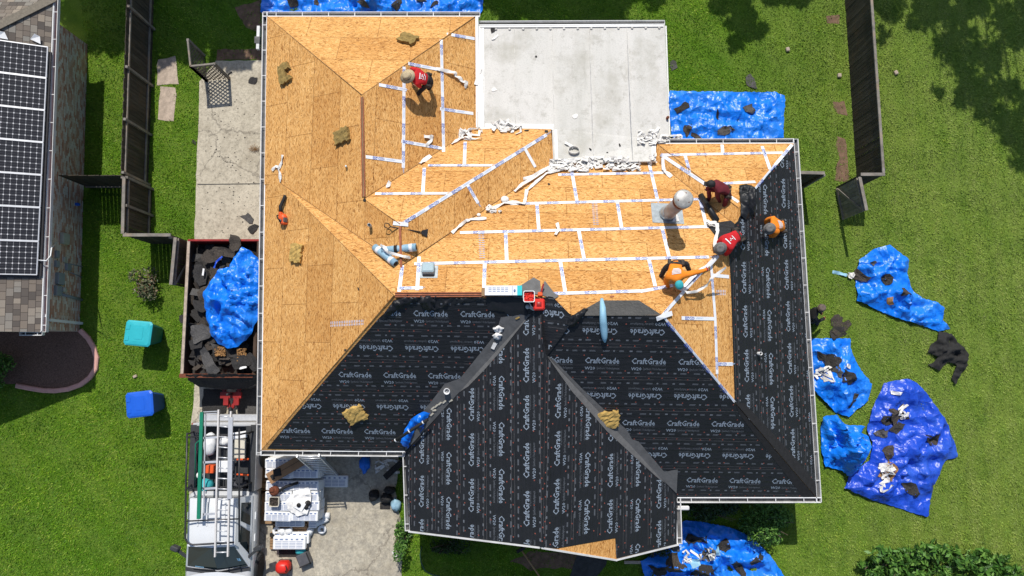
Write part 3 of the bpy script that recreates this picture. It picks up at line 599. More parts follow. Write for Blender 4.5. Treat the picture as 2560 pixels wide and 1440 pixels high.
P_WR = [(1345, 766), (1365, 889), (1690, 1236), (1694, 1359), (1540, 1396), (1537, 1345), (1390, 1371), (1352, 1367)]
P_SR = [(1365, 889), (1436, 789), (1653, 789), (1740, 892), (1836, 1008), (2040, 1243), (1692, 1244), (1690, 1236)]
P_E = [(1984, 360), (2010, 740), (2041, 1243), (1836, 1006), (1826, 700), (1822, 640), (1846, 545), (1890, 472)]
def flat_sheet(key, poly, lift, mat, name, parent=house, **kw):
    s = Sheet(key, poly, lift); s.range(); return s.build(name, [mat], parent, **kw)
printed('SL', P_SL, .014, seed=1, flip0=0, first=.22).build('underlayment', UM, house)
printed('SR', P_SR, .014, seed=2, flip0=0, first=.12).build('underlayment', UM, house)
printed('WL', P_WL, .020, row=1.0, seed=3, first=.12, flip0=1).build('underlayment', UM, house)
printed('WR', P_WR, .020, row=1.0, seed=4, first=.12).build('underlayment', UM, house)
printed('E', P_E, .014, row=1.04, seed=5, first=.05).build('underlayment', UM, house)
# valley strips laid grey side up
flat_sheet('SL', [(1297, 786), (1326, 784), (1222, 899), (1144, 984), (1062, 1074), (1014, 1126), (1012, 1112), (1040, 1050), (1088, 990), (1112, 958), (1150, 945), (1186, 900), (1240, 832), (1252, 792)], .028, 'underlay_grey', 'valley_strip')
flat_sheet('WL', [(1326, 786), (1334, 778), (1262, 868), (1212, 925), (1172, 966), (1150, 980), (1222, 900)], .034, 'underlay_grey', 'valley_strip')
flat_sheet('SR', [(1366, 886), (1385, 899), (1456, 971), (1502, 1015), (1540, 1050), (1566, 1072), (1580, 1097), (1596, 1102), (1626, 1138), (1660, 1178), (1694, 1172), (1691, 1232), (1613, 1156), (1535, 1072), (1440, 972)], .028, 'underlay_grey', 'valley_strip')
flat_sheet('WR', [(1366, 890), (1440, 970), (1535, 1071), (1613, 1154), (1690, 1236), (1688, 1226), (1640, 1192), (1596, 1152), (1516, 1078), (1428, 978)], .034, 'underlay_grey', 'valley_strip')
# corner lap along the right hip
flat_sheet('SR', [(1838, 1008), (2038, 1241), (2008, 1242), (1938, 1152), (1848, 1035)], .024, 'shirt_black', 'hip_lap')
flat_sheet('E', [(1838, 1008), (2038, 1241), (2036, 1205), (1972, 1128), (1860, 1008)], .024, 'shirt_black', 'hip_lap')
# step face beside the ridge and the flaps over the ridge
flat_sheet('ST', [(1312, 744), (1383, 742), (1430, 789), (1440, 792), (1367, 892), (1345, 768), (1318, 788)], .03, 'underlay', 'ridge_flap')
flat_sheet('M', [(1278, 729), (1334, 695), (1350, 704), (1352, 724), (1350, 738), (1330, 736), (1310, 747), (1285, 745)], .03, 'underlay_grey', 'ridge_flap'); flat_sheet('M', [(1351, 738), (1354, 722), (1362, 703), (1384, 732), (1397, 742), (1385, 749)], .03, 'underlay_grey', 'ridge_flap')
s = printed('ST', [(1372, 740), (1383, 742), (1428, 789), (1438, 795), (1372, 880), (1352, 790)], .034, seed=9); s.build('ridge_flap', UM, house)
flat_sheet('M', [(1436, 790), (1440, 786), (1500, 752), (1597, 752), (1652, 787), (1653, 790)], .022, 'underlay_sheen', 'ridge_flap')
flat_sheet('M', [(1766, 562), (1800, 556), (1850, 549), (1846, 575), (1822, 640), (1800, 605)], .022, 'underlay', 'ridge_flap')
flat_sheet('E', [(1836, 560), (1850, 546), (1840, 600), (1824, 645), (1818, 620)], .020, 'underlay', 'ridge_flap')

# crumpled loose edges of the black sheeting
TARPS = []
def cloth(name, mats, pts3, spacing=.06, amp=.12, seed=0, parent=None, fscale=3.2, edge=.15, base=.02, norm=None, tris=None, stretch=(1, 1), rot=0., drape=False, folds=0, **kw):
    """a crumpled sheet: outline of world points, filled and folded"""
    rnd = random.Random(seed); pts3 = [Vector(p) for p in pts3]; b = []
    for i in range(len(pts3)):
        p, q = pts3[i], pts3[(i + 1) % len(pts3)]; k = max(1, int((q - p).length / spacing))
        for j in range(k): b.append(p.lerp(q, j / k))
    b = [p + Vector((rnd.uniform(-1, 1), rnd.uniform(-1, 1), 0)) * spacing * .22 for p in b]
    out = [(p.x, p.y) for p in b]; nb = len(out); xs = [p[0] for p in out]; ys = [p[1] for p in out]
    gx = np.arange(min(xs), max(xs), spacing); gy = np.arange(min(ys), max(ys), spacing); X, Y = np.meshgrid(gx, gy)
    X = X.ravel() + np.array([rnd.uniform(-.35, .35) * spacing for _ in range(X.size)]); Y = Y.ravel() + np.array([rnd.uniform(-.35, .35) * spacing for _ in range(Y.size)])
    ins = inpoly(X, Y, out); B = np.array(out); X, Y = X[ins], Y[ins]
    D = np.sqrt(((np.stack([X, Y], 1)[:, None] - B[None]) ** 2).sum(2)).min(1) if len(X) else np.zeros(0)
    k = D > spacing * .5; X, Y, D = X[k], Y[k], D[k]
    allp = [Vector(p) for p in out] + [Vector((x, y)) for x, y in zip(X, Y)]; dist = [0] * nb + list(D)
    r = delaunay_2d_cdt(allp, [], [list(range(nb))], 1, 1e-5); vs, fs, orig = r[0], r[2], r[3]
    # plane through the outline for the resting height
    A = np.array([(p.x, p.y, 1) for p in b]); zc = np.linalg.lstsq(A, np.array([p.z for p in b]), rcond=None)[0]
    P3 = []; FL = []
    for k in range(folds):
        q = rnd.choice(b); a = rnd.uniform(0, math.pi); c0 = Vector(out[rnd.randrange(nb)]).lerp(Vector((sum(xs) / nb, sum(ys) / nb)), rnd.uniform(.2, 1.)); FL.append((c0, Vector((-math.sin(a), math.cos(a))), rnd.uniform(.4, 1.) * amp * .55 * rnd.choice((1, 1, -.5)), rnd.uniform(.04, .13), rnd.uniform(.3, 1.2)))
    ca, sa = math.cos(rot), math.sin(rot)
    for i, v in enumerate(vs):
        d = dist[orig[i][0]] if orig[i] else 0; x, y = v.x, v.y; u, w = (ca * x + sa * y) * stretch[0], (-sa * x + ca * y) * stretch[1]
        wx_ = noise.noise((x * 1.1, y * 1.1, seed * 1.7)) * .5; u += wx_; w -= wx_ * .7
        n1 = 1 - abs(noise.noise((u * fscale * .28, w * fscale * .75, seed * 3.1))) * 2.6; n2 = 1 - abs(noise.noise((u * fscale * 1.1, w * fscale * .8, seed * 7.7 + 4))) * 3.2; n3 = 1 - abs(noise.noise((u * fscale * 2.6, w * fscale * 1.7, seed + 9.))) * 3.
        h = max(-.1, .42 * max(n1, -.3) + .42 * max(n2, -.45) + .27 * max(n3, -.5)); e = min(1, d / edge) if edge else 1
        for c0, nl, fa, fw, bend in FL: dd = (Vector((x, y)) - c0); ln = dd.dot(Vector((nl.y, -nl.x))); h += fa / amp * math.exp(-abs(dd.dot(nl) + .12 * bend * math.sin(ln * 1.3)) / fw)
        P3.append((x, y, (drop(Vector((x, y, 12))) if drape else zc[0] * x + zc[1] * y + zc[2]) + base + amp * h * (.3 + .7 * e)))
    fs2 = []
    for f in fs:
        a, bb, c = [Vector(P3[i]) for i in f]; fs2.append(tuple(f) if (bb - a).cross(c - a).z > 0 else tuple(reversed(f)))
    m = MB(); m.add(P3, fs2, 0, True); TARPS.append((P3, fs2))
    o = m.build(name, mats, parent, **kw); return o
BV2 = [None]
def drop(p, up=1.2):
    """rest a point on whatever lies below it"""
    best = -9
    for b in (BVH, BV2[0]):
        if b is None: continue
        r = b.ray_cast(Vector((p.x, p.y, p.z + up)), Vector((0, 0, -1)))
        if r[0] is not None: best = max(best, r[0].z)
    return best
def pxs(L, lift=0.): return [hp(x, y, lift) for x, y in L]
cloth('loose_edge', 'underlay', pxs([(985, 752), (1020, 738), (1040, 742), (1075, 738), (1110, 745), (1200, 744), (1215, 748), (1130, 762), (1075, 778), (1060, 772), (1045, 752), (1010, 765), (960, 800), (952, 796)]), .05, .20, 3, house, 4, .06, drape=True)
cloth('loose_edge', 'underlay', pxs([(1845, 466), (1862, 462), (1885, 468), (1888, 500), (1886, 540), (1862, 552), (1850, 540), (1848, 500)], .0), .05, .26, 5, house, 3, .1, .06, drape=True)
cloth('loose_edge', 'underlay', pxs([(1415, 800), (1460, 770), (1470, 772), (1450, 800), (1432, 818), (1412, 812)]), .045, .22, 6, house, 5, .06, .04, drape=True)
cloth('loose_edge', 'underlay', pxs([(1216, 742), (1300, 742), (1312, 750), (1318, 790), (1300, 786), (1282, 790), (1250, 778), (1220, 775)]), .06, .07, 8, house, 3, .1, .04, drape=True)

# ------------------------------------------------------------------ white seam tape on the boards
tri_tape = []
blockT = [text2d('SEAM', .155, .05, .02), text2d('SEAL', .155, .05, .02)]; ovalT = text2d('TAPE', .15, .06, .0)
ntape = [0]
def tape(x0, y0, x1, y1, w=.108, lift=.0, plain=False):
    """a strip of printed tape stuck down between two points of the roof"""
    n = max(2, int(math.hypot(x1 - x0, y1 - y0) / 14)); ps = []; ns = []
    for i in range(n + 1):
        p, nn = hit(x0 + (x1 - x0) * i / n, y0 + (y1 - y0) * i / n); ps.append(p); ns.append(nn)
    lf = .010 + (ntape[0] % 5) * .0016 + lift; m = MB(); top = []
    for i, (p, nn) in enumerate(zip(ps, ns)):
        d = (ps[min(i + 1, n)] - ps[max(i - 1, 0)]).normalized(); x = d.cross(nn).normalized(); top.append((p + nn * lf - x * w / 2, p + nn * lf + x * w / 2, d, x, nn, p))
    for i in range(n):
        a, b = top[i], top[i + 1]; m.poly([a[0], a[1], b[1], b[0]][::1], 0)
    m.f = [f if (Vector(m.v[f[1]]) - Vector(m.v[f[0]])).cross(Vector(m.v[f[2]]) - Vector(m.v[f[0]])).z > 0 else f[::-1] for f in m.f]
    if not plain:
        L = (ps[-1] - ps[0]).length; s = random.uniform(.1, .5); cum = [0]
        for i in range(n): cum.append(cum[-1] + (ps[i + 1] - ps[i]).length)
        while s < cum[-1] - .35:
            i = max(k for k in range(n) if cum[k] <= s); a = top[i]; c = ps[i] + a[2] * (s - cum[i]); d, x, nn = a[2], -a[3], a[4]
            if x.dot(nn.cross(d)) < 0: x = -x
            def put(t2, du, dv, mat):
                tv, tf = t2; m.add([c + d * (q[0] + du) + x * (q[1] + dv) + nn * (lf + .003) for q in tv], [tuple(int(k) for k in f) for f in tf], mat)
            put(blockT[0], 0, .002, 1); put(blockT[1], 0, -.05, 1); put(ovalT, .20, -.028, 1)
            ring = []
            for k in range(12):
                a0, a1 = 2 * math.pi * k / 12, 2 * math.pi * (k + 1) / 12
                q = [c + d * (.20 + rx * math.cos(t)) + x * (ry * math.sin(t)) + nn * (lf + .003) for t, rx, ry in ((a0, .115, .046), (a1, .115, .046), (a1, .100, .036), (a0, .100, .036))]; m.poly(q, 1)
            e = c + d * .52
            for dv, l0, l1 in ((.014, -.12, .16), (-.012, -.16, .12)):
                m.poly([e + d * l0 + x * dv + nn * (lf + .003), e + d * l1 + x * dv + nn * (lf + .003), e + d * l1 + x * (dv + .010) + nn * (lf + .003), e + d * l0 + x * (dv + .010) + nn * (lf + .003)], 2)
            s += .92
    ntape[0] += 1
    return m.build('seam_tape', ['tape', 'tape_print', 'tape_print_pale'], house)
for t_ in ((1103, 100, 1109, 380), (1010, 167, 1008, 420), (1117, 85, 1186, 97), (1020, 159, 1096, 174), (947, 212, 1016, 225), (1100, 272, 1183, 284), (1003, 353, 1110, 372), (914, 392, 1012, 405),
           (1070, 414, 1242, 414), (938, 485, 1130, 484), (1163, 355, 1161, 413), (1061, 420, 1057, 483), (1000, 563, 1366, 337), (1312, 372, 1338, 418), (1168, 462, 1195, 508),
           (1395, 437, 1662, 432), (1275, 510, 1757, 498), (1150, 582, 1772, 567), (1036, 660, 1772, 643), (1367, 735, 1602, 728), (1600, 729, 1682, 714), (1428, 420, 1442, 502), (1622, 406, 1643, 497),
           (1342, 507, 1347, 574), (1543, 505, 1554, 571), (1750, 500, 1766, 565), (1264, 579, 1267, 655), (1447, 578, 1461, 652), (1655, 571, 1673, 645), (1212, 655, 1210, 722), (1400, 650, 1413, 730),
           (1622, 648, 1638, 716), (1048, 642, 1043, 726), (1006, 664, 998, 730), (994, 721, 1057, 720), (1640, 378, 1772, 466), (1652, 388, 1957, 382), (1790, 460, 1888, 455), (1657, 394, 1659, 428), (1712, 388, 1724, 430),
           (1805, 362, 1807, 386), (1905, 366, 1925, 424), (1980, 362, 1888, 472), (1826, 492, 1846, 506), (1655, 789, 1720, 716), (1720, 716, 1790, 640), (1656, 791, 1836, 1006), (1777, 662, 1787, 790), (1787, 790, 1792, 935),
           (1703, 795, 1786, 797), (1780, 688, 1822, 692), (1790, 910, 1831, 910)): tape(*t_)
tape(984, 558, 1020, 562, .12, .012, True); tape(1640, 795, 1676, 783, .14, .06, True)
# rows of bare nail marks
m = MB()
for x0, y0, x1, y1, n in ((828, 811, 912, 806, 20), (1486, 505, 1490, 566, 12), (1203, 585, 1206, 650, 12), (1792, 732, 1816, 732, 6)):
    for i in range(n):
        x, y = x0 + (x1 - x0) * i / n, y0 + (y1 - y0) * i / n; ver = abs(x1 - x0) > abs(y1 - y0)
        for sgn in (-1, 1):
            a, nn = hit(x + (0 if ver else -7 if sgn < 0 else 1), y + (-7 if ver and sgn < 0 else 1 if ver else 0)); b = hp(x + (0 if ver else (-1 if sgn < 0 else 7)), y + ((-1 if sgn < 0 else 6) if ver else 0)); m.beam(a + nn * .008, b + nn * .008, .016, .004)
m.build('chalk_marks', 'tape_print_pale', house)

# ------------------------------------------------------------------ flue, box vent, pipe, button nails
p0, n0 = hit(1668, 535); top = U(1716, 480, p0.z + 2.35); m = MB()
fr = frame(n0, -.06); m.box(p0 + n0 * .012 + fr @ Vector((0, .02, 0)), (.50, .43, .006), fr, 0)
fl = m.build('flue_flashing', 'galv', house)
m = MB(); m.lathe(p0 + Vector((0, 0, -.25)), [(.27, 0), (.26, .45), (.24, .52), (.205, .62)], 20, 0); m.build('flue_collar', 'galv', fl)
ax = Vector((p0.x, p0.y, top.z)) - p0; tp = Vector((p0.x, p0.y, top.z)); m = MB(); m.lathe(p0 - Z * .2, [(.205, 0), (.205, 2.1)], 20, 0); fp_ = m.build('flue_pipe', 'flue', house)
m = MB(); m.lathe(p0 + Z * 1.78, [(.21, 0), (.255, .02), (.262, .10), (.262, .30)], 22, 0); m.build('rusty_band', 'rust', fp_)
m = MB(); m.lathe(p0 + Z * 2.06, [(.262, 0), (.285, .02), (.28, .07), (.22, .10), (.06, .13)], 24, 0)
for k in range(3): a = 2.2 * k + 1.2; m.lathe(p0 + Z * 2.15 + Vector((.17 * math.cos(a), .17 * math.sin(a), 0)), [(.03, 0), (.025, .02)], 8, 1)
m.build('flue_cap', ['flue_cap', 'rust'], fp_)
p0, n0 = hit(1072, 680); fr = frame(n0, .02); m = MB(); m.box(p0 + n0 * .01, (.27, .235, .006), fr, 0); bx = m.build('box_vent', 'galv', house)
m = MB(); m.rbox(p0 + n0 * .14 + fr @ Vector((-.01, .02, 0)), (.185, .18, .10), .035, fr); m.box(p0 + n0 * .05 + fr @ Vector((0, -.02, 0)), (.16, .16, .04), fr, 1); m.build('vent_hood', ['vent_paint', 'steel_dark'], bx)
p0, n0 = hit(927, 566); m = MB(); m.lathe(p0 - Z * .1, [(.052, 0), (.052, .38), (.042, .38), (.042, .2)], 14, 0, cap=False); m.build('vent_pipe', 'galv', house)
p0, n0 = hit(867, 418); m = MB(); m.lathe(p0 - Z * .1, [(.03, 0), (.03, .24), (.022, .24)], 10, 0); m.build('vent_pipe', 'galv', house)
p0, n0 = hit(1895, 884); m = MB(); m.lathe(p0 - Z * .1, [(.055, 0), (.055, .36), (.042, .36), (.042, .2)], 14, 0, cap=False); m.build('vent_pipe', 'white_metal', house)
p0, n0 = hit(1668, 300)
# ------------------------------------------------------------------ neighbouring house
NO = U(60, 450, 0); nb = thing('house', 'neighbouring house with mottled brown shingle roof and brick side wall', 'house', NO)
Hc = U(136, -4, 2.6); H1 = Hc + Vector((-5, -5, 2.5)); dE = (NB_E1 - NB_E0).normalized(); upE = Vector((-1, 0, NB_SL)); upE = (upE - dE * upE.dot(dE)).normalized(); nE = dE.cross(upE); nE = nE if nE.z > 0 else -nE
m = MB(); q = [Hc, H1, NB_E1 + NB_X, NB_E1]; uv = [((p - NB_E1).dot(dE), (p - NB_E1).dot(upE)) for p in q]; m.poly(q[::-1], 0, uv[::-1])
q = [Hc, Hc + Vector((-9, 0, 0)), H1 + Vector((-4, 0, 0)), H1]; uv = [((p - Hc).x, (p - Hc).y * 1.12) for p in q]; m.poly(q, 0, uv)
m.prism([NB_E1 + Vector((0, 0, -.02)), NB_E1 + NB_X + Vector((0, 0, -.02)), NB_E1 + NB_X + Vector((0, 0, -.2)), NB_E1 + Vector((0, 0, -.2))], (0, .04, 0), 1)
nr = m.build('roof', ['shingle', 'soffit'], nb)
m = MB(); m.beam(Hc + Z * .02, H1 + Z * .02, .30, .03); m.build('hip_cap', 'shingle_cap', nr)
w0, w1 = U(219, 112, 0), U(199, 829, 0); wl = (w1 - w0).length; m = MB(); wx = Vector((-8, 0, 0))
m.add([w0, w1, w1 + Z * 2.45, w0 + Z * 2.45], [(1, 0, 3, 2)], 0, False, [(0, 0), (wl, 0), (wl, 2.45), (0, 2.45)])
m.add([w1, w1 + wx, w1 + wx + Z * 6, w1 + Z * 2.4], [(0, 1, 2, 3)], 0, False, [(0, 0), (8, 0), (8, 6), (0, 2.4)]); m.add([w0, w0 + wx, w0 + wx + Z * 2.45, w0 + Z * 2.45], [(0, 1, 2, 3)], 0, False, [(0, 0), (8, 0), (8, 2.45), (0, 2.45)])
m.build('wall', 'brick', nb)
m = MB(); a, b = Hc - Z * .14, NB_E1 - Z * .14; m.poly([a, b, w1 + Z * 2.44, w0 + Z * 2.44], 0); m.build('soffit', 'soffit', nb)
gutter(Hc, NB_E1, (1, 0, 0), 'rust', .12, nb, 1.0); gutter(NB_E1 + Vector((-.75, -.0, 0)), NB_E1 + Vector((.0, -.0, 0)), (0, -1, 0), 'gutter_inside', .1, nb, .4)
def wallhit(px, py, off=.0):
    d = (U(px, py, 0) - EYE).normalized(); n = Vector(((w1 - w0).y, -(w1 - w0).x, 0)).normalized(); n = n if n.x > 0 else -n
    t = (w0 - EYE).dot(n) / d.dot(n); return EYE + d * t + n * off, n
def wbox(name, px, py, w, h, d, mat, label=None):
    p, n = wallhit(px, py); m = MB(); m.rbox(p + n * (d / 2 - .03), (w / 2, h / 2, d / 2), .02, Matrix((dE, Z, dE.cross(Z) if dE.cross(Z).x > 0 else -dE.cross(Z))).transposed()); return m.build(name, mat, nb, label)
wbox('utility_box', 158, 597, .40, .38, .16, 'meter'); wbox('utility_box', 140, 636, .26, .18, .12, 'meter_grey'); wbox('utility_box', 140, 660, .24, .2, .12, 'meter_grey'); wbox('utility_box', 160, 649, .2, .16, .1, 'meter')
wbox('utility_box', 168, 668, .26, .26, .12, 'meter_grey'); wbox('utility_box', 146, 697, .42, .36, .16, 'meter_grey'); mt = wbox('electric_meter', 142, 727, .36, .32, .14, 'meter_grey'); wbox('hose_bib', 190, 511, .10, .14, .16, 'blue_lid')
p, n = wallhit(152, 724); m = MB(); m.lathe(p + n * .1, [(.09, 0), (.09, .06), (.06, .09)], 12, 0, Matrix.Rotation(math.pi / 2, 3, 'Y')); m.build('meter_dial', 'meter', mt)
for a, b, r in (((172, 660), (207, 668), .018), ((172, 681), (202, 693), .018), ((152, 736), (203, 750), .05)):
    m = MB(); m.tube([wallhit(*a, .05)[0], wallhit(*b, .05)[0]], r, 0, 8); m.build('conduit', 'meter_grey', nb)
m = MB(); a, b = wallhit(118, 800, .07)[0], wallhit(203, 809, .07)[0]; m.beam(a, b, .10, .09); m.beam(a + Z * .1, NB_E1 + Vector((0, .55, -.1)), .09, .09); m.build('downspout', 'white_paint', nb)
pc = [hp(98, 652, .14), U(116, 652, 3.0), U(126, 640, 2.7), U(129, 620, 2.5), wallhit(136, 606, .08)[0]]; m = MB(); m.tube(pc, .022, 0, 8); m.build('conduit', 'white_paint', nb)
# solar panels
ords = ['topmost', 'second from top', 'third from top', 'fourth from top', 'third from bottom', 'second from bottom', 'bottom']
ys = [121, 199, 279, 359, 440, 521, 605, 689]; proto = None
for i in range(7):
    xa, xb = 121 - (ys[i] - 121) * .0475, 121 - (ys[i + 1] - 121) * .0475
    a, b = hp(xa, ys[i] + 1.0), hp(xb, ys[i + 1] - 1.0); o = (a + b) / 2; Wd, L = 1.72, (b - a).length; d = (b - a).normalized()
    t = thing('solar_panel', f'dark gridded solar panel on the brown shingle roof, {ords[i]} of its column', 'solar panel', o, 'solar panels on the neighbouring roof')
    lift = nE * .13; c = [a + lift, a + lift + upE * Wd, b + lift + upE * Wd, b + lift]
    m = MB(); m.poly([x + nE * .004 for x in c], 0, [(0, 1), (1, 1), (1, 0), (0, 0)]); m.f[0] = m.f[0] if (c[1] - c[0]).cross(c[2] - c[1]).z > 0 else m.f[0][::-1]
    if m.f[0][0] != 0: m.uv[0] = m.uv[0][::-1]
    m.build('cells', 'solar_cell', t)
    m = MB()
    for k in range(4): m.beam(c[k], c[(k + 1) % 4], .035, .04)
    m.poly([x - nE * .025 for x in c], 1); m.build('frame', ['alu', 'steel_dark'], t)
    m = MB(); m.beam(a + lift * .5 + d * .2, a + lift * .5 + d * .2 + upE * Wd, .04, .06); m.beam(b + lift * .5 - d * .2, b + lift * .5 - d * .2 + upE * Wd, .04, .06); m.build('mounting_rail', 'steel_dark', t)
m = MB(); a, b = hp(126, 132, .02), hp(101, 690, .02); m.beam(a + nE * .03, b + nE * .03, .10, .05); m.beam(b + nE * .02, b + nE * .02 + upE * 2.2, .13, .04); m.build('edge_skirt', 'steel_dark', nb)
for i, (x, y, k) in enumerate(((90, 100, .0), (5, 92, .3))):
    p = hp(x, y, .03); m = MB(); f = frame(nE, -.5 + k); m.add([p + f @ Vector(v) for v in ((-.13, -.10, 0), (.20, -.04, .03), (.04, .16, .06), (-.12, .12, .1))], [(0, 1, 2, 3)], 0); m.build('paper_label', 'white_paint', label=['white card standing against the topmost solar panel, dark mark on it', 'white card at the photo edge above the topmost solar panel'][i], cat='card')

# ------------------------------------------------------------------ fences and gates
def fence(name, a, b, h, label, cat='fence', rails=(.25, 1.5), side=1, posts=None, board=.145, mat='fence_board', rmat='fence_rail', cap=False, brace=False, gap=.01, rail_w=.07, group=None):
    a, b = Vector(a), Vector(b); d = (b - a).normalized(); nrm = Vector((d.y, -d.x, 0)) * side; L = (b - a).length; t = thing(name, label, cat, (a + b) / 2, group)
    m = MB(); k = 0; rnd = random.Random(int(L * 100))
    while k < L - .02:
        w = min(board, L - k) - gap; hh = h + rnd.uniform(-.03, .02); p = a + d * (k + w / 2); off = nrm * rnd.uniform(-.006, .006); m.box(p + off + Z * hh / 2, (w / 2, .011, hh / 2), math.atan2(d.y, d.x)); k += board
    m.build('board_panel', mat, t)
    for z in rails:
        m = MB(); m.beam(a + nrm * .035 + Z * z, b + nrm * .035 + Z * z, .045, rail_w); m.build('rail', rmat, t)
    for s in (posts if posts is not None else [i / max(1, round(L / 2.4)) for i in range(round(L / 2.4) + 1)]):
        m = MB(); p = a + d * (L * s) + nrm * .06; m.box(p + Z * (h * .49), (.045, .045, h * .5)); m.build('post', rmat, t)
    if cap: m = MB(); m.beam(a + Z * (h + .02), b + Z * (h + .02), .11, .04); m.build('cap_board', rmat, t)
    if brace: m = MB(); m.beam(a + d * .06 + nrm * .04 + Z * (h * .12), b - d * .06 + nrm * .04 + Z * (h * .88), .09, .03, 0, nrm); m.build('brace', rmat, t)
    return t
G = lambda x, y: U(x, y, 0)
fence('wood_fence', G(386, -60), G(370, 468), 1.83, 'long weathered wood fence beside the brick side wall, rails and posts facing the driveway', side=-1, posts=[.02, .26, .53, .76, .99], rails=(.28, 1.6))
fence('wood_fence', G(226, 470), G(376, 470), 1.83, 'dark plank fence standing across the gap between brick wall and long fence', side=1, posts=[.98], rails=(.3,))
fence('wood_fence', G(379, 474), G(376, 606), 1.83, 'short framed fence panel with pale thick top board next to the long fence end', side=-1, posts=[.0, .5, 1], rails=(.2, 1.62), cap=True)
fence('wood_fence', G(377, 609), G(488, 609), 1.83, 'short dark plank fence between framed panel and wooden gate', side=1, posts=[.97], rails=(), cap=True)
fence('wooden_gate', G(496, 614), G(486, 724), 1.75, 'brown wooden gate swung open beside the dump trailer', 'gate', side=-1, posts=[], rails=(.2, 1.6), cap=True, brace=True, mat='trailer_wood')
fence('wood_fence', G(2108, -70), G(2143, 466), 1.83, 'long dark brown wood fence between the two lawns', side=-1, posts=[.1, .35, .6, .98], rails=(.25, .95), rmat='steel_dark', rail_w=.05)
m = MB(); a, b = G(2108, -70), G(2143, 466); m.beam(a + Z * 1.85, b + Z * 1.85, .09, .05); m.build('cap_board', 'fence_rail', [o for o in bpy.data.objects if o.get('label', '').startswith('long dark brown wood')][0])
fence('wood_fence', G(2090, 468), G(2146, 468), 1.83, 'short plank fence return at the end of the long dark fence', side=1, posts=[], rails=(), cap=True)
fence('wooden_gate', G(2089, 473), G(2105, 551), 1.78, 'grey wooden gate with diagonal brace open on the lawn', 'gate', side=1, posts=[], rails=(.15, 1.65), cap=True, brace=True, mat='fence_rail')
fence('wood_fence', G(1915, 463), G(2006, 465), 1.83, 'stub of grey plank fence sticking out from under the black roof eave', side=1, posts=[1.0], rails=(), cap=True)
# lattice corner
lt = thing('lattice_screen', 'grey wooden lattice corner screen on the concrete pad', 'lattice screen', G(540, 190)); ca_, cb_, cc_ = U(470, 100, 1.35), U(477, 166, 1.35), U(536, 160, 1.35)
for a, b in ((ca_, cb_), (cb_, cc_)):
    m = MB(); L = (b - a).length; d = (b - a).normalized(); nrm = d.cross(Z); H = 1.25; s = .1
    k = -H; s = .15
    while k < L:
        for sg, off in ((1, .006), (-1, -.006)):
            q = []
            x0, x1 = k, k + H
            lo, hi = max(0, x0), min(L, x1)
            if hi - lo > .03:
                z0, z1 = (lo - k), (hi - k)
                if sg < 0: z0, z1 = H - z0, H - z1
                m.beam(a + d * lo + nrm * off - Z * (1.3 - z0), a + d * hi + nrm * off - Z * (1.3 - z1), .008, .045, 0)
        k += s * 1.25
    m.build('lattice_panel', 'lattice_wood', lt)
    m = MB(); m.beam(a, b, .06, .09); m.box(a - Z * .66, (.045, .045, .69)); m.box(b - Z * .66, (.045, .045, .69)); m.build('frame', 'fence_rail', lt)
# pink edging round the mulch
pts = [G(*q) for q in ((203, 826), (222, 845), (236, 868), (244, 895), (241, 922), (226, 945), (203, 962), (172, 973), (140, 977), (112, 976), (80, 971), (44, 964))]
m = MB(); prof = []
for i, p in enumerate(pts):
    d = (pts[min(i + 1, len(pts) - 1)] - pts[max(0, i - 1)]).normalized(); x = d.cross(Z); prof.append([p + x * u + Z * z for u, z in ((-.085, 0), (-.085, .09), (-.05, .12), (.05, .12), (.085, .09), (.085, 0))])
m.loft(prof, 0, True, True, False, False); m.build('garden_edging', 'edging', label='curved pink concrete edging round the dark mulch bed', cat='edging')

# ------------------------------------------------------------------ wheeled bins
def bin_(x, y, yaw, lid, body, label):
    c = G(x, y); t = thing('wheeled_bin', label, 'bin', c, 'wheeled bins on the lawn'); R = Matrix.Rotation(yaw, 3, 'Z')
    def ring(hx, hy, z, ox=0): return [c + R @ Vector((sx * hx + ox, sy * hy, z)) for sx, sy in ((-1, -.8), (-.85, -1), (.85, -1), (1, -.8), (1, .8), (.85, 1), (-.85, 1), (-1, .8))]
    m = MB(); m.loft([ring(.26, .27, .06, .05), ring(.33, .33, .48, .03), ring(.41, .39, 1.04, 0), ring(.445, .42, 1.05, 0), ring(.445, .42, 1.10, 0)], 0, True, True); m.build('body', body, t)
    m = MB(); m.loft([ring(.475, .445, 1.105, -.01), ring(.475, .445, 1.145, -.01), ring(.41, .39, 1.175, 0.0), ring(.22, .28, 1.19, .03)], 0, True, True)
    m.box(c + R @ Vector((.02, 0, 1.192)), (.15, .21, .006), yaw); m.box(c + R @ Vector((.30, .25, 1.165)), (.04, .06, .02), yaw)
    for s in (-.2, .2): m.box(c + R @ Vector((-.38, s, 1.175)), (.07, .08, .018), yaw)
    m.build('lid', lid, t)
    m = MB(); m.tube([c + R @ Vector((-.46, s, 1.02)) for s in (-.3, .3)], .022, 0); 
    for s in (-.3, 0, .3): m.tube([c + R @ Vector((-.36, s, 1.0)), c + R @ Vector((-.46, s, 1.02))], .018, 0)
    m.build('handle', body, t)
    for s in (-.31, .31):
        m = MB(); m.lathe(c + R @ Vector((-.26, s - .03, .13)), [(.13, 0), (.13, .06)], 14, 0, Matrix.Rotation(-math.pi / 2, 3, 'X')); m.build('wheel', 'rubber', t)
bin_(388, 836, -.09, 'teal_lid', 'teal_body', 'teal wheeled bin with its lid closed on the lawn')
bin_(392, 1005, .12, 'blue_lid', 'blue_body', 'dark blue wheeled bin with its lid closed on the lawn')
m = MB(); m.rbox(G(339, 941) + Z * .04, (.07, .05, .04), .015, .5); m.build('stone', 'slab', label='small tan stone on the grass between the two bins', cat='stone')

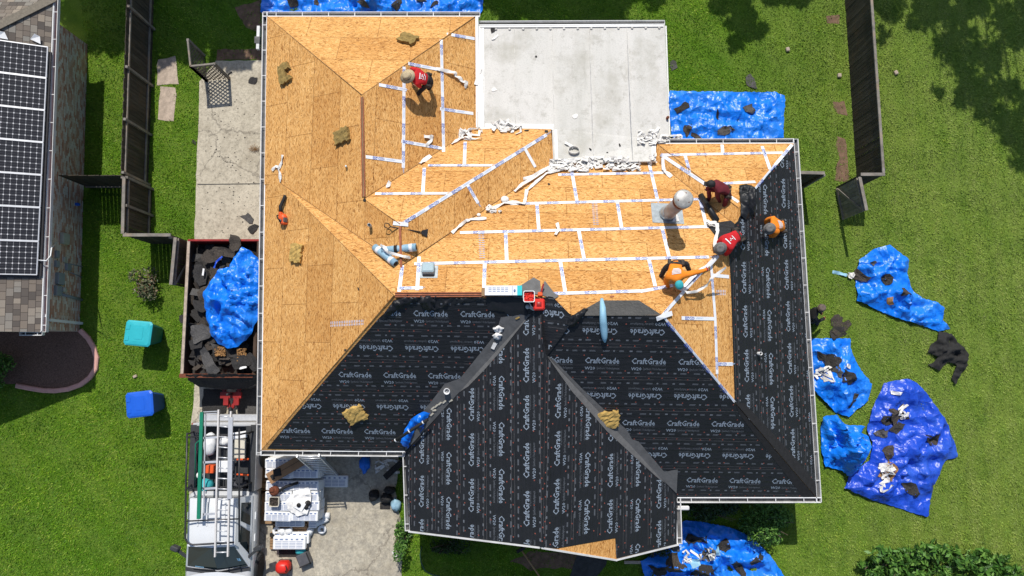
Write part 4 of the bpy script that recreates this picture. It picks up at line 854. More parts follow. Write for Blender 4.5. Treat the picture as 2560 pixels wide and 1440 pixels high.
# ------------------------------------------------------------------ scraps: flat torn pieces
def scrap(name, x, y, w, h, yaw, mat, label, cat, seed, curl=.06, lift=.03, group=None, ragged=.28, parent=None, z=None):
    """a torn flat piece draped on what it lies on"""
    p, nn = hit(x, y)
    if z is not None: p, nn = U(x, y, z), Vector((0, 0, 1))
    rnd = random.Random(seed); f = frame(nn, yaw); out = []; nv = rnd.choice((6, 7, 8)) if ragged > .2 else 4; a0 = rnd.uniform(0, 1)
    for k in range(nv):
        a = a0 + 2 * math.pi * (k + rnd.uniform(-.22, .22) * (ragged > .2)) / nv if ragged > .2 else math.pi * (.25 + .5 * k) + rnd.uniform(-.1, .1); c, q = math.cos(a), math.sin(a); e = max(abs(c), abs(q)); s = 1 - rnd.random() * ragged * 1.1
        if ragged > .3 and rnd.random() < .22: s *= .5
        out.append(Vector((c / e * w / 2 * s, q / e * h / 2 * s, 0)))
    fine = []
    for i in range(nv):
        a, b = out[i], out[(i + 1) % nv]; kk = max(1, int((b - a).length / .09))
        for j in range(kk): q = a.lerp(b, j / kk); fine.append(q + Vector((rnd.gauss(0, 1), rnd.gauss(0, 1), 0)) * .10 * ragged * min(w, h) * (j > 0))
    ctr = sum(fine, Vector()) / len(fine); rows = []
    for k in (1, .7, .36, .02):
        r = []
        for q in fine:
            l = ctr.lerp(q, k); g = p + f @ l; zz = (drop(g) if z is None else g.z); g.z = max(g.z, zz) if zz > -5 and z is None else g.z
            r.append(g + nn * (lift + curl * (max(0, noise.noise((l.x * 2.5 + seed, l.y * 2.5, seed * .7))) * 1.6 + .15 + (abs(l.x) + abs(l.y)) * .3)))
        rows.append(r)
    m = MB(); m.loft([[q - nn * .009 for q in rows[0]]] + rows, 0, False, True, False)
    return m.build(name, mat, parent, label, cat, group)
def ribbon(name, px, w, mat, label, cat='tape scrap', lift=.03, hs=None, seed=0, group=None, tw=.5, z=None):
    """a loose twisted strip through photo points, heights above the surface"""
    rnd = random.Random(seed); ps = []; ns = []
    for i, (x, y) in enumerate(px):
        if z is not None: p, nn = U(x, y, z), Z.copy()
        else: p, nn = hit(x, y)
        if z is None: p = Vector((p.x, p.y, max(p.z, drop(p))))
        ps.append(p + nn * (lift + (hs[i] if hs else rnd.uniform(0, .05)))); ns.append(nn)
    q = []; qn = []
    for i in range(len(ps) - 1):
        for k in range(4): q.append(ps[i].lerp(ps[i + 1], k / 4)); qn.append(ns[i].lerp(ns[i + 1], k / 4))
    q.append(ps[-1]); qn.append(ns[-1]); rows = []
    for i, p in enumerate(q):
        d = (q[min(i + 1, len(q) - 1)] - q[max(0, i - 1)]); d = d.normalized() if d.length > 1e-5 else Vector((1, 0, 0)); x = d.cross(qn[i]).normalized(); a = tw * math.sin(i * .9 + seed); x2 = x * math.cos(a) + qn[i] * math.sin(a); s = w * rnd.uniform(.8, 1.05) / 2
        rows.append([p - x2 * s, p + qn[i] * .004, p + x2 * s, p + qn[i] * .001])
    m = MB(); m.loft(rows, 0, True, True, False); return m.build(name, mat, None, label, cat, group)
def clump(name, px, w, label, seed, n=6, mat='tape_back', cat='tape scrap', hmax=.12, z=None, group=None):
    """a tangle of strips inside a photo box"""
    x0, y0, x1, y1 = px; rnd = random.Random(seed); m = MB()
    for k in range(n):
        pts = []; x, y = rnd.uniform(x0, x1), rnd.uniform(y0, y1)
        for j in range(rnd.randint(5, 9)):
            pts.append((x, y)); x = min(x1, max(x0, x + rnd.uniform(-1, 1) * min(20, (x1 - x0) * .45))); y = min(y1, max(y0, y + rnd.uniform(-1, 1) * min(13, (y1 - y0) * .55)))
        rows = []; q = []
        for (a, b) in pts:
            p, nn = hit(a, b) if z is None else (U(a, b, z), Z); p = p if z is not None else Vector((p.x, p.y, max(p.z, drop(p)))); q.append((p + nn * rnd.uniform(.025, min(hmax, .14)), nn))
        for i, (p, nn) in enumerate(q):
            d = (q[min(i + 1, len(q) - 1)][0] - q[max(0, i - 1)][0]); d = d.normalized() if d.length > 1e-5 else Vector((1, 0, 0)); xx = d.cross(nn); xx = xx.normalized() if xx.length > 1e-4 else Vector((1, 0, 0)); a = rnd.uniform(-.9, .9); xx = xx * math.cos(a) + nn * math.sin(a); ww = w * rnd.uniform(.6, 1.05); rows.append([p - xx * ww / 2, p + nn * .005, p + xx * ww / 2, p + nn * .001])
        m.loft(rows, 0, True, True, False)
    return m.build(name, mat, None, label, cat, group)
TB = 'tape_back'
ribbon('tape_scrap', [(1090, 172), (1115, 180), (1134, 185), (1137, 192), (1148, 198), (1155, 206), (1164, 208), (1161, 221)], .13, TB, 'long loose white tape end trailing away beside the straw hatted worker', hs=[0, .06, .10, .06, .05, .04, .05, .02], seed=2)
clump('tape_scrap', (1148, 324, 1204, 350), .11, 'heap of crumpled white tape on board below the patio roof corner', 3, 9)
ribbon('tape_scrap', [(1129, 362), (1142, 355), (1154, 349)], .10, TB, 'short white tape tail just below the crumpled heap at the patio roof corner', seed=1)
clump('tape_scrap', (1228, 300, 1302, 338), .12, 'tangle of white tape loops lying over the patio roof lower edge', 5, 9)
ribbon('tape_scrap', [(1202, 172), (1196, 190), (1188, 213)], .14, TB, 'white strip lying along the patio roof side flashing', seed=4)
ribbon('tape_scrap', [(1058, 342), (1072, 344), (1080, 341), (1076, 352), (1064, 366)], .12, TB, 'bent white tape scrap between two taped seams under the kneeling pad slope', seed=6)
ribbon('tape_scrap', [(1050, 411), (1062, 402), (1075, 390)], .17, TB, 'short wide white tape scrap near the valley', seed=7)
ribbon('tape_scrap', [(969, 471), (973, 455)], .15, TB, 'tiny white scrap at the start of the long horizontal tape', seed=8)
ribbon('tape_scrap', [(709, 388), (706, 408), (698, 424), (704, 436), (702, 456)], .11, TB, 'twisted white tape scrap on bare board near the left gutter', seed=9)
ribbon('tape_scrap', [(683, 427), (692, 416), (702, 420)], .10, TB, 'small white tape tab beside the twisted scrap near the left gutter', seed=10)
ribbon('tape_scrap', [(1392, 561), (1396, 578), (1388, 590)], .11, TB, 'short white tape scrap standing on a taped seam mid slope', hs=[.05, .06, .04], seed=11)
ribbon('tape_scrap', [(1306, 448), (1330, 442), (1362, 425), (1385, 416), (1420, 412)], .12, TB, 'white tape strip leading from the dark valley to the patio roof corner', seed=12)
ribbon('tape_scrap', [(1286, 481), (1305, 468), (1340, 446), (1366, 428), (1372, 420)], .12, TB, 'knotted white tape strip along the dark valley', hs=[.02, .12, .06, .1, .06], seed=13)
ribbon('tape_scrap', [(1319, 476), (1340, 458), (1366, 436), (1400, 428), (1440, 420)], .11, TB, 'long white tape strip pulled off beside the knotted one', seed=14)
ribbon('tape_scrap', [(1317, 478), (1313, 500), (1310, 512), (1290, 507), (1260, 511), (1238, 520), (1220, 526)], .12, TB, 'white tape strip folded at right angles at the slope end of a seam', seed=15)
clump('tape_scrap', (1216, 517, 1252, 532), .11, 'folded white tape wad at the valley end of the second long seam', 16, 4)
ribbon('tape_scrap', [(1130, 585), (1145, 572), (1162, 553), (1178, 550), (1216, 549)], .11, TB, 'curled white tape strip at the valley end of the third long seam', seed=17)
for (x, y, r, lb) in ((1262, 502, .14, 'round ball of white tape on the dark valley line'), (1197, 539, .07, 'small ball of white tape on the dark valley line')):
    p, nn = hit(x, y); m = MB(); R = frame(nn, 0); m.lathe(p + nn * r * .5, [(r * .5, -r * .5), (r, -r * .2), (r * .95, r * .2), (r * .5, r * .55)], 9, 0, R); m.build('tape_ball', TB, None, lb, 'tape ball')
clump('tape_scrap', (1370, 400, 1470, 430), .11, 'long tangle of white tape along the patio roof edge, left half', 18, 24)
clump('tape_scrap', (1455, 396, 1600, 428), .11, 'long tangle of white tape along the patio roof edge, right half', 19, 28)
clump('tape_scrap', (1595, 328, 1640, 362), .13, 'crumpled white tape on the inner corner of the patio roof', 20, 8)
ribbon('tape_scrap', [(1630, 345), (1640, 330), (1646, 318)], .13, TB, 'straight white tape scrap pointing up on the patio roof corner', seed=21)
clump('tape_scrap', (1645, 340, 1702, 358), .13, 'white tape wad draped on the gutter beside the blue tarp', 22, 6)
clump('tape_scrap', (1624, 386, 1642, 414), .10, 'brownish crumpled tape at the narrow board edge by the patio roof', 23, 4)
ribbon('tape_scrap', [(1657, 424), (1662, 432), (1678, 444)], .15, TB, 'forked white tape scrap left of the flue', seed=24)
ribbon('tape_scrap', [(1772, 562), (1790, 566), (1790, 590), (1783, 615), (1786, 632)], .12, TB, 'long white tape curving down to the red shirted taper', hs=[.05, .1, .15, .18, .1], seed=25)
clump('tape_scrap', (1766, 553, 1798, 568), .10, 'white tape knot between the flue and the black roll end', 26, 5)
ribbon('tape_scrap', [(1768, 676), (1748, 700), (1746, 716), (1728, 730), (1706, 733), (1700, 722)], .09, TB, 'loose white backing loop hanging below the outstretched orange arm', hs=[.7, .45, .3, .2, .15, .15], seed=27)
ribbon('tape_scrap', [(1694, 556), (1690, 545), (1683, 558)], .11, TB, 'white tape tail hanging over the flue flashing', hs=[.02, .12, .02], seed=28)
for x, y, w, h, yw, mt_, lb, cat, sd in ((1237, 95, .36, .10, .7, TB, 'straight white tape piece at the top corner of the patio roof', 'tape scrap', 31), (1233, 75, .20, .24, .2, 'felt', 'dark felt scrap at the top corner of the patio roof', 'felt scrap', 32),
        (1235, 224, .22, .16, .3, TB, 'folded white scrap alone on the left of the patio roof', 'tape scrap', 33), (1438, 291, .24, .16, .5, TB, 'folded pale scrap in the middle of the patio roof', 'tape scrap', 34), (1340, 142, .09, .08, .2, 'felt', 'tiny dark fleck high on the patio roof', 'felt scrap', 35),
        (1476, 374, .13, .05, -.8, 'felt', 'dark sliver right of the tape ring on the patio roof', 'felt scrap', 36), (1549, 363, .07, .14, .3, 'felt', 'upright dark sliver near the lower patio roof edge', 'felt scrap', 37), (1518, 382, .07, .04, 0, 'felt', 'small dark chip near the lower patio roof edge', 'felt scrap', 38), (1372, 461, .09, .09, .3, 'felt', 'dark chip on bare board below the tape tangle', 'felt scrap', 39),
        (1316, 327, .2, .08, 0, 'felt', 'ragged dark felt bits under the patio roof edge', 'felt scrap', 40), (1366, 329, .16, .13, .3, 'felt', 'dark felt corner where the patio roof steps down', 'felt scrap', 41), (1530, 742, .13, .05, .2, 'ridge_wood', 'reddish brown splinter on the board above the pale blue roll', 'wood chip', 42), (897, 722, .07, .13, .4, 'felt_brown', 'dark brown chip on the large bare left slope', 'wood chip', 43), (864, 875, .13, .06, .2, 'felt_brown', 'dark chip near the edge of black sheeting on the left slope', 'wood chip', 44), (912, 500, .14, .12, -.6, 'felt', 'dark felt flap at the lower end of the ridge slot', 'felt scrap', 45)):
    scrap('felt_scrap' if cat == 'felt scrap' else 'wood_chip' if cat == 'wood chip' else 'tape_scrap', x, y, w, h, yw, mt_, lb, cat, sd, .04, .015)
p, nn = hit(1434, 378); f = frame(nn, 0); m = MB(); rr = []
for k in range(18):
    a = 2 * math.pi * k / 18; rr.append([p + f @ Vector((.19 * math.cos(a) * s, .14 * math.sin(a) * s, z)) for s, z in ((1, .01), (1, .13), (.93, .13), (.93, .01))])
m.loft(rr + [rr[0]], 0, False, False, True); m.build('tape_scrap', TB, None, 'ring of white tape standing on edge on the patio roof', 'tape scrap')
ribbon('tape_scrap', [(1412, 357), (1424, 364), (1433, 371)], .12, TB, 'white tape piece leaning on the tape ring of the patio roof', seed=50)
p, nn = hit(1668, 296); m = MB(); m.lathe(p, [(.05, 0), (.05, .12), (.03, .13)], 10, 0); m.build('pipe_stub', 'rust', flat)
# ------------------------------------------------------------------ foam pads
def pad(x, y, w, h, yaw, mat, label, seed, notch=False):
    p, nn = hit(x, y); f = frame(nn, yaw); rnd = random.Random(seed); m = MB(); n = 9; T = .13; g = {}
    for lay in (0, 1):
        for i in range(n):
            for j in range(n):
                u, v = (i / (n - 1) - .5), (j / (n - 1) - .5); e = 1 if 0 < i < n - 1 and 0 < j < n - 1 else 0
                cu, cv = u * w, v * h
                if not e: cu += rnd.uniform(-.045, .04); cv += rnd.uniform(-.045, .04)
                g[lay, i, j] = p + f @ Vector((cu, cv, .012 + lay * (T + (rnd.uniform(-.03, .012) if e else -.02))))
    keep = lambda i, j: not (notch and i >= n - 4 and 2 <= j <= 4)
    vs = list(g.values()); ix = {k: i for i, k in enumerate(g)}; fs = []
    for i in range(n - 1):
        for j in range(n - 1):
            if not keep(i, j): continue
            fs.append((ix[1, i, j], ix[1, i + 1, j], ix[1, i + 1, j + 1], ix[1, i, j + 1])); fs.append((ix[0, i, j + 1], ix[0, i + 1, j + 1], ix[0, i + 1, j], ix[0, i, j]))
            for a, b, c, d in (((i, j), (i + 1, j), 0, -1), ((i + 1, j), (i + 1, j + 1), 1, 0), ((i + 1, j + 1), (i, j + 1), 0, 1), ((i, j + 1), (i, j), -1, 0)):
                ni, nj = i + c, j + d
                if not (0 <= ni < n - 1 and 0 <= nj < n - 1) or not keep(ni, nj): fs.append((ix[(0, *a)], ix[(0, *b)], ix[(1, *b)], ix[(1, *a)]))
    m.add(vs, fs, 0); return m.build('foam_pad', mat, None, label, 'foam pad', 'foam kneeling pads on the roof')
pad(1021, 101, .58, .46, .12 - .7, 'foam_dark', 'dull brown foam pad on the top slope near the ridge', 1)
pad(715, 185, .48, .68, .22, 'foam_dark', 'brown foam pad with a bitten out side near the left gutter', 2, True)
pad(858, 341, .56, .46, .16, 'foam_dark', 'brown foam pad beside the open ridge slot', 3)
pad(745, 633, .52, .58, -.12, 'foam', 'yellow brown foam pad on the big bare left slope', 4)
pad(889, 1034, .64, .54, .55, 'foam', 'smooth mustard foam pad on the black sheeting', 5)
pad(1521, 1045, .66, .56, .12, 'foam', 'rough golden foam pad on the grey valley strip', 6)
# ------------------------------------------------------------------ tools and goods on the roof
p, nn = hit(714, 548); f = frame(nn, 0); t = thing('leaf_blower', 'orange leaf blower with long black tube on the bare left slope', 'leaf blower', p)
m = MB(); m.lathe(p + nn * .02 + f @ Vector((0, .02, 0)), [(.11, 0), (.15, .05), (.15, .14), (.10, .20)], 14, 0, f); m.rbox(p + nn * .11 + f @ Vector((.03, -.10, 0)), (.10, .10, .09), .03, f); m.rbox(p + nn * .2 + f @ Vector((-.02, .08, 0)), (.05, .13, .05), .02, f); m.build('motor_housing', 'orange_plastic', t)
m = MB(); m.rbox(p + nn * .12 + f @ Vector((.10, -.05, 0)), (.05, .09, .07), .02, f); m.lathe(p + nn * .2 + f @ Vector((.0, -.08, 0)), [(.06, 0), (.05, .04)], 12, 0, f); m.build('engine_cover', 'grey_plastic', t)
m = MB(); q = [hp(712, 530, .16), hp(709, 518, .13), hp(714, 503, .10), hp(718, 489, .08)]; m.tube(q, [.06, .06, .055, .05], 0, 10); m.build('blower_tube', 'rubber', t)
m = MB(); m.tube([p + nn * z + f @ Vector((x, y, 0)) for x, y, z in ((-.08, .12, .2), (-.06, .08, .3), (0, -.02, .32), (.03, -.1, .25))], .022, 0); m.build('handle', 'rubber', t)
p, nn = hit(1020, 573); a, b = hp(985, 569, .16), hp(1052, 581, .05); t = thing('shovel', 'black roofing shovel lying by the open ridge end', 'shovel', p); d = (b - a).normalized(); x = d.cross(nn).normalized()
m = MB(); m.tube([a, b], .019, 0, 8); m.build('shaft', 'steel_dark', t)
m = MB(); h0 = hp(972, 565, .2); m.tube([a, a.lerp(h0, .4) + x * .075, h0 + x * .06, h0 - x * .06, a.lerp(h0, .4) - x * .075, a], .016, 0, 6); m.build('grip', 'rubber', t)
m = MB(); e = hp(1068, 583, .03); m.add([b - x * .05 + nn * .03, b + x * .05 + nn * .03, e + x * .13, e - x * .13, b - x * .05, b + x * .05, e + x * .13 - nn * .02, e - x * .13 - nn * .02], [(0, 1, 2, 3), (4, 7, 6, 5), (0, 4, 5, 1), (1, 5, 6, 2), (2, 6, 7, 3), (3, 7, 4, 0)]); m.build('blade', 'steel_dark', t)
def roll(name, a, b, r, mat, label, bands=(), hole=True, cat='roll'):
    a, b = Vector(a), Vector(b); d = (b - a).normalized(); t = thing(name, label, cat, (a + b) / 2); m = MB(); m.tube([a, b], r, 0, 16); m.build('wrapped_roll', mat, t)
    for s, w, mm in bands:
        m = MB(); c = a.lerp(b, s); m.tube([c - d * w, c + d * w], r + .006, 0, 16); m.build('band', mm, t)
    if hole:
        m = MB(); m.tube([b, b + d * .004], r * .7, 0, 12); m.build('core', 'rubber', t)
    return t
roll('underlayment_roll', hp(939, 623, .10), hp(991, 664, .10), .115, 'roll_blue', 'blue grey roll of tape stock lying diagonally on the hip', ((.2, .06, 'tape'), (.8, .06, 'tape')))
roll('underlayment_roll', hp(958, 635, .16), hp(1036, 620, .16), .12, 'roll_blue', 'blue grey roll lying across the ridge end with a black middle', ((.12, .05, 'tape'), (.42, .05, 'rubber'), (.85, .05, 'tape')))
ribbon('tape_scrap', [(967, 616), (978, 622), (985, 634), (1005, 642), (1024, 645)], .10, TB, 'white strip unrolled over the two blue grey rolls', hs=[.28, .3, .26, .08, .03], seed=60)
p, nn = hit(1260, 728); f = frame(Z, .0); t = thing('carton', 'long white carton with turquoise end lying along the ridge', 'carton', p); c = p + Z * .14
m = MB(); m.box(c + Vector((-.08, 0, 0)), (.47, .14, .13)); m.build('box', 'white_paint', t)
m = MB(); m.box(c + Vector((.455, 0, 0)), (.07, .142, .132)); m.build('coloured_end', 'turq', t)
m = MB()
for i in range(5):
    for q in range(3): m.box(c + Vector((-.40 + i * .12, .07 - q * .05, .132)), (.045, .008, .002))
m.box(c + Vector((.24, 0, .132)), (.006, .13, .002)); m.lathe(c + Vector((.31, -.01, .131)), [(.03, 0), (.03, .003)], 10, 0, None, sx=1, sy=1.6); m.box(c + Vector((-.1, -.142, -.02)), (.3, .003, .03)); m.build('print', 'print_blue', t)
m = MB(); m.box(hp(1208, 733, .06), (.045, .12, .06)); m.build('wood_block', 'pallet_wood', None, 'pale wood block at the end of the long white carton', 'wood block')
def tub(x, y, s, h, mat, label, fill=None, name='tub', yaw=0., z=None):
    p = hp(x, y) if z is None else U(x, y, z); t = thing(name, label, 'tub', p); R = Matrix.Rotation(yaw, 3, 'Z')
    def sq(k, z): return [p + R @ Vector((a * s * k, b * s * k, z)) for a, b in ((-1, -.8), (-.8, -1), (.8, -1), (1, -.8), (1, .8), (.8, 1), (-.8, 1), (-1, .8))]
    m = MB(); m.loft([sq(.85, -.05), sq(.97, h), sq(1.04, h), sq(1.04, h + .02), sq(.92, h + .02), sq(.88, h * .55)], 0, True, True); m.build('body', mat, t)
    if fill:
        m = MB(); rnd = random.Random(3); m.poly(sq(.86, h * .7), 0)
        for i in range(46): m.lathe(p + R @ Vector((rnd.uniform(-.8, .8) * s, rnd.uniform(-.8, .8) * s, h * .72 + rnd.uniform(0, .03))), [(.028, 0), (.028, .012)], 6, 0, Matrix.Rotation(rnd.uniform(-.8, .8), 3, 'X'))
        m.build('contents', fill, t)
    return t, p
tub(1322, 743, .16, .26, 'white_paint', 'white square tub full of red nail caps', 'red_plastic')
p = hp(1347, 762); t = thing('square_cover', 'square red plastic lid beside the tub of nail caps', 'lid', p); m = MB(); m.rbox(p + Z * .10, (.165, .165, .09), .04, .02); m.build('lid', 'red_plastic', t); m = MB(); m.lathe(p + Z * .19, [(.1, 0), (.09, .008)], 4, 0, Matrix.Rotation(.78, 3, 'Z')); m.build('raised_panel', 'red_paint', t)
p = hp(1350, 736); t = thing('hammer_tacker', 'small red and orange cap stapler on the grey flap', 'stapler', p); m = MB(); m.rbox(p + Z * .06 + Vector((0, 0, 0)), (.07, .06, .06), .02); m.build('body', 'orange_plastic', t); m = MB(); m.beam(p + Vector((.02, .02, .08)), p + Vector((.10, .30, .10)), .05, .05); m.build('handle', 'red_paint', t)
p = hp(1324, 769); t = thing('cap_nailer', 'grey cap nailing tool below the tub of red caps', 'nailer', p); m = MB(); m.rbox(p + Vector((.07, -.02, .07)), (.09, .05, .05), .02, -.5); m.lathe(p + Vector((-.06, .02, .03)), [(.07, 0), (.07, .08)], 12, 0); m.build('body', 'galv', t); m = MB(); m.tube([p + Vector((-.02, .16, .1)), p + Vector((.04, .04, .13)), p + Vector((.14, -.04, .1))], .014, 0); m.build('hose', 'white_paint', t)
# pale blue furled roll
p0, nn = hit(1505, 760); a, b = hp(1503, 754, .12), hp(1511, 850, .10); m = MB(); L = [hp(1503 + k, 754 + 12 * k, .17 if k in (2, 3) else .13) for k in range(9)]; m.tube(L, [.05, .07, .09, .10, .108, .108, .10, .085, .03], 0, 12)
m.build('furled_roll', 'pale_blue', None, 'pale blue rolled sheet lying down the black slope below the ridge', 'roll')
# white rags down the grey strip, bucket, nail strips
for i, (x, y, w, h, lb) in enumerate(((1246, 822, .30, .24, 'crumpled white rag topmost on the grey valley strip'), (1243, 839, .28, .24, 'crumpled white rag just under the topmost one'))):
    p, nn = hit(x, y); f = frame(nn, .2 * i); pl = [p + f @ Vector((math.cos(a) * w / 2 * (1 + .25 * math.sin(5 * a + i)), math.sin(a) * h / 2 * (1 + .2 * math.cos(4 * a)), .03)) for a in [k * math.pi / 8 for k in range(16)]]
    cloth('rag', 'rag', pl, .03, .14, 20 + i, None, 9, .04, .02, label=lb, cat='rag')
scrap('paper', 1235, 862, .13, .24, -.5, 'rag', 'flat white paper below the two rags on the grey strip', 'paper', 71, .03, .04, ragged=.12)
scrap('paper', 1294, 793, .15, .05, .55, 'foam', 'small beige strip near the top of the left grey strip', 'strip', 72, .02, .05, ragged=.1)
p, nn = hit(1118, 978); m = MB(); m.lathe(p, [(.07, -.05), (.10, .16), (.085, .16), (.06, .03)], 14, 0, cap=False); m.lathe(p, [(.07, .05), (.02, .04)], 14, 0); m.build('bucket', 'white_paint', None, 'small open white bucket on the grey valley strip', 'bucket')
for i, (x, y, a, lb) in enumerate(((1127, 1000, .6, 'first of the beige nail strips, apart below the white bucket'), (1111, 1003, .9, 'second beige nail strip down from the white bucket'), (1100, 1007, .9, 'third beige nail strip down from the white bucket'), (1091, 1013, .9, 'fourth beige nail strip down from the white bucket'), (1082, 1019, .9, 'fifth beige nail strip down from the white bucket'), (1086, 1024, .15, 'sixth beige nail strip, lying level near the blue bag'), (1080, 1034, .9, 'lowest beige nail strip touching the blue bag'))):
    p, nn = hit(x, y); m = MB(); m.box(p + nn * .045, (.065, .022, .012), frame(nn, a)); m.build('nail_strip', 'cream', None, lb, 'nail strip', 'nail strips on the grey valley strip')
# blue bag and black tube at the eave
cloth('blue_bag', 'bag_blue', pxs([(1003, 1105), (1012, 1075), (1030, 1045), (1058, 1028), (1076, 1032), (1078, 1058), (1062, 1066), (1040, 1068), (1047, 1095), (1038, 1112), (1012, 1116)], .0), .05, .40, 31, None, 2.2, .14, .05, drape=True, label='bright blue plastic bag on the eave corner of the black roof', cat='bag')
a, b = hp(989, 1083, .42), hp(1072, 1032, .34); t = thing('black_tube', 'black tube with white rings lying over the blue bag', 'tube', (a + b) / 2); m = MB(); m.tube([a, b], .05, 0, 12); m.build('tube', 'rubber', t)
for s in (.06, .47, .87): m = MB(); c = a.lerp(b, s); d = (b - a).normalized(); m.tube([c - d * .02, c + d * .02], .054, 0, 12); m.build('ring', 'white_paint', t)
roll('underlayment_roll', hp(1754, 490, .10), hp(1790, 556, .10), .095, 'underlay', 'black roll of sheeting between the flue and the maroon clad worker', (), True)
# reddish leaves on the grey strip
# ------------------------------------------------------------------ tarps on the lawns
def tarp(px, mat, label, amp, seed, spacing=.075, fscale=1.5, edge=.35, rot=0., stretch=(1, 1)):
    return cloth('tarp', mat, [U(x, y, .03) for x, y in px], spacing, amp * 1.25, seed, None, fscale, edge, .03, folds=14, stretch=stretch, rot=rot, label=label, cat='tarp', group='blue tarps spread to catch debris')
tarp([(653, 32), (654, -8), (800, -12), (1000, -12), (1208, -10), (1206, 30), (1195, 42), (700, 60)], 'tarp_bright', 'long blue tarp along the back eave of the house with dark scraps', .22, 1)
tarp([(1670, 240), (1674, 228), (1750, 230), (1850, 231), (1935, 231), (1962, 241), (1958, 300), (1957, 345), (1900, 360), (1680, 362)], 'tarp_bright', 'flat creased blue tarp beside the white patio roof', .12, 2, .085, 2.6)
tarp([(2224, 612), (2250, 634), (2268, 650), (2265, 690), (2282, 730), (2300, 746), (2336, 756), (2356, 772), (2355, 800), (2374, 822), (2345, 828), (2290, 810), (2225, 790), (2140, 752), (2138, 690), (2145, 650), (2185, 622)], 'tarp_bright', 'bright blue tarp tapering to the black cloth out on the lawn', .30, 3)
tarp([(2025, 846), (2120, 846), (2126, 880), (2150, 925), (2177, 960), (2168, 1000), (2120, 1042), (2085, 1030), (2040, 985), (2022, 960)], 'tarp_bright', 'bright blue tarp nearest the eave holding dark felt and white strips', .26, 4)
tarp([(2050, 1042), (2082, 1034), (2100, 1052), (2115, 1062), (2160, 1064), (2154, 1082), (2170, 1090), (2177, 1118), (2150, 1165), (2118, 1190), (2100, 1175), (2060, 1165), (2052, 1130)], 'tarp_bright', 'crumpled bright blue tarp heaped between two spread tarps', .50, 5, .08, 1.9)
tarp([(2208, 958), (2265, 946), (2295, 960), (2330, 1005), (2362, 1050), (2380, 1100), (2391, 1142), (2360, 1150), (2345, 1185), (2330, 1215), (2316, 1292), (2245, 1270), (2180, 1250), (2108, 1218), (2125, 1180), (2172, 1150), (2178, 1105), (2166, 1075), (2178, 1020)], 'tarp_deep', 'large deep blue tarp with felt heap and white tape tangle', .24, 6, .095, 1.8)
tarp([(1600, 1400), (1640, 1378), (1690, 1310), (1715, 1300), (1760, 1304), (1830, 1318), (1885, 1345), (1930, 1395), (1966, 1450), (1640, 1465), (1610, 1440)], 'tarp_bright', 'blue tarp under the front wing eave half in shade', .32, 7)
cloth('black_cloth', 'black_cloth', [U(x, y, .02) for x, y in ((2345, 828), (2375, 835), (2392, 855), (2410, 870), (2420, 885), (2416, 915), (2400, 935), (2385, 962), (2376, 945), (2388, 912), (2365, 905), (2345, 928), (2318, 912), (2330, 908), (2340, 892), (2315, 880), (2325, 862), (2340, 850))], .06, .34, 12, None, 3, .2, .03, label='heap of black cloth on the lawn beyond the blue tarps', cat='cloth')
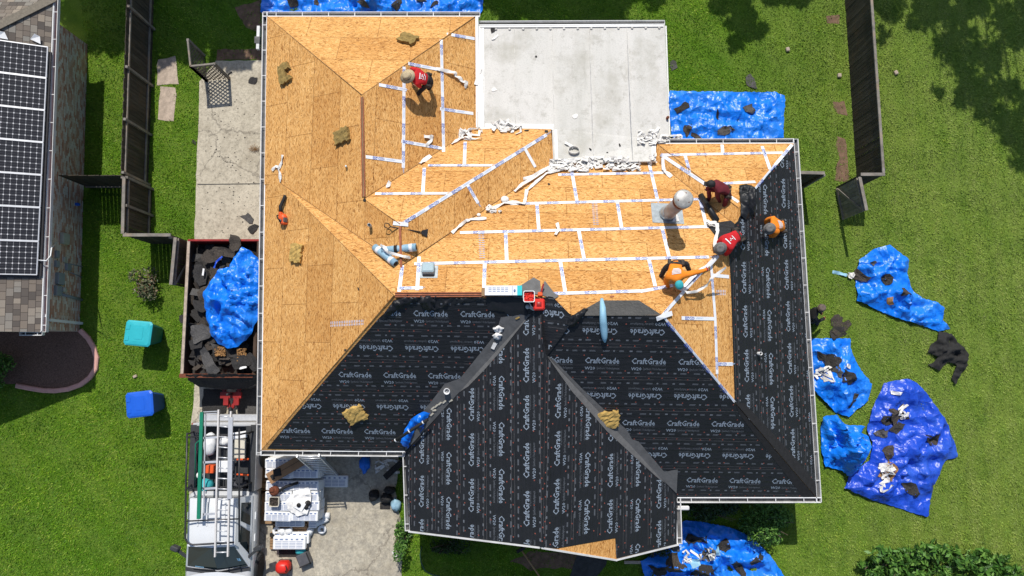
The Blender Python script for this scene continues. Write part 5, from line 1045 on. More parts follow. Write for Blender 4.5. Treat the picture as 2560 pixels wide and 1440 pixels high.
# felt pieces lying on tarps and ground
FE = 'felt scraps torn off the roof'
sc = [(730, 10, .6, .5, 'felt', 'dark felt piece on the back tarp, leftmost'), (795, 12, .3, .25, 'felt_brown', 'small felt bit right of the leftmost one on the back tarp'), (915, 22, .7, .25, 'felt_pale', 'grey felt piece on the back tarp at its middle'), (995, 14, .6, .45, 'felt', 'curled felt piece on the back tarp right of middle'), (1055, 8, .5, .35, 'felt', 'broad felt piece on the back tarp near its right end'), (1085, 12, .5, .3, 'felt', 'last felt piece at the right end of the back tarp'),
      (1700, 274, .35, .75, 'felt', 'long hourglass felt piece on the tarp by the patio roof'), (1868, 276, .5, .5, 'felt_pale', 'grey felt square near the far end of the patio side tarp'), (1790, 290, .4, .14, 'felt', 'thin felt sliver on the patio side tarp'), (1810, 332, .8, .4, 'felt_pale', 'large grey felt piece at the gutter edge of the patio side tarp'), (1715, 330, .5, .35, 'felt_brown', 'brown felt and leaves where patio side tarp meets the gutter'), (1740, 342, .5, .2, 'felt_brown', 'second brown felt bit by the gutter on the patio side tarp'),
      (2150, 692, .42, .75, 'felt_brown', 'brown debris pile at the left of the tapering tarp'), (2178, 658, .24, .3, 'felt_pale', 'small grey felt bit at the top of the tapering tarp'), (2208, 697, .6, .5, 'felt', 'large felt piece in the centre of the tapering tarp'), (2242, 735, .42, .42, 'felt_brown', 'brown felt lump right of centre on the tapering tarp'), (2212, 755, .26, .35, 'straw', 'orange brown leaf bits low on the tapering tarp'),
      (2070, 905, 1.2, .8, 'felt', 'broad dark felt sheet on the tarp nearest the eave'), (2110, 945, .7, .7, 'felt', 'rounded felt piece on the right of the tarp nearest the eave'), (2080, 925, .6, .5, 'felt_pale', 'grey felt in the middle of the tarp nearest the eave'), (2124, 1003, .3, .8, 'felt', 'narrow felt piece low on the tarp nearest the eave'), (2045, 890, .5, .5, 'felt', 'felt corner tucked under the eave on the nearest tarp'), 
      (2240, 1035, 1.0, .9, 'felt_brown', 'topmost felt of the heap on the large deep blue tarp'), (2205, 1052, .7, .5, 'felt', 'felt piece left in the heap on the large deep blue tarp'), (2200, 1080, .8, .6, 'felt_pale', 'grey felt low in the heap on the large deep blue tarp'), (2235, 1068, .9, .5, 'felt', 'dark felt middle of the heap on the large deep blue tarp'), (2315, 1095, .5, .55, 'felt_brown', 'separate felt square right on the large deep blue tarp'), (2208, 1130, .6, .7, 'felt_brown', 'felt piece below the heap on the large deep blue tarp'), (2268, 1218, .5, 1.0, 'felt', 'long jagged felt piece low on the large deep blue tarp'), (2210, 1175, .7, .8, 'straw', 'brown leafy dirt round the white tangle on the large deep blue tarp'),
      (2090, 803, .7, .5, 'felt_brown', 'brown stack of old shingles on the grass by the crouching man'), (2104, 815, .65, 1.0, 'felt_brown', 'tall shingle stack on the grass touching the blue tarp'), (2096, 830, .8, .5, 'felt', 'loose shingles at the foot of the stack'), (1876, 205, .75, .5, 'felt_pale', 'lone grey felt piece on the grass above the patio side tarp'), (1682, 164, .35, .45, 'felt_pale', 'grey felt piece on the grass just beside the patio roof'),
      (1735, 1345, .9, .6, 'felt', 'dark felt in the shaded top of the front tarp'), (1680, 1400, .9, .8, 'felt_brown', 'brown felt sheet on the left of the front tarp'), (1760, 1380, .7, .5, 'felt_pale', 'grey felt square centred on the front tarp'), (1750, 1425, .9, .6, 'felt', 'black felt heap at the bottom of the front tarp'), (1842, 1415, .4, .9, 'felt', 'long felt piece on the sunlit part of the front tarp'), (1882, 1392, .35, .7, 'felt', 'narrow felt piece at the shade line of the front tarp'), (1800, 1360, .6, .5, 'felt', 'felt under the fold of the front tarp'), (1640, 1425, .6, .7, 'felt', 'felt corner at the left end of the front tarp'),
      (632, 202, .42, .34, 'felt', 'crumpled felt on the concrete pad by the gutter'), (635, 312, .28, .14, 'felt_pale', 'narrow grey felt strip on the sunny concrete'), (638, 300, .2, .16, 'felt_pale', 'small grey felt triangle above the narrow strip'), (486, 356, .3, .24, 'felt', 'folded felt at the grass edge of the concrete'), (620, 545, .62, .4, 'felt_pale', 'large grey felt piece on the concrete above the trailer'), (634, 572, .5, .36, 'felt', 'dark felt piece partly under the gutter above the trailer'), (575, 185, .2, .26, 'felt', 'small felt piece by the lattice screen'), (535, 578, .14, .06, 'felt_brown', 'tiny brown chip on concrete behind the trailer'), (615, 381, .2, .06, 'felt_brown', 'brown sliver on the concrete mid pad'), (612, 415, .16, .1, 'felt', 'dark chip on the concrete near the pad seam')]
tv_, tf_ = [], []
for a_, b_ in TARPS:
    o_ = len(tv_); tv_ += [Vector(q) for q in a_]; tf_ += [tuple(o_ + i for i in f) for f in b_]
BV2[0] = BVHTree.FromPolygons(tv_, tf_)
for i, (x, y, w, h, mt_, lb) in enumerate(sc): scrap('felt_scrap', x, y, w, h, (i * 1.37) % 3.1 if w < .8 else .1 * (i % 3), mt_, lb, 'felt scrap', 100 + i, .07 if w > .3 else .03, .012, FE, .36)
m = MB(); rc = random.Random(8)
for i in range(150):
    x, y = rc.gauss(575, 45), rc.uniform(200, 590)
    if not 500 < x < 640: continue
    p = U(x, y, .024); s = rc.uniform(.01, .035); m.poly([p + Vector((s * math.cos(a) * rc.uniform(.5, 1.3), s * math.sin(a) * rc.uniform(.5, 1), 0)) for a in (0, 1.3, 2.5, 3.7, 5)])
m.build('grit', 'felt', None, 'dark grit and felt crumbs strewn on the concrete pad', 'grit', None, 'stuff')
m = MB()
for i in range(60):
    p = U(636 + rc.gauss(0, 5), 372 + rc.gauss(0, 4), .04 + rc.random() * .04); a = rc.uniform(0, 6.3); m.tube([p, p + Vector((math.cos(a) * .12, math.sin(a) * .12, .02))], .004, 0, 3)
m.build('pine_straw', 'straw', None, 'little heap of rusty pine straw on the concrete', 'pine straw')
whites = [((2186, 1155, 2222, 1222), .13, 'large tangle of white tape on the large deep blue tarp', 10, .36), ((2035, 905, 2068, 952), .11, 'white tape strips on the felt of the tarp nearest the eave', 6, .34), ((2230, 1010, 2262, 1045), .10, 'white tape bits on top of the felt heap', 4, .42), ((1700, 1365, 1745, 1400), .11, 'long white tape strip trailing on the front tarp', 5, .40), ((1760, 1358, 1775, 1395), .13, 'bent white strip right of the trailing one on the front tarp', 3, .42), ((940, 1150, 1000, 1180), .10, 'white strips on the shaded driveway corner', 5, .12)]
for i, (b, w, lb, n, h_) in enumerate(whites): clump('tape_scrap', b, w, lb, 300 + i, n, hmax=h_)
scrap('paper', 2108, 915, .26, .16, -.3, 'rag', 'flat white scrap right on the tarp nearest the eave', 'paper', 81, .03, .06, ragged=.12); scrap('paper', 2232, 982, .40, .15, -.2, 'rag', 'white scrap near the top of the large deep blue tarp', 'paper', 82, .03, .03, ragged=.12)
scrap('paper', 1733, 1400, .4, .25, .2, 'pale_blue', 'pale blue printed scrap on the front tarp', 'paper', 83, .03, .06, ragged=.15); scrap('paper', 1782, 1370, .26, .36, .2, 'pale_blue', 'pale blue scrap under the tarp fold by the front wing', 'paper', 84, .03, .06, ragged=.15)
ribbon('plastic_strip', [(2080, 680), (2100, 684), (2116, 689)], .13, 'pale_blue', 'pale clear strip on the grass left of the tapering tarp', 'strip', seed=91); clump('tape_scrap', (2112, 684, 2132, 698), .1, 'white wad at the left tip of the tapering tarp', 92, 4)
# ------------------------------------------------------------------ dump trailer
ZT = 1.42
tl, tr, bl, br_ = U(474, 602, ZT), U(650, 602, ZT), U(469, 937, ZT), U(652, 937, ZT); tr.x = br_.x = tl.x + 2.45; bl.x = tl.x - .02
TO = (tl + br_) / 2; TO.z = 0; trl = thing('dump_trailer', 'red dump trailer heaped with torn off shingles', 'trailer', TO)
def down(p, z): return Vector((p.x, p.y, z))
m = MB(); m.beam(tl + Vector((-.06, 0, -.42)), bl + Vector((-.06, 0, -.42)), .06, .85); m.beam(tr + Vector((.06, 0, -.42)), br_ + Vector((.06, 0, -.42)), .06, .85); m.build('side_wall', 'trailer_wood', trl)
m = MB(); m.beam(tl + Vector((-.02, 0, .0)), bl + Vector((-.02, 0, .0)), .10, .05); m.build('side_rail', 'slab', trl)
m = MB(); m.beam(tr + Vector((.02, 0, .0)), br_ + Vector((.02, 0, .0)), .10, .05); m.build('side_rail', 'trailer_wood', trl)
m = MB(); m.beam(tl + Z * -.42, tr + Z * -.42, .05, .85); m.beam(tl + Vector((-.05, .02, .0)), tr + Vector((.05, .02, 0)), .07, .07); m.build('tail_gate', 'red_paint', trl)
m = MB(); m.beam(bl + Z * -.42, br_ + Z * -.42, .06, .85); m.beam(bl + Vector((-.1, -.03, 0)), br_ + Vector((0, -.03, 0)), .14, .10); m.build('front_wall', 'rust', trl)
m = MB(); m.box(TO + Z * .52, (1.25, (tl.y - bl.y) / 2, .05)); m.build('floor', 'steel_dark', trl)
for s in (-1.33, 1.33):
    for dy in (-.45, .45):
        m = MB(); m.lathe(TO + Vector((s - .1, dy, .36)), [(.2, 0), (.36, .03), (.36, .18), (.2, .21)], 18, 0, Matrix.Rotation(math.pi / 2, 3, 'Y')); m.build('wheel', 'rubber', trl)
m = MB(); h = U(578, 1020, .5); fl_, fr_ = U(552, 970, .5), U(606, 970, .5)
m.beam(fl_ + Vector((0, .3, 0)), h + Vector((-.05, 0, 0)), .10, .12); m.beam(fr_ + Vector((0, .3, 0)), h + Vector((.05, 0, 0)), .10, .12); m.beam(U(552, 988, .55), U(604, 988, .55), .22, .10); m.box(U(566, 1003, .58), (.09, .14, .06)); m.box(U(592, 1003, .58), (.09, .14, .06)); m.build('tongue', 'red_paint', trl)
m = MB(); m.rbox(h + Vector((0, -.12, .06)), (.06, .16, .06), .02); m.lathe(U(578, 985, .6), [(.05, 0), (.05, .35), (.03, .38)], 10, 0); m.build('coupler', 'steel_dark', trl)
def heapz(u, v):  # u 0..1 across, v 0..1 down
    return .75 + .55 * math.sin(math.pi * min(1, max(0, u))) ** .6 * min(1, max(0, (v - .03) * 5)) * min(1, (1.02 - v) * 6) + .12 * noise.noise((u * 3, v * 6, 2.2))
def tp_(u, v, dz=0.): p = tl.lerp(tr, u).lerp(bl.lerp(br_, u), v); return Vector((p.x, p.y, heapz(u, v) + dz))
m = MB(); N1, N2 = 16, 30
m.add([tp_(i / N1, j / N2) for j in range(N2 + 1) for i in range(N1 + 1)], [(j * (N1 + 1) + i, (j + 1) * (N1 + 1) + i, (j + 1) * (N1 + 1) + i + 1, j * (N1 + 1) + i + 1) for j in range(N2) for i in range(N1)], 0)
rnd = random.Random(4)
for k in range(260):
    u, v = rnd.uniform(.03, .97), rnd.uniform(.05, .99); c = tp_(u, v, rnd.uniform(.02, .12)); w, h_ = rnd.uniform(.12, .34), rnd.uniform(.10, .24); nn = Vector((rnd.gauss(0, .38), rnd.gauss(0, .38), 1)).normalized(); f = frame(nn, rnd.uniform(0, 6.3)); nv = rnd.choice((4, 5, 7)); a0 = rnd.random()
    if v < .5 and nv == 4:
        loop = [f @ Vector((sx * .42, sy * .15, 0)) for sx, sy in ((-1, -1), (1, -1), (1, 1), (-1, 1))]
    else: loop = [f @ Vector((w * 1.2 * math.cos(a0 + 2 * math.pi * q / nv) * rnd.uniform(.6, 1.2), h_ * 1.2 * math.sin(a0 + 2 * math.pi * q / nv) * rnd.uniform(.6, 1.2), rnd.gauss(0, .02))) for q in range(nv)]
    m.prism([c + q for q in loop], nn * .012, rnd.choice((0, 0, 1, 1, 2)))
m.build('shingle_rubble', ['felt', 'felt_brown', 'felt_pale'], None, 'heap of torn shingles and felt filling the dump trailer', 'rubble', None, 'stuff', TO)
cloth('felt_drape', 'felt', [U(466, 936, 1.5), U(560, 934, 1.55), U(650, 936, 1.5), U(645, 958, 1.15), U(615, 972, .8), U(560, 974, .7), U(500, 966, .85), U(472, 952, 1.2)], .07, .12, 44, None, 3, .1, .03, label='black felt hanging over the front wall of the dump trailer', cat='felt')
rng2 = random.Random(12)
big = [(530, 640, .9, .5, .2, 'felt_brown', 'wide brown shingle near the tail gate of the trailer'), (558, 630, .95, .36, -.2, 'felt_brown', 'long shingle strip above the trailer tarp'), (588, 607, .5, .7, .1, 'felt_brown', 'shingle sheet sticking up over the red tail gate'), (500, 690, .6, .9, .2, 'felt', 'dark felt sheet on the left of the trailer load'), (515, 745, .5, .8, .3, 'felt_brown', 'brown shingle left of the trailer tarp'), (505, 765, .7, .5, .1, 'felt', 'felt piece beside the left wall mid trailer'), (505, 830, .8, .7, .4, 'felt_pale', 'grey felt sheet left of the lower trailer tarp'), (522, 905, .45, 1.1, .55, 'felt_pale', 'long grey felt tongue at the front of the trailer'), (490, 860, .5, .4, .2, 'felt', 'small felt piece against the left trailer wall'), (600, 905, .7, .5, .4, 'felt', 'felt sheet at the right front of the trailer'), (462, 797, .4, .34, .1, 'felt', 'felt flap hanging outside the left trailer rail'), (632, 905, .4, .9, .3, 'felt', 'dark felt curling at the right wall of the trailer')]
for i, (x, y, w, h_, yw, mt_, lb) in enumerate(big): scrap('shingle_scrap', x, y, w, h_, yw, mt_, lb, 'shingle', 500 + i, .10, .0, 'shingles in the trailer', .25, z=1.5 if x > 470 else 1.2)
clump('leaf_litter', (540, 868, 565, 890), .05, 'brown leaf clump at the tip of the trailer tarp', 70, 16, 'straw', 'leaves', .12, 1.42); clump('leaf_litter', (596, 872, 616, 915), .05, 'orange brown leaf clump at the right front of the trailer', 71, 18, 'straw', 'leaves', .12, 1.42)
scrap('paper', 508, 680, .07, .26, -.1, 'rag', 'white sliver on the felt at the left of the trailer load', 'paper', 61, .02, 0, ragged=.1, z=1.66); scrap('paper', 608, 919, .28, .10, .2, 'rag', 'white scrap among leaves at the front of the trailer', 'paper', 62, .03, 0, z=1.62)
ZK = 1.55
cloth('tarp', 'tarp_bright', [U(x, y, ZK) for x, y in ((607, 618), (625, 626), (648, 648), (650, 700), (652, 780), (640, 815), (632, 830), (618, 850), (598, 866), (572, 872), (545, 858), (530, 830), (520, 795), (510, 735), (520, 715), (548, 672), (575, 668), (592, 640))], .075, .45, 51, None, 1.6, .3, .0, label='blue tarp bundled on the shingles in the dump trailer', cat='tarp', stretch=(1.3, .7), rot=.5, folds=12)
ribbon('tarp_edge', [(535, 670), (542, 654), (556, 641)], .07, 'tarp_deep', 'folded blue tarp corner strip on the trailer load', 'tarp', 0, [0, .03, 0], z=1.72)
# felt runner below the trailer
for i, (q, mt_, lb) in enumerate((([(510, 972), (566, 975), (566, 1030), (505, 1052), (506, 1000)], 'felt', 'square felt mat on the concrete under the trailer tongue'), ([(590, 975), (642, 970), (640, 1048), (606, 1046), (590, 1010)], 'felt_pale', 'grey felt sheets right of the trailer tongue'))):
    cloth('felt_mat', mt_, [U(x, y, .05) for x, y in q], .12, .05, 60 + i, None, 2, .1, label=lb, cat='felt mat')

# ------------------------------------------------------------------ pickup truck
xl, xr = U(472, 1240, 1.1).x, U(636, 1240, 1.1).x; cx = (xl + xr) / 2; hw = (xr - xl) / 2
Y = lambda py, z: U(560, py, z).y
yt, yc, yw, yf = Y(1062, 1.15), Y(1228, 1.15), Y(1420, 1.2), Y(1540, 1.0)
tk = thing('pickup_truck', 'silver grey pickup truck with black ladder rack and loaded bed', 'pickup truck', (cx, yc, 0))
def oct_(hx, y0, y1, z, b=.12, x0=0): return [Vector((cx + x0 + a, c, z)) for a, c in ((-hx + b, y0), (hx - b, y0), (hx, y0 - b), (hx, y1 + b), (hx - b, y1), (-hx + b, y1), (-hx, y1 + b), (-hx, y0 - b))]
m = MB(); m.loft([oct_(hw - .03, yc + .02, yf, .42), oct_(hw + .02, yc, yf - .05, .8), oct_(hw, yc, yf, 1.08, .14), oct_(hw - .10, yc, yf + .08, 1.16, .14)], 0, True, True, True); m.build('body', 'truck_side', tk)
m = MB(); hy = yw - .12
hd = [[Vector((cx + sx * (hw - .14 - .05 * (k > 3)), hy + (yf - hy) * k / 6 - (.16 * sx * sx if k == 0 else 0), 1.17 + .07 * (1 - sx * sx) - .05 * k / 6)) for sx in (-1, -.8, -.4, 0, .4, .8, 1)] for k in range(7)]
m.loft(hd, 0, False, False, True, False)
for s in (-.6, .6): m.beam(Vector((cx + s, hy - .3, 1.245)), Vector((cx + s * .9, yf + .2, 1.21)), .05, .02)
m.build('hood', 'truck_paint', tk)
m = MB()
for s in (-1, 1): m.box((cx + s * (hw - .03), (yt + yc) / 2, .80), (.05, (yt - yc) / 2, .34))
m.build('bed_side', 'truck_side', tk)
for s in (-1, 1): m = MB(); m.box((cx + s * (hw - .09), (yt + yc) / 2, 1.155), (.10, (yt - yc) / 2, .018)); m.build('bed_rail', 'truck_trim', tk)
m = MB(); m.box((cx, (yt + yc) / 2, .70), (hw - .06, (yt - yc) / 2, .03)); m.box((cx, yc + .04, .92), (hw - .06, .03, .22)); m.build('bed_liner', 'truck_trim', tk)
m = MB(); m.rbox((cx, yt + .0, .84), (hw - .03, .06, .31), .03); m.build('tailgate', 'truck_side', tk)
m = MB(); m.rbox((cx, yt + .20, .58), (hw - .02, .12, .10), .03); m.build('bumper', 'alu', tk)
for s in (-1, 1): m = MB(); m.box((cx + s * (hw - .02), yt - .02, .9), (.05, .07, .16)); m.build('tail_light', 'red_paint', tk)
ya, yb, rf, rw = Y(1238, 1.15), Y(1246, 1.8), Y(1366, 1.8), yw
belt = [Vector((cx + s * (hw - .03 if abs(s) == 1 else hw * .6), y, 1.15)) for s, y in ((-1, ya), (1, ya), (1, rw + .05), (.0, rw - .10), (-1, rw + .05))]
roofL = [Vector((cx + s * .80, y, 1.79)) for s, y in ((-1, yb), (1, yb), (1, rf + .05), (0, rf - .02), (-1, rf + .05))]
m = MB(); m.loft([belt, roofL], 0); m.build('cabin', 'truck_paint', tk)
m = MB(); n_ = 7; rg_ = [[Vector((cx + .80 * (2 * i / n_ - 1) * (1.0), yb + (rf - yb) * j / n_ + (0 if j < n_ else -.03 * (1 - (2 * i / n_ - 1) ** 2)), 1.79 + .07 * (1 - (2 * i / n_ - 1) ** 4) * min(1, j * .7, (n_ - j) * .7 + .2))) for i in range(n_ + 1)] for j in range(n_ + 1)]
m.loft(rg_, 0, False, False, True, False)
for s in (-.45, -.15, .15, .45): m.beam(Vector((cx + s, yb - .1, 1.868)), Vector((cx + s, yb - .9, 1.868)), .04, .012)
m.build('roof', 'truck_paint', tk)
def face(a, b, c, d, s0, s1, t0, t1, off):
    q = [a.lerp(b, s).lerp(d.lerp(c, s), t) for s, t in ((s0, t0), (s1, t0), (s1, t1), (s0, t1))]; n = (q[1] - q[0]).cross(q[3] - q[0]).normalized(); ctr = sum(q, Vector()) / 4
    if (ctr - Vector((cx, (ya + rw) / 2, 1.4))).dot(n) < 0: n = -n
    return [p + n * off for p in q]
m = MB(); m.poly(face(belt[4], belt[3], roofL[3], roofL[4], .06, 1, .04, .96, .012)); m.poly(face(belt[3], belt[2], roofL[2], roofL[3], 0, .94, .04, .96, .012)); ws = m.build('windshield', 'glass_dark', tk)
m = MB(); q = face(belt[4], belt[3], roofL[3], roofL[4], .30, .58, .05, .10, .018); m.poly(q, 0); q = face(belt[3], belt[2], roofL[2], roofL[3], .75, .85, .3, .42, .018); m.poly(q, 0); m.build('sticker', 'pale_blue', ws)
m = MB(); a, b = belt[4].lerp(belt[3], .2), belt[3].lerp(belt[2], .9); 
for p, q in ((belt[4].lerp(belt[3], .25), belt[3].lerp(belt[2], -.05)), (belt[3].lerp(belt[2], .15), belt[3].lerp(belt[2], .95))): m.beam(p + Vector((0, -.03, .05)), q + Vector((0, .04, .09)), .03, .025)
m.build('wiper', 'rubber', tk)
m = MB(); m.loft([[p + Vector((0, -.02, .01)) for p in (belt[4], belt[3], belt[2])], [p + Vector((0, -.15, .02)) for p in (belt[4], belt[3], belt[2])]], 0, False, False, False, False); m.build('cowl', 'truck_trim', tk)
for ia, ib in ((1, 2), (4, 0)):
    a, b, c, d = belt[ia], belt[ib], roofL[ib], roofL[ia]; f0 = (ia == 4)
    for s0, s1 in ((.10, .44), (.53, .86)):
        if f0: s0, s1 = 1 - s1, 1 - s0
        m = MB(); m.poly(face(a, b, c, d, s0, s1, .12, .72, .012)); m.build('side_window', 'glass_dark', tk)
m = MB(); m.poly(face(belt[0], belt[1], roofL[1], roofL[0], .1, .9, .15, .85, .012)); m.build('rear_window', 'glass_dark', tk)
for s, px_ in ((-1, 448), (1, 650)):
    mz = Vector((cx + s * (hw + .28), Y(1378, 1.3) + .1, 1.32)); m = MB(); m.beam(Vector((cx + s * (hw - .08), Y(1392, 1.2), 1.22)), mz, .09, .07); m.rbox(mz, (.14, .08, .12), .03, .35 * s); m.build('wing_mirror', 'truck_trim', tk)
for s in (-1, 1):
    for y in (Y(1140, .4), Y(1418, .4)):
        m = MB(); R = Matrix.Rotation(math.pi / 2 * s, 3, 'Y'); w = m.lathe((cx + s * (hw - .20), y, .40), [(.25, 0), (.40, .03), (.405, .12), (.40, .25), (.33, .28), (.27, .27)], 22, 0, R).build('wheel', 'rubber', tk); m = MB(); m.lathe((cx + s * (hw - .20), y, .40), [(.27, .262), (.20, .262), (.10, .24), (.02, .25)], 14, 0, R); m.build('rim', 'alu', w)
    m = MB(); y = Y(1418, .4); m.lathe((cx + s * (hw - .1), y, .42), [(.50, 0), (.52, .13)], 20, 0, Matrix.Rotation(math.pi / 2 * s, 3, 'Y')); m.build('fender_flare', 'truck_trim', tk)
    for y in (Y(1290, 1.1), Y(1345, 1.1)):
        m = MB(); m.box((cx + s * (hw + .03), y, 1.0), (.02, .12, .025)); m.build('door_handle', 'truck_paint', tk)
zr = 2.0; R1p, R2p = [U(x, y, zr) for x, y in ((468, 1082), (465, 1200), (463, 1345), (470, 1358), (482, 1362), (585, 1356))], [U(598, 1072, zr), U(598, 1355, zr)]
m = MB(); m.tube(R1p, .032, 0, 8); m.tube(R2p, .032, 0, 8)
for y in (1093, 1222, 1303): m.tube([U(464, y, zr), U(600, y - 6, zr)], .024, 0, 8)
for x, y in ((468, 1086), (465, 1224), (600, 1086), (600, 1218)): p = U(x, y, zr); m.tube([p, Vector((cx + (hw - .1) * (1 if x > 500 else -1), p.y, 1.16))], .03, 0, 8)
m.build('ladder_rack', 'steel_dark', tk)
for s in (-1, 1): m = MB(); m.rbox((cx + s * (hw - .25), yt - .16, 1.17), (.10, .12, .03), .02); m.build('corner_cap', 'truck_trim', tk)
# things on the rack
def ladder(name, a0, a1, b0, b1, n, label, mat='alu_pale', w=.05, rung='alu', th=.09, group=None):
    t = thing(name, label, 'ladder', (a0 + b1) / 2)
    for p, q in ((a0, a1), (b0, b1)): m = MB(); m.beam(p, q, w, th); m.build('side_rail', mat, t)
    for i in range(n):
        k = (i + .6) / n; m = MB(); m.tube([a0.lerp(a1, k), b0.lerp(b1, k)], .022, 0, 6); m.build('rung', rung, t)
    return t
z2 = 2.16
ladder('ladder', U(547, 1024, z2), U(538, 1392, z2), U(578, 1028, z2), U(570, 1391, z2), 14, 'long aluminium extension ladder on the rack of the pickup')
m = MB(); m.beam(U(577, 1043, z2 + .10), U(574, 1247, z2 + .10), .15, .05); m.build('plank', 'alu', None, 'narrow silver aluminium plank lying along the pickup ladder', 'plank')
m = MB(); m.beam(U(505, 1030, z2 + .05), U(497, 1297, z2 + .05), .11, .09); m.build('beam', 'green_paint', None, 'long dark green metal beam on the pickup rack', 'beam')
t = thing('ladder_jack', 'thin white folding stand next to the green beam on the pickup rack', 'stand', U(515, 1150, z2)); m = MB(); m.beam(U(514, 1034, z2), U(509, 1290, z2), .035, .05); m.build('side_rail', 'alu', t)
for y in (1030, 1035, 1095, 1156, 1222, 1286): m = MB(); m.beam(U(508, y, z2 + .01), U(543, y - 2, z2 + .01), .07 if y > 1040 else .03, .03); m.build('arm', 'alu', t)
m = MB(); m.tube([U(512, 1101, z2 - .1), U(496, 1103, z2 - .1), U(489, 1110, z2 - .1), U(488, 1200, z2 - .25)], .022, 0, 8); m.build('pole', 'green_paint', None, 'thin bent green pole hanging left of the green beam', 'pole')
# bed cargo
def blob(name, x, y, z, rx, ry, rz, mat, label, cat, seed=0, ns=.25):
    m = MB(); c = U(x, y, z); rows = []
    for j in range(7):
        th = math.pi * j / 6; rows.append([])
        for i in range(14):
            ph = 2 * math.pi * i / 14; d = Vector((math.sin(th) * math.cos(ph), math.sin(th) * math.sin(ph), -math.cos(th))); k = 1 + ns * noise.noise(d * 2.3 + Vector((seed, 0, 0))); rows[-1].append(c + Vector((d.x * rx, d.y * ry, d.z * rz)) * k)
    m.loft(rows, 0, True, True, True); return m.build(name, mat, None, label, cat)
blob('plastic_bag', 515, 1215, .95, .28, .26, .25, 'cap_teal', 'teal plastic bag in the pickup bed near the cab', 'bag', 2); blob('plastic_bag', 525, 1110, .9, .22, .42, .2, 'white_paint', 'long white plastic bag in the pickup bed under the ladder', 'bag', 3); blob('plastic_bag', 562, 1103, .92, .2, .16, .15, 'rag', 'small white bag between the ladder rails in the pickup bed', 'bag', 4); blob('plastic_bag', 500, 1188, .95, .12, .12, .15, 'white_paint', 'round white bag beside the green beam in the pickup bed', 'bag', 6)
def crate(name, x, y, z, h, mat, label, cat, yaw=0., b=.02): m = MB(); m.rbox(U(x, y, z), h, b, yaw); return m.build(name, mat, None, label, cat)
crate('tool_box', 528, 1172, .92, (.14, .14, .15), 'orange_plastic', 'red orange tool box in the pickup bed', 'tool box'); crate('cooler', 563, 1165, .9, (.26, .20, .16), 'white_paint', 'white cooler box below the ladder in the pickup bed', 'cooler'); crate('board', 600, 1125, .98, (.20, .38, .04), 'cream', 'cream board against the right side of the pickup bed', 'board'); crate('sheet', 600, 1088, .96, (.24, .12, .03), 'white_paint', 'white folded sheet at the tailgate corner of the pickup bed', 'sheet', .15)
for i, (y, lb) in enumerate(((1149, 'orange lever bar across the pickup bed, upper one'), (1186, 'orange lever bar across the pickup bed, lower one'))):
    t = thing('pry_bar', lb, 'bar', U(606, y, 1.1)); m = MB(); m.tube([U(592, y, 1.1), U(622, y + (2 if i else -1), 1.12)], .035, 0, 8); m.build('grip', 'orange_plastic', t); m = MB(); m.tube([U(560, y - 1, 1.05), U(592, y, 1.1)], .02, 0, 6); m.build('rod', 'steel_dark', t)
t = thing('compressor', 'dark air compressor at the cab end of the pickup bed', 'compressor', U(600, 1210, .8)); m = MB(); m.tube([U(585, 1212, .9), U(618, 1208, .9)], .13, 0, 12); m.build('tank', 'grey_plastic', t); m = MB(); m.rbox(U(600, 1200, 1.05), (.13, .12, .10), .03); m.tube([U(590, 1220, 1.1), U(618, 1222, 1.1)], .02, 0); m.build('motor', 'steel_dark', t)
# ------------------------------------------------------------------ pallets and bundles on the drive
def bundle(c, yaw=0., label='white and blue printed shingle bundle in the driveway stacks', hx=.47, hy=.165, hz=.05, group='shingle bundles on the driveway', name='shingle_bundle', wrap='white_paint', printm='print_blue'):
    t = thing(name, label, 'bundle', Vector(c) - Z * hz, group); R = Matrix.Rotation(yaw, 3, 'Z'); m = MB(); m.rbox(c, (hx, hy, hz), .018, yaw); m.build('wrap', wrap, t); m = MB(); rnd = random.Random(int(c[0] * 999 + c[1] * 77))
    for i in range(6):
        w = rnd.uniform(.03, .055); m.box(Vector(c) + R @ Vector((-hx * .8 + i * hx * .32, hy * .58, hz + .002)), (w, .022, .001), yaw)
    for i in range(4):
        for q in range(5): m.box(Vector(c) + R @ Vector((-hx * .66 + i * hx * .43, hy * (.22 - q * .24), hz + .002)), (hx * .19, .008, .001), yaw)
    m.build('print', printm, t); return t
ps = U(670, 1160, .95)
def pallet(x, y, label, hx=.62, hy=.5, yaw=0.):
    c = G(x, y); t = thing('pallet', label, 'pallet', c); R = Matrix.Rotation(yaw, 3, 'Z')
    for i in range(6): m = MB(); m.box(c + R @ Vector((0, -hy + .07 + i * (2 * hy - .14) / 5, .13)), (hx, .055, .012), yaw); m.build('deck_board', 'pallet_wood', t)
    for i in range(3): m = MB(); m.box(c + R @ Vector((-hx + .05 + i * (hx - .05), 0, .06)), (.04, hy, .055), yaw); m.build('runner', 'pallet_wood', t)
    return t
def stack(px0, py0, cols, rows, layers, topz, seed):
    rnd = random.Random(seed); o = U(px0, py0, topz)
    for L in range(layers):
        for r in range(rows):
            for c in range(cols): bundle((o.x + .48 + c * .96 + rnd.uniform(-.02, .02), o.y - .17 - r * .345 + rnd.uniform(-.015, .015), topz - .05 - L * .102), rnd.uniform(-.03, .03))
stack(663, 1147, 2, 2, 8, .98, 1); stack(663, 1203, 2, 4, 7, .86, 2)
pallet(724, 1195, 'wooden pallet under the tall bundle stack by the truck', .95, .55); pallet(722, 1255, 'wooden pallet under the second bundle stack', .95, .75)
bundle(U(724, 1303, .34) - Z * .05, 0, 'white and blue bundle with red marks alone on the low pallet', .52, .2); pallet(728, 1312, 'low wooden pallet showing bare boards below its single bundle', .62, .42)
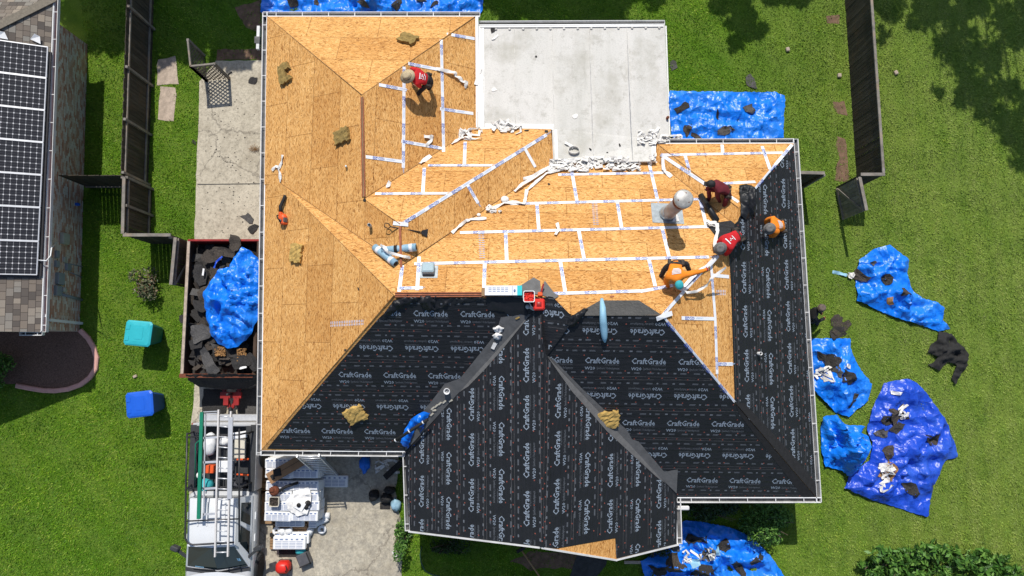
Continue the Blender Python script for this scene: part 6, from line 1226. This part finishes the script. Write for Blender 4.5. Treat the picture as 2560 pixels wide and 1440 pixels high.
bundle(U(782, 1303, .2) - Z * .05, 0, 'short upright white bundle beside the low pallet', .14, .24, .08)
bundle(U(724, 1357, .36) - Z * .05, 0, 'clean white bundle pair nearest the grey bin', .58, .22, .10); bundle(U(730, 1344, .24) - Z * .05, 0, 'white bundle half hidden behind the clean white pair', .62, .2, .10); pallet(724, 1350, 'wooden pallet under the clean white bundles', .66, .3)
bundle(G(832, 1202) + Z * .06, .0, 'single pale blue printed bundle lying in shade on the bare concrete', .575, .21, .055)
p = U(716, 1172, 1.10); t = thing('cardboard_box', 'long brown cardboard box lying askew on the tall bundle stack', 'box', p - Z * .09); m = MB(); m.box(p, (.68, .20, .09), .52); m.build('carton', 'cardboard', t)
m = MB(); R = Matrix.Rotation(.52, 3, 'Z'); m.box(p + R @ Vector((-.52, -.02, .092)), (.06, .09, .002), .52); m.box(p + R @ Vector((.1, .02, .092)), (.5, .006, .002), .52); m.box(p + R @ Vector((-.3, .05, .1)), (.13, .13, .012), .2); m.build('print', 'rubber', t)
p = U(686, 1227, .98); t = thing('backpack_blower', 'red brown blower with black tube on the second bundle stack', 'leaf blower', p); m = MB(); m.lathe(p - Z * .1, [(.12, 0), (.17, .05), (.17, .16), (.10, .22)], 14, 0); m.rbox(p + Vector((-.05, .05, .12)), (.09, .08, .05), .03); m.build('motor_housing', 'rust', t); m = MB(); m.tube([p + Vector((.14, -.02, 0)), p + Vector((.4, .14, 0)), p + Vector((.82, .28, 0))], .05, 0, 10); m.build('blower_tube', 'rubber', t)
tub(689, 1252, .165, .16, 'cream', 'cream open tub on the second bundle stack', 'felt_brown', z=.90)
cloth('plastic_sheet', 'rag', [U(x, y, .92) for x, y in ((716, 1252), (742, 1225), (772, 1218), (780, 1235), (776, 1262), (768, 1285), (745, 1290), (722, 1276))], .06, .14, 77, None, 4, .1, .03, label='thin white plastic sheet on the second bundle stack', cat='plastic sheet')
crate('white_card', 749, 1264, 1.02, (.17, .15, .008), 'white_paint', 'white square card with a black hole on the plastic sheet', 'card', -.5, .004); m = MB(); m.lathe(U(747, 1263, 1.04), [(.075, 0), (.075, .02)], 14, 0); m.build('disc', 'rubber', None, 'black disc on the white square card', 'disc'); m = MB(); m.lathe(U(766, 1268, .98), [(.075, 0), (.075, .03)], 14, 0); m.lathe(U(770, 1258, .98), [(.1, 0), (.1, .02)], 14, 0); m.build('disc', 'rubber', None, 'pair of black discs right of the white square card', 'disc')
def wroll(x, y, r, L, yaw, label, donut=False, z=.0):
    c = G(x, y) + Z * z; m = MB()
    if donut: m.lathe(c + Z * .01, [(r * .45, .02), (r * .45, .0), (r, 0), (r, .13), (r * .45, .13), (r * .45, .02)], 18, 0, cap=False)
    else: d = Vector((math.cos(yaw), math.sin(yaw), 0)); m.tube([c + Z * r - d * L, c + Z * r + d * L], r, 0, 14)
    return m.build('tape_roll', 'white_paint', None, label, 'tape roll', 'white tape rolls on the driveway')
for x, y, r, L, yw_, lb, dn in ((818, 1287, .11, .12, 0, 'white tape roll topmost on the bare driveway', 0), (812, 1300, .09, .16, .5, 'white tape roll in the row behind the standing ring roll', 0), (797, 1306, .10, .15, .5, 'second white tape roll in the leaning row', 0), (697, 1323, .14, 0, 0, 'white ring roll with open hole on the low pallet', 1), (712, 1324, .10, .10, 1.57, 'white tape roll next to the ring roll on the pallet', 0), (729, 1323, .11, .11, .2, 'white tape roll rightmost on the low pallet', 0), (777, 1326, .12, .11, 1.2, 'fat white tape roll beside the low pallet', 0), (807, 1322, .15, 0, 0, 'tape ring with dark core standing on bare concrete', 1), (722, 1336, .08, .14, 0, 'white tape roll lying on the black bar', 0)): wroll(x, y, r, L, yw_, lb, dn, .15 if 690 < x < 735 else 0)
m = MB(); m.box(U(723, 1337, .2), (.68, .06, .05)); m.build('bar', 'rubber', None, 'black bar lying across behind the white bundles', 'bar')
crate('mat', 726, 1381, .02, (.42, .17, .015), 'felt', 'black mat flat on the concrete above the red bag', 'mat'); blob('teal_cloth', 752, 1376, .12, .2, .16, .12, 'cap_teal', 'crumpled teal cloth beside the grey bin', 'cloth', 8)
t = thing('grey_bin', 'square dark grey open bin tipped on the driveway', 'bin', G(764, 1394)); c = G(764, 1394); m = MB(); R = Matrix.Rotation(.42, 3, 'Z'); m.rbox(c + Z * .14, (.22, .22, .14), .03, .42); m.build('body', 'grey_plastic', t); m = MB(); m.box(c + R @ Vector((.19, -.02, .285)), (.02, .22, .015), .42); m.box(c + R @ Vector((0, -.2, .285)), (.22, .02, .015), .42); m.build('rim', 'rubber', t)
t = thing('red_bag', 'red bag with black base on the driveway by the front wheel', 'bag', G(714, 1412)); c = G(714, 1412); m = MB(); m.loft([[c + Vector((sx * a * .24, sy * b * .2, z)) for sx, sy in ((-1, -.5), (-.6, -1), (.6, -1), (1, -.5), (1, .5), (.6, 1), (-.6, 1), (-1, .5))] for a, b, z in ((1, 1, .1), (1.05, 1.05, .3), (.9, .9, .42), (.5, .45, .48))], 0, False, True, True); m.build('body', 'red_plastic', t); m = MB(); m.rbox(c + Z * .06, (.23, .2, .06), .03); m.tube([c + Vector((.15, .1, .45)), c + Vector((.22, .0, .55)), c + Vector((.15, -.1, .45))], .018, 0); m.build('base', 'rubber', t)
# leaning ladder at the eave
ladder('ladder', U(742, 1140, 3.0), U(800, 1190, .05), U(797, 1138, 3.0), U(845, 1188, .05), 12, 'aluminium ladder leaning from the shaded concrete up to the gutter', 'alu', .04, 'alu', .08)
for i, (x, y, rx, ry, mt_, lb, cat) in enumerate(((912, 1160, .20, .30, 'bag_blue', 'crumpled dark blue bag in the shade of the eave', 'bag'), (935, 1238, .2, .2, 'rubber', 'black bag by the driveway edge, left of its row', 'bag'), (965, 1245, .22, .18, 'rubber', 'black bag in the middle of the row by the driveway edge', 'bag'), (990, 1262, .2, .22, 'roll_blue', 'pale blue bag tucked against the wing gutter', 'bag'), (975, 1225, .2, .14, 'felt', 'dark rag behind the row of black bags', 'rag'))): blob('plastic_bag' if cat == 'bag' else 'rag', x, y, .15, rx, ry, .18, mt_, lb, cat, 20 + i, .5)
m = MB(); m.beam(U(962, 1194, .1), U(1010, 1150, .14), .22, .04); m.build('plank', 'felt', None, 'dark plank lying in the shaded driveway corner', 'plank')
crate('felt_tile', 963, 1265, .03, (.19, .12, .02), 'felt', 'grey felt tile at the edge of the eave shade', 'felt tile'); crate('paper', 986, 1385, .03, (.05, .12, .01), 'rag', 'small white wrapper on the sunny right side of the driveway', 'paper', .5, .004)
# front yard bits
t = thing('broom', 'long wooden pole with brush leaning by the wing gable', 'broom', G(1330, 1410)); m = MB(); m.tube([U(1304, 1376, .5), U(1352, 1446, .1)], .03, 0, 8); m.build('shaft', 'pallet_wood', t); m = MB(); m.box(U(1302, 1374, .5), (.16, .05, .05), .5); m.build('head', 'rubber', t)
m = MB(); m.tube([G(x, y) + Z * .03 for x, y in ((1055, 1365), (1050, 1385), (1053, 1405), (1062, 1425), (1080, 1436), (1110, 1442))], .02, 0, 6); m.build('garden_hose', 'hose', None, 'thin green garden hose curling on the shaded front lawn', 'hose')
for x0, x1, y, lb in ((1870, 1905, 1333, 'timber bed edging beside the rounded hedge'), (1560, 1600, 1404, 'timber bed edging left of the front tarp')): m = MB(); m.box((G(x0, y) + G(x1, y)) / 2 + Z * .05, ((G(x1, y).x - G(x0, y).x) / 2, .05, .06)); m.build('timber_edging', 'slab', None, lb, 'edging')
for i, (x, y, lb) in enumerate(((2097, 190, 'small concrete marker block right in the back lawn'), (1968, 125, 'small stone on the lawn left of the long dark fence'), (2238, 183, 'small pale block on the lawn right of the long dark fence'))): m = MB(); m.rbox(G(x, y) + Z * .05, (.07, .08, .05), .02, .2 * i); m.build('stone', 'slab', None, lb, 'stone')
# ------------------------------------------------------------------ people
def skinned(name, joints, edges, mat_of=None):
    """one continuous surface grown over a skeleton of joints {name: (point, radius)}"""
    ks = list(joints); me = bpy.data.meshes.new(name); me.from_pydata([tuple(joints[k][0]) for k in ks], [(ks.index(a), ks.index(b)) for a, b in edges], [])
    o = bpy.data.objects.new(name, me); COL.objects.link(o); o.modifiers.new('s', 'SKIN'); sv = me.skin_vertices[0].data
    for i, k in enumerate(ks):
        r = joints[k][1]; sv[i].radius = r if isinstance(r, tuple) else (r, r); sv[i].use_root = (i == 0)
    sub = o.modifiers.new('u', 'SUBSURF'); sub.levels = sub.render_levels = 2
    dg = bpy.context.evaluated_depsgraph_get(); r = bpy.data.meshes.new_from_object(o.evaluated_get(dg)); v = [x.co.copy() for x in r.vertices]; f = [tuple(p.vertices) for p in r.polygons]; nrm = [x.normal.copy() for x in r.vertices]
    bpy.data.objects.remove(o); bpy.data.meshes.remove(r); return v, f, nrm
def seg_d(p, a, b):
    ab = b - a; t = max(0, min(1, (p - a).dot(ab) / max(1e-9, ab.length_squared))); return (p - a - ab * t).length, t
EDG = [('pelvis', 'spine'), ('spine', 'chest'), ('chest', 'neck'), ('neck', 'head'), ('head', 'crown'), ('chest', 'shL'), ('shL', 'elL'), ('elL', 'haL'), ('haL', 'paL'), ('chest', 'shR'), ('shR', 'elR'), ('elR', 'haR'), ('haR', 'paR'),
       ('pelvis', 'hiL'), ('hiL', 'knL'), ('knL', 'anL'), ('anL', 'toL'), ('pelvis', 'hiR'), ('hiR', 'knR'), ('knR', 'anR'), ('anR', 'toR')]
REG = {'shirt': [('pelvis', 'spine'), ('spine', 'chest'), ('chest', 'neck'), ('chest', 'shL'), ('chest', 'shR'), ('shL', 'elL'), ('shR', 'elR')], 'fore': [('elL', 'haL'), ('elR', 'haR')], 'hand': [('haL', 'paL'), ('haR', 'paR')],
       'head': [('neck', 'head'), ('head', 'crown')], 'pants': [('pelvis', 'hiL'), ('pelvis', 'hiR'), ('hiL', 'knL'), ('hiR', 'knR'), ('knL', 'anL'), ('knR', 'anR')], 'boot': [('anL', 'toL'), ('anR', 'toR')]}
def person(J, label, shirt, pants, hat, glove=None, long_sleeve=True, hatmat='hat_grey', brim=.19, crown=.11, print_=None, boots='rubber'):
    """J: joint -> (photo x, photo y, height above the feet)"""
    fx = [J['anL'], J['anR']]; z0 = min(hp(a[0], a[1]).z - a[2] for a in fx)
    W = {k: U(v[0], v[1], z0 + v[2]) for k, v in J.items()}
    S = 1.06
    W['spine'] = W['pelvis'].lerp(W['chest'], .5) + Z * .03
    ax = (W['shR'] - W['shL']); fwd = (W['head'] - W['chest']); fwd.normalize()
    hipx = (W['knR'] - W['knL']); hx = Vector((ax.x, ax.y, ax.z * .5)); hx = hx.normalized() if hipx.dot(ax) >= 0 else -hx.normalized()
    W['hiL'] = W['pelvis'] - hx * .11 - Z * .05; W['hiR'] = W['pelvis'] + hx * .11 - Z * .05
    W['crown'] = W['head'] + ((W['head'] - W['neck']).normalized() * .3 + Z).normalized() * .11
    for s in 'LR':
        W['pa' + s] = W['ha' + s] + (W['ha' + s] - W['el' + s]).normalized() * .09
        d = W['an' + s] - W['kn' + s]; d.z = 0; face = Vector((fwd.x, fwd.y, 0)); face = face.normalized() if face.length > .1 else Vector((0, -1, 0)); W['to' + s] = W['an' + s] + face * .19 - Z * .05
        W['an' + s] = W['an' + s] + Z * .07
    rad = dict(pelvis=(.155, .125), spine=(.15, .12), chest=(.175, .125), neck=.06, head=.095, crown=.08, shL=.085, shR=.085, elL=.056, elR=.056, haL=.038, haR=.038, paL=(.045, .024), paR=(.045, .024), hiL=.10, hiR=.10, knL=.070, knR=.070, anL=.05, anR=.05, toL=.045, toR=.045)
    order = ['pelvis', 'spine', 'chest', 'neck', 'head', 'crown', 'shL', 'elL', 'haL', 'paL', 'shR', 'elR', 'haR', 'paR', 'hiL', 'knL', 'anL', 'toL', 'hiR', 'knR', 'anR', 'toR']
    V_, F_, N_ = skinned('b', {k: (W[k], tuple(x * S for x in rad[k]) if isinstance(rad[k], tuple) else rad[k] * S) for k in order}, EDG)
    ft = (W['anL'] + W['anR']) / 2; t = thing('person', label, 'person', Vector((ft.x, ft.y, z0)))
    reg = []
    for p in V_:
        best = (9, None, 0)
        for r, segs in REG.items():
            for a, b in segs:
                d, tt = seg_d(p, W[a], W[b]); rr = rad[a][0] if isinstance(rad[a], tuple) else rad[a]; d = d / (rr + .02)
                if d < best[0]: best = (d, r, tt)
        reg.append(best[1])
    m = MB(); m.add(V_, F_, 0, True)
    # fingers and thumb
    for s in 'LR':
        d = (W['pa' + s] - W['ha' + s]).normalized(); x = d.cross(Z); x = x.normalized() if x.length > .1 else Vector((1, 0, 0)); dn = d.cross(x); dn = dn if dn.z < 0 else -dn; b = W['pa' + s]
        for i, (o, L) in enumerate(((-.033, .075), (-.011, .085), (.012, .08), (.034, .06))): q = b + x * o; m.tube([q - d * .02, q + d * L * .45 + dn * .01, q + d * L * .8 + dn * .035, q + d * L * .85 + dn * .06], [.012, .011, .010, .007], 0, 6)
        q = b - x * .04 * (1 if s == 'L' else -1) - d * .05; m.tube([q, q - x * .03 * (1 if s == 'L' else -1) + d * .035, q - x * .025 * (1 if s == 'L' else -1) + d * .07 + dn * .02], [.014, .012, .008], 0, 6)
    hd = (W['crown'] - W['head']).normalized(); fc = (Vector((fwd.x, fwd.y, -.4)) - hd * Vector((fwd.x, fwd.y, -.4)).dot(hd)); fc = fc.normalized(); sx = hd.cross(fc); hc = W['head'] + hd * .02
    m.lathe(hc + fc * .10 - hd * .02, [(.018, -.02), (.016, .0), (.008, .03)], 6, 0, Matrix((sx, fc, hd)).transposed())
    for q in (-1, 1): m.lathe(hc + sx * .098 * q - hd * .01, [(.012, -.03), (.02, 0), (.012, .03)], 6, 0, Matrix((sx, fc, hd)).transposed())
    body = m.build('body', 'skin', t)
    m = MB()
    for q in (-1, 1): m.lathe(hc + fc * .092 + sx * .034 * q + hd * .012, [(.004, -.01), (.013, 0), (.004, .01)], 8, 0, Matrix((sx, fc, hd)).transposed())
    m.tube([hc + fc * .093 - sx * .025 - hd * .055, hc + fc * .10 - hd * .058, hc + fc * .093 + sx * .025 - hd * .055], .006, 0, 5); m.build('eyes_and_mouth', 'hair', t)
    def garment(name, regs, mat, off, wr=.012):
        ok = [r in regs for r in reg]; m = MB(); use = {}
        fs = []
        for f in F_:
            if sum(ok[i] for i in f) * 2 >= len(f): fs.append(f)
        for f in fs:
            for i in f:
                if i not in use: use[i] = len(use)
        vs = [V_[i] + N_[i] * (off + wr * noise.noise(V_[i] * 9)) for i in use]
        if not fs: return
        m.add(vs, [tuple(use[i] for i in f) for f in fs], 0, True); return m.build(name, mat, t)
    sh = garment('shirt', ('shirt', 'fore') if long_sleeve else ('shirt',), shirt, .014); garment('trousers', ('pants',), pants, .012); garment('boots', ('boot',), boots, .016)
    bz = (W['chest'] - W['pelvis']).normalized(); bx = hx - bz * hx.dot(bz); bx.normalize(); by = bz.cross(bx); Rb = Matrix((bx, by, bz)).transposed(); m = MB(); m.lathe(W['pelvis'] + bz * .06, [(.165, -.03), (.178, 0), (.165, .03)], 16, 0, Rb, cap=False, sx=1.05, sy=.86)
    for q in (-1, 1): m.rbox(W['pelvis'] + bx * .19 * q + bz * .0, (.045, .08, .09), .02, Rb)
    m.build('tool_belt', 'felt_brown', t)
    if glove: garment('gloves', ('hand',), glove, .012, .002)
    m = MB(); R = Matrix((sx, fc, hd)).transposed(); m.lathe(hc + hd * .0, [(.112, -.03), (.118, .03), (.10, .09), (.05, .115)], 14, 0, R); m.build('hair', 'hair', t)
    # hat
    if hat == 'brim':
        m = MB(); m.lathe(hc + hd * .055, [(.04, -.012), (brim * 1.0, -.025), (brim * 1.02, -.012), (.135, .008), (.125, crown * .7), (.085, crown), (.03, crown - .015)], 22, 0, R, sx=.96, sy=1.06); m.lathe(hc + hd * .06, [(.138, .004), (.133, .03)], 18, 1, R, cap=False, sx=.96, sy=1.06); m.build('hat', [hatmat, 'felt_brown'], t)
    else:
        m = MB(); m.lathe(hc + hd * .01, [(.126, 0), (.132, .05), (.115, .105), (.05, .135)], 16, 0, R, sx=.95, sy=1.08)
        if hat == 'cap': m.add([hc + fc * .10 + sx * a + hd * .035 for a in (-.08, .08)] + [hc + fc * .21 + sx * a + hd * .01 for a in (.06, -.06)] + [hc + fc * .10 + sx * a + hd * .02 for a in (-.08, .08)] + [hc + fc * .21 + sx * a - hd * .004 for a in (.06, -.06)], [(0, 1, 2, 3), (4, 7, 6, 5), (1, 5, 6, 2), (2, 6, 7, 3), (3, 7, 4, 0)], 0)
        m.build('hat', hatmat, t)
    # pale print lying on the back of the shirt
    if print_:
        from mathutils.bvhtree import BVHTree as BT
        bt = BT.FromPolygons(V_, F_); mc = W['spine'].lerp(W['chest'], .55); up = (W['chest'] - W['pelvis']).normalized(); sd = (W['shR'] - W['shL']).normalized(); nn = sd.cross(up); nn = nn if nn.z > 0 else -nn; m = MB()
        for (u0, v0, u1, v1) in print_:
            q = []
            nx = 5
            for k in range(nx + 1):
                for v in (v0, v1):
                    r = bt.ray_cast(mc + sd * (u0 + (u1 - u0) * k / nx) + up * v + nn * .5, -nn); q.append(r[0] + nn * .032 if r[0] else None)
            if None in q: continue
            m.add(q, [(2 * k, 2 * k + 2, 2 * k + 3, 2 * k + 1) for k in range(nx)], 0)
        if m.v: m.build('shirt_print', 'white_paint', sh or t)
    return t
PR1 = [(-.10, .07, .10, .10), (-.08, .02, -.05, .06), (-.02, .0, .07, .03), (-.10, -.04, .02, -.02), (.03, -.07, .11, -.045), (-.09, -.11, .06, -.09)]
PR2 = [(-.13, .08, .13, .10), (-.13, .045, .13, .065), (-.13, .01, .13, .03), (-.12, -.025, .12, -.005), (-.08, -.06, .10, -.04)]
PR3 = [(-.11, .16, .11, .19), (-.03, .08, -.005, .12), (.0, .05, .05, .075), (-.02, .0, .02, .03), (-.08, -.05, .09, -.025)]
person(dict(pelvis=(1070, 200, .80), chest=(1046, 192, 1.02), neck=(1032, 192, 1.10), head=(1021, 193, 1.10), shL=(1042, 208, 1.0), elL=(1050, 216, .72), haL=(1036, 212, .42), shR=(1046, 177, 1.02), elR=(1030, 172, .78), haR=(1022, 186, .45), knL=(1056, 222, .48), anL=(1041, 243, 0), knR=(1078, 206, .46), anR=(1076, 222, 0)),
       'bending worker in a red shirt and broad straw hat', 'shirt_red', 'pants_dark', 'brim', 'pants_dark', False, 'hat_straw', .235, .14, PR1)
person(dict(pelvis=(1820, 480, .52), chest=(1799, 467, .80), neck=(1786, 463, .90), head=(1777, 461, .95), shL=(1794, 478, .80), elL=(1794, 492, .52), haL=(1799, 503, .22), shR=(1789, 456, .82), elR=(1774, 463, .62), haR=(1768, 472, .40), knL=(1816, 496, .55), anL=(1806, 524, 0), knR=(1772, 474, .42), anR=(1772, 500, 0)),
       'crouching worker in maroon shirt and trousers beside the flue', 'shirt_maroon', 'pants_maroon', 'cap', 'pants_dark', True, 'cap_black')
person(dict(pelvis=(1957, 566, .50), chest=(1938, 563, .82), neck=(1929, 568, .92), head=(1923, 572, .96), shL=(1941, 582, .82), elL=(1932, 590, .55), haL=(1918, 590, .22), shR=(1932, 546, .84), elR=(1916, 550, .58), haR=(1912, 566, .36), knL=(1938, 584, .42), anL=(1956, 588, 0), knR=(1936, 558, .42), anR=(1958, 572, 0)),
       'kneeling worker in an orange shirt and grey hat on the black sheeting', 'shirt_orange', 'pants_dark', 'brim', 'glove_tan', True, 'hat_grey', .185, .12, PR2)
person(dict(pelvis=(1846, 588, .78), chest=(1820, 603, .98), neck=(1806, 615, 1.02), head=(1800, 621, 1.02), shL=(1826, 620, .95), elL=(1818, 634, .66), haL=(1796, 640, .30), shR=(1806, 596, .97), elR=(1795, 610, .66), haR=(1790, 630, .28), knL=(1858, 594, .45), anL=(1862, 602, 0), knR=(1836, 574, .45), anR=(1830, 574, 0)),
       'bent over worker in a red shirt and grey hat pressing down tape', 'shirt_red', 'pants_dark', 'brim', None, False, 'hat_grey', .19, .12, PR3)
person(dict(pelvis=(1690, 658, .82), chest=(1690, 688, .98), neck=(1693, 702, .95), head=(1696, 711, .92), shL=(1712, 687, .98), elL=(1742, 681, .92), haL=(1762, 675, .88), shR=(1670, 692, .96), elR=(1664, 704, .66), haR=(1670, 716, .32), knL=(1716, 660, .46), anL=(1722, 678, 0), knR=(1662, 672, .46), anR=(1650, 694, 0)),
       'worker in an orange shirt and teal cap bending with one arm stretched out', 'shirt_orange', 'pants_dark', 'beanie', 'glove_red', True, 'cap_teal', print_=PR2)
person(dict(pelvis=(2026, 792, .62), chest=(2034, 783, 1.0), neck=(2042, 776, 1.14), head=(2051, 771, 1.22), shL=(2036, 774, 1.02), elL=(2044, 772, .8), haL=(2052, 782, .6), shR=(2036, 793, 1.0), elR=(2044, 805, .8), haR=(2058, 797, .62), knL=(2034, 796, .45), anL=(2030, 808, 0), knR=(2042, 800, .44), anR=(2040, 812, 0)),
       'crouching person in black with a brown hat at the foot of the eave', 'shirt_black', 'pants_dark', 'brim', 'glove_red', True, 'hat_brown', .15, .11)
# tape held up by the workers
ribbon('tape_strip', [(1788, 641), (1770, 660), (1745, 684), (1722, 706), (1700, 730)], .10, 'tape', 'long white tape stretched between the red and orange clad workers', 'tape strip', hs=[.1, .12, .12, .10, .04], seed=3, tw=.05)
# ------------------------------------------------------------------ leaves: shrubs and trees
def leaves(c, rx, ry, rz, n, size, seed, lobes=7, hollow=.45, rs=(.32, .6)):
    r = np.random.default_rng(seed); L = r.normal(0, 1, (lobes, 3)); L /= np.linalg.norm(L, axis=1)[:, None]; L *= r.uniform(.25, .7 if rs[0] > .3 else .95, (lobes, 1)); R = r.uniform(*rs, lobes); k = r.integers(0, lobes, n); d = r.normal(0, 1, (n, 3)); d /= np.linalg.norm(d, axis=1)[:, None]
    P_ = (L[k] + d * (R[k] * r.uniform(hollow, 1, n) ** .6)[:, None]) * (rx, ry, rz) + np.array(c); P_[:, 2] = np.maximum(P_[:, 2], .02)
    a = r.normal(0, 1, (n, 3)); a[:, 2] *= .45; a /= np.linalg.norm(a, axis=1)[:, None]; b = np.cross(a, r.normal(0, 1, (n, 3))); b /= np.linalg.norm(b, axis=1)[:, None]; s = (size * r.uniform(.6, 1.3, n))[:, None]
    return P_, a * s, b * s * .42
def leaf_mesh(name, c, rx, ry, rz, n, size, seed, mat, parent, lobes=7, **kw):
    P_, a, b = leaves(c, rx, ry, rz, n, size, seed, lobes, **kw); o = np.array(wloc(parent)); q = np.stack([P_ - a, P_ + b, P_ + a, P_ - b], 1) - o; me = bpy.data.meshes.new(name); me.vertices.add(n * 4); me.vertices.foreach_set('co', q.astype(np.float32).ravel()); me.loops.add(n * 4); me.loops.foreach_set('vertex_index', np.arange(n * 4, dtype=np.int32)); me.polygons.add(n)
    me.polygons.foreach_set('loop_start', np.arange(0, n * 4, 4, dtype=np.int32)); me.polygons.foreach_set('loop_total', np.full(n, 4, np.int32)); me.update(calc_edges=True); me.materials.append(MATS[mat]); ob = bpy.data.objects.new(name, me); COL.objects.link(ob); ob.parent = parent; return ob
def shrub(x, y, rx, ry, h, n, size, mat, label, seed, lobes=9, cat='shrub', rs=(.32, .6)):
    c = G(x, y); t = thing('shrub', label, cat, c); leaf_mesh('foliage', (c.x, c.y, h * .55), rx, ry, h * .6, n, size, seed, mat, t, lobes, hollow=.35, rs=rs); m = MB(); rnd = random.Random(seed)
    for i in range(5): a = rnd.uniform(0, 6.3); m.tube([c, c + Vector((math.cos(a) * rx * .3, math.sin(a) * ry * .3, h * .45)), c + Vector((math.cos(a + .4) * rx * .6, math.sin(a + .4) * ry * .6, h * .85))], [.03, .02, .008], 0, 5)
    m.build('stems', 'bark', t); return t
shrub(2270, 1408, 2.1, 1.2, 1.2, 2600, .12, 'leaf', 'broad leafy green shrub at the bottom right of the lawn', 1, 34, rs=(.12, .30)); shrub(2480, 1425, 1.4, .9, 1.1, 1500, .12, 'leaf', 'leafy green shrub in the bottom right corner, right of the broad one', 2, 24, rs=(.14, .32)); shrub(2395, 1388, .9, .5, .9, 480, .12, 'leaf', 'thin leafy sprays between the two bottom right shrubs', 3, 12, rs=(.14, .3)); shrub(2170, 1415, .8, .55, .8, 420, .11, 'leaf', 'low leafy sprays left of the broad bottom right shrub', 4, 12, rs=(.14, .3))
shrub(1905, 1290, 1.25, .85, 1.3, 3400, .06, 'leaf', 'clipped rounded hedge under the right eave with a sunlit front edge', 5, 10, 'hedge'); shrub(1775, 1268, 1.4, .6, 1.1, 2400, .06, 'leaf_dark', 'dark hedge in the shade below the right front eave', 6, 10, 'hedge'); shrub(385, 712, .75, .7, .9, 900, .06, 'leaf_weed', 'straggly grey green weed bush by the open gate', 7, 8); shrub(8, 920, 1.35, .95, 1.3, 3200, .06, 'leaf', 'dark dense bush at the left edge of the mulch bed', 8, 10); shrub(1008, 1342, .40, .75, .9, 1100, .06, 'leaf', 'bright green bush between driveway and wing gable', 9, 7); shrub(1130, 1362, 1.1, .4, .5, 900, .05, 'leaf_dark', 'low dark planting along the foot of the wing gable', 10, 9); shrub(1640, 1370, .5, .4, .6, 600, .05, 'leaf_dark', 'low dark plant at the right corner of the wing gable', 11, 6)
KT = math.cos(SUN_EL) / math.sin(SUN_EL)
def tree(name, label, blobs, h, trunk, seed, leafn=900, size=.17):
    """crown clumps given by where their shade falls in the photo: (x, y, radius m)"""
    t = thing(name, label, 'tree', trunk, 'trees beyond the back of the photo'); sh = Vector((-SUN_D.x, -SUN_D.y, 0)) / -SUN_D.z; rnd = random.Random(seed); tv = Vector(trunk); top = tv + Z * h * .75; m = MB(); m.tube([tv, tv + Z * h * .4 + Vector((.1, .05, 0)), top], [.2, .15, .07], 0, 9); cs = []
    for x, y, r in blobs:
        hh = h + rnd.uniform(-.8, .8); c = G(x, y) + sh * hh; c.z = hh; cs.append((c, r)); m.tube([tv + Z * h * .45, tv.lerp(c, .3) + Z * h * .2 + Vector((.3, -.2, 0)), tv.lerp(c, .62) + Z * h * .06 + Vector((-.35, .2, 0)), c], [.08, .05, .03, .012], 0, 6)
    m.build('trunk', 'bark', t)
    for i, (c, r) in enumerate(cs): leaf_mesh('crown', c, r, r * .9, r * .7, int(leafn * r * r), size, seed * 31 + i, 'leaf', t, 9, hollow=.05)
yb_ = 19.5
tree('shade_tree', 'broad leafy tree behind the brick side house shading the back lawn', [(270, 25, 1.5), (350, 60, 1.3), (430, 30, 1.7), (520, 50, 1.6), (610, 30, 1.5), (560, 120, 1.1), (470, 95, 1.2), (640, 100, 1.0), (250, 80, 1.0), (330, 0, 1.6), (200, 40, 1.3), (420, 125, .8), (390, 90, 1.2), (600, 160, .5), (520, -10, 1.5), (170, 90, .8), (290, 95, .7)], 8.0, (-11, 21.5, 0), 3, 800)
tree('shade_tree', 'leafy tree behind the neighbouring roof dappling its ridge', [(60, 0, 1.5), (10, 30, 1.2), (110, 10, .9), (-40, 10, 1.5)], 9.0, (-19, 24, 0), 4, 600)
tree('shade_tree', 'tree behind the patio roof shading the strip of back lawn', [(1250, -15, 1.2), (1330, -10, 1.3), (1410, -5, 1.3), (1490, 0, 1.2), (1560, -5, 1.2), (1620, -15, 1.1), (1270, 40, .6), (1345, 50, .4), (1450, 45, .5), (1520, 45, .5), (1860, 40, .6), (1875, 90, .45), (1840, 110, .4), (1850, 60, .7), (1905, 70, .45), (1795, 20, .5), (1850, -15, .8), (1930, -15, .7), (1990, -20, .8)], 7.5, (5, 21, 0), 5, 700)
tree('shade_tree', 'tall spreading tree beyond the right back lawn casting the big shade', [(2230, 15, 1.0), (2300, 35, 1.1), (2380, 60, 1.2), (2440, 10, 1.0), (2530, 30, 1.2), (2360, 120, .8), (2410, 160, .9), (2470, 130, 1.0), (2560, 90, 1.0), (2450, 225, 1.0), (2520, 210, .8), (2490, 300, .9), (2545, 330, 1.0), (2400, 250, .6), (2560, 400, .7), (2180, 0, .8), (2205, 85, .45), (2560, 260, .6), (2345, 235, .35), (2330, 0, .9)], 8.5, (19, 23, 0), 6, 420)
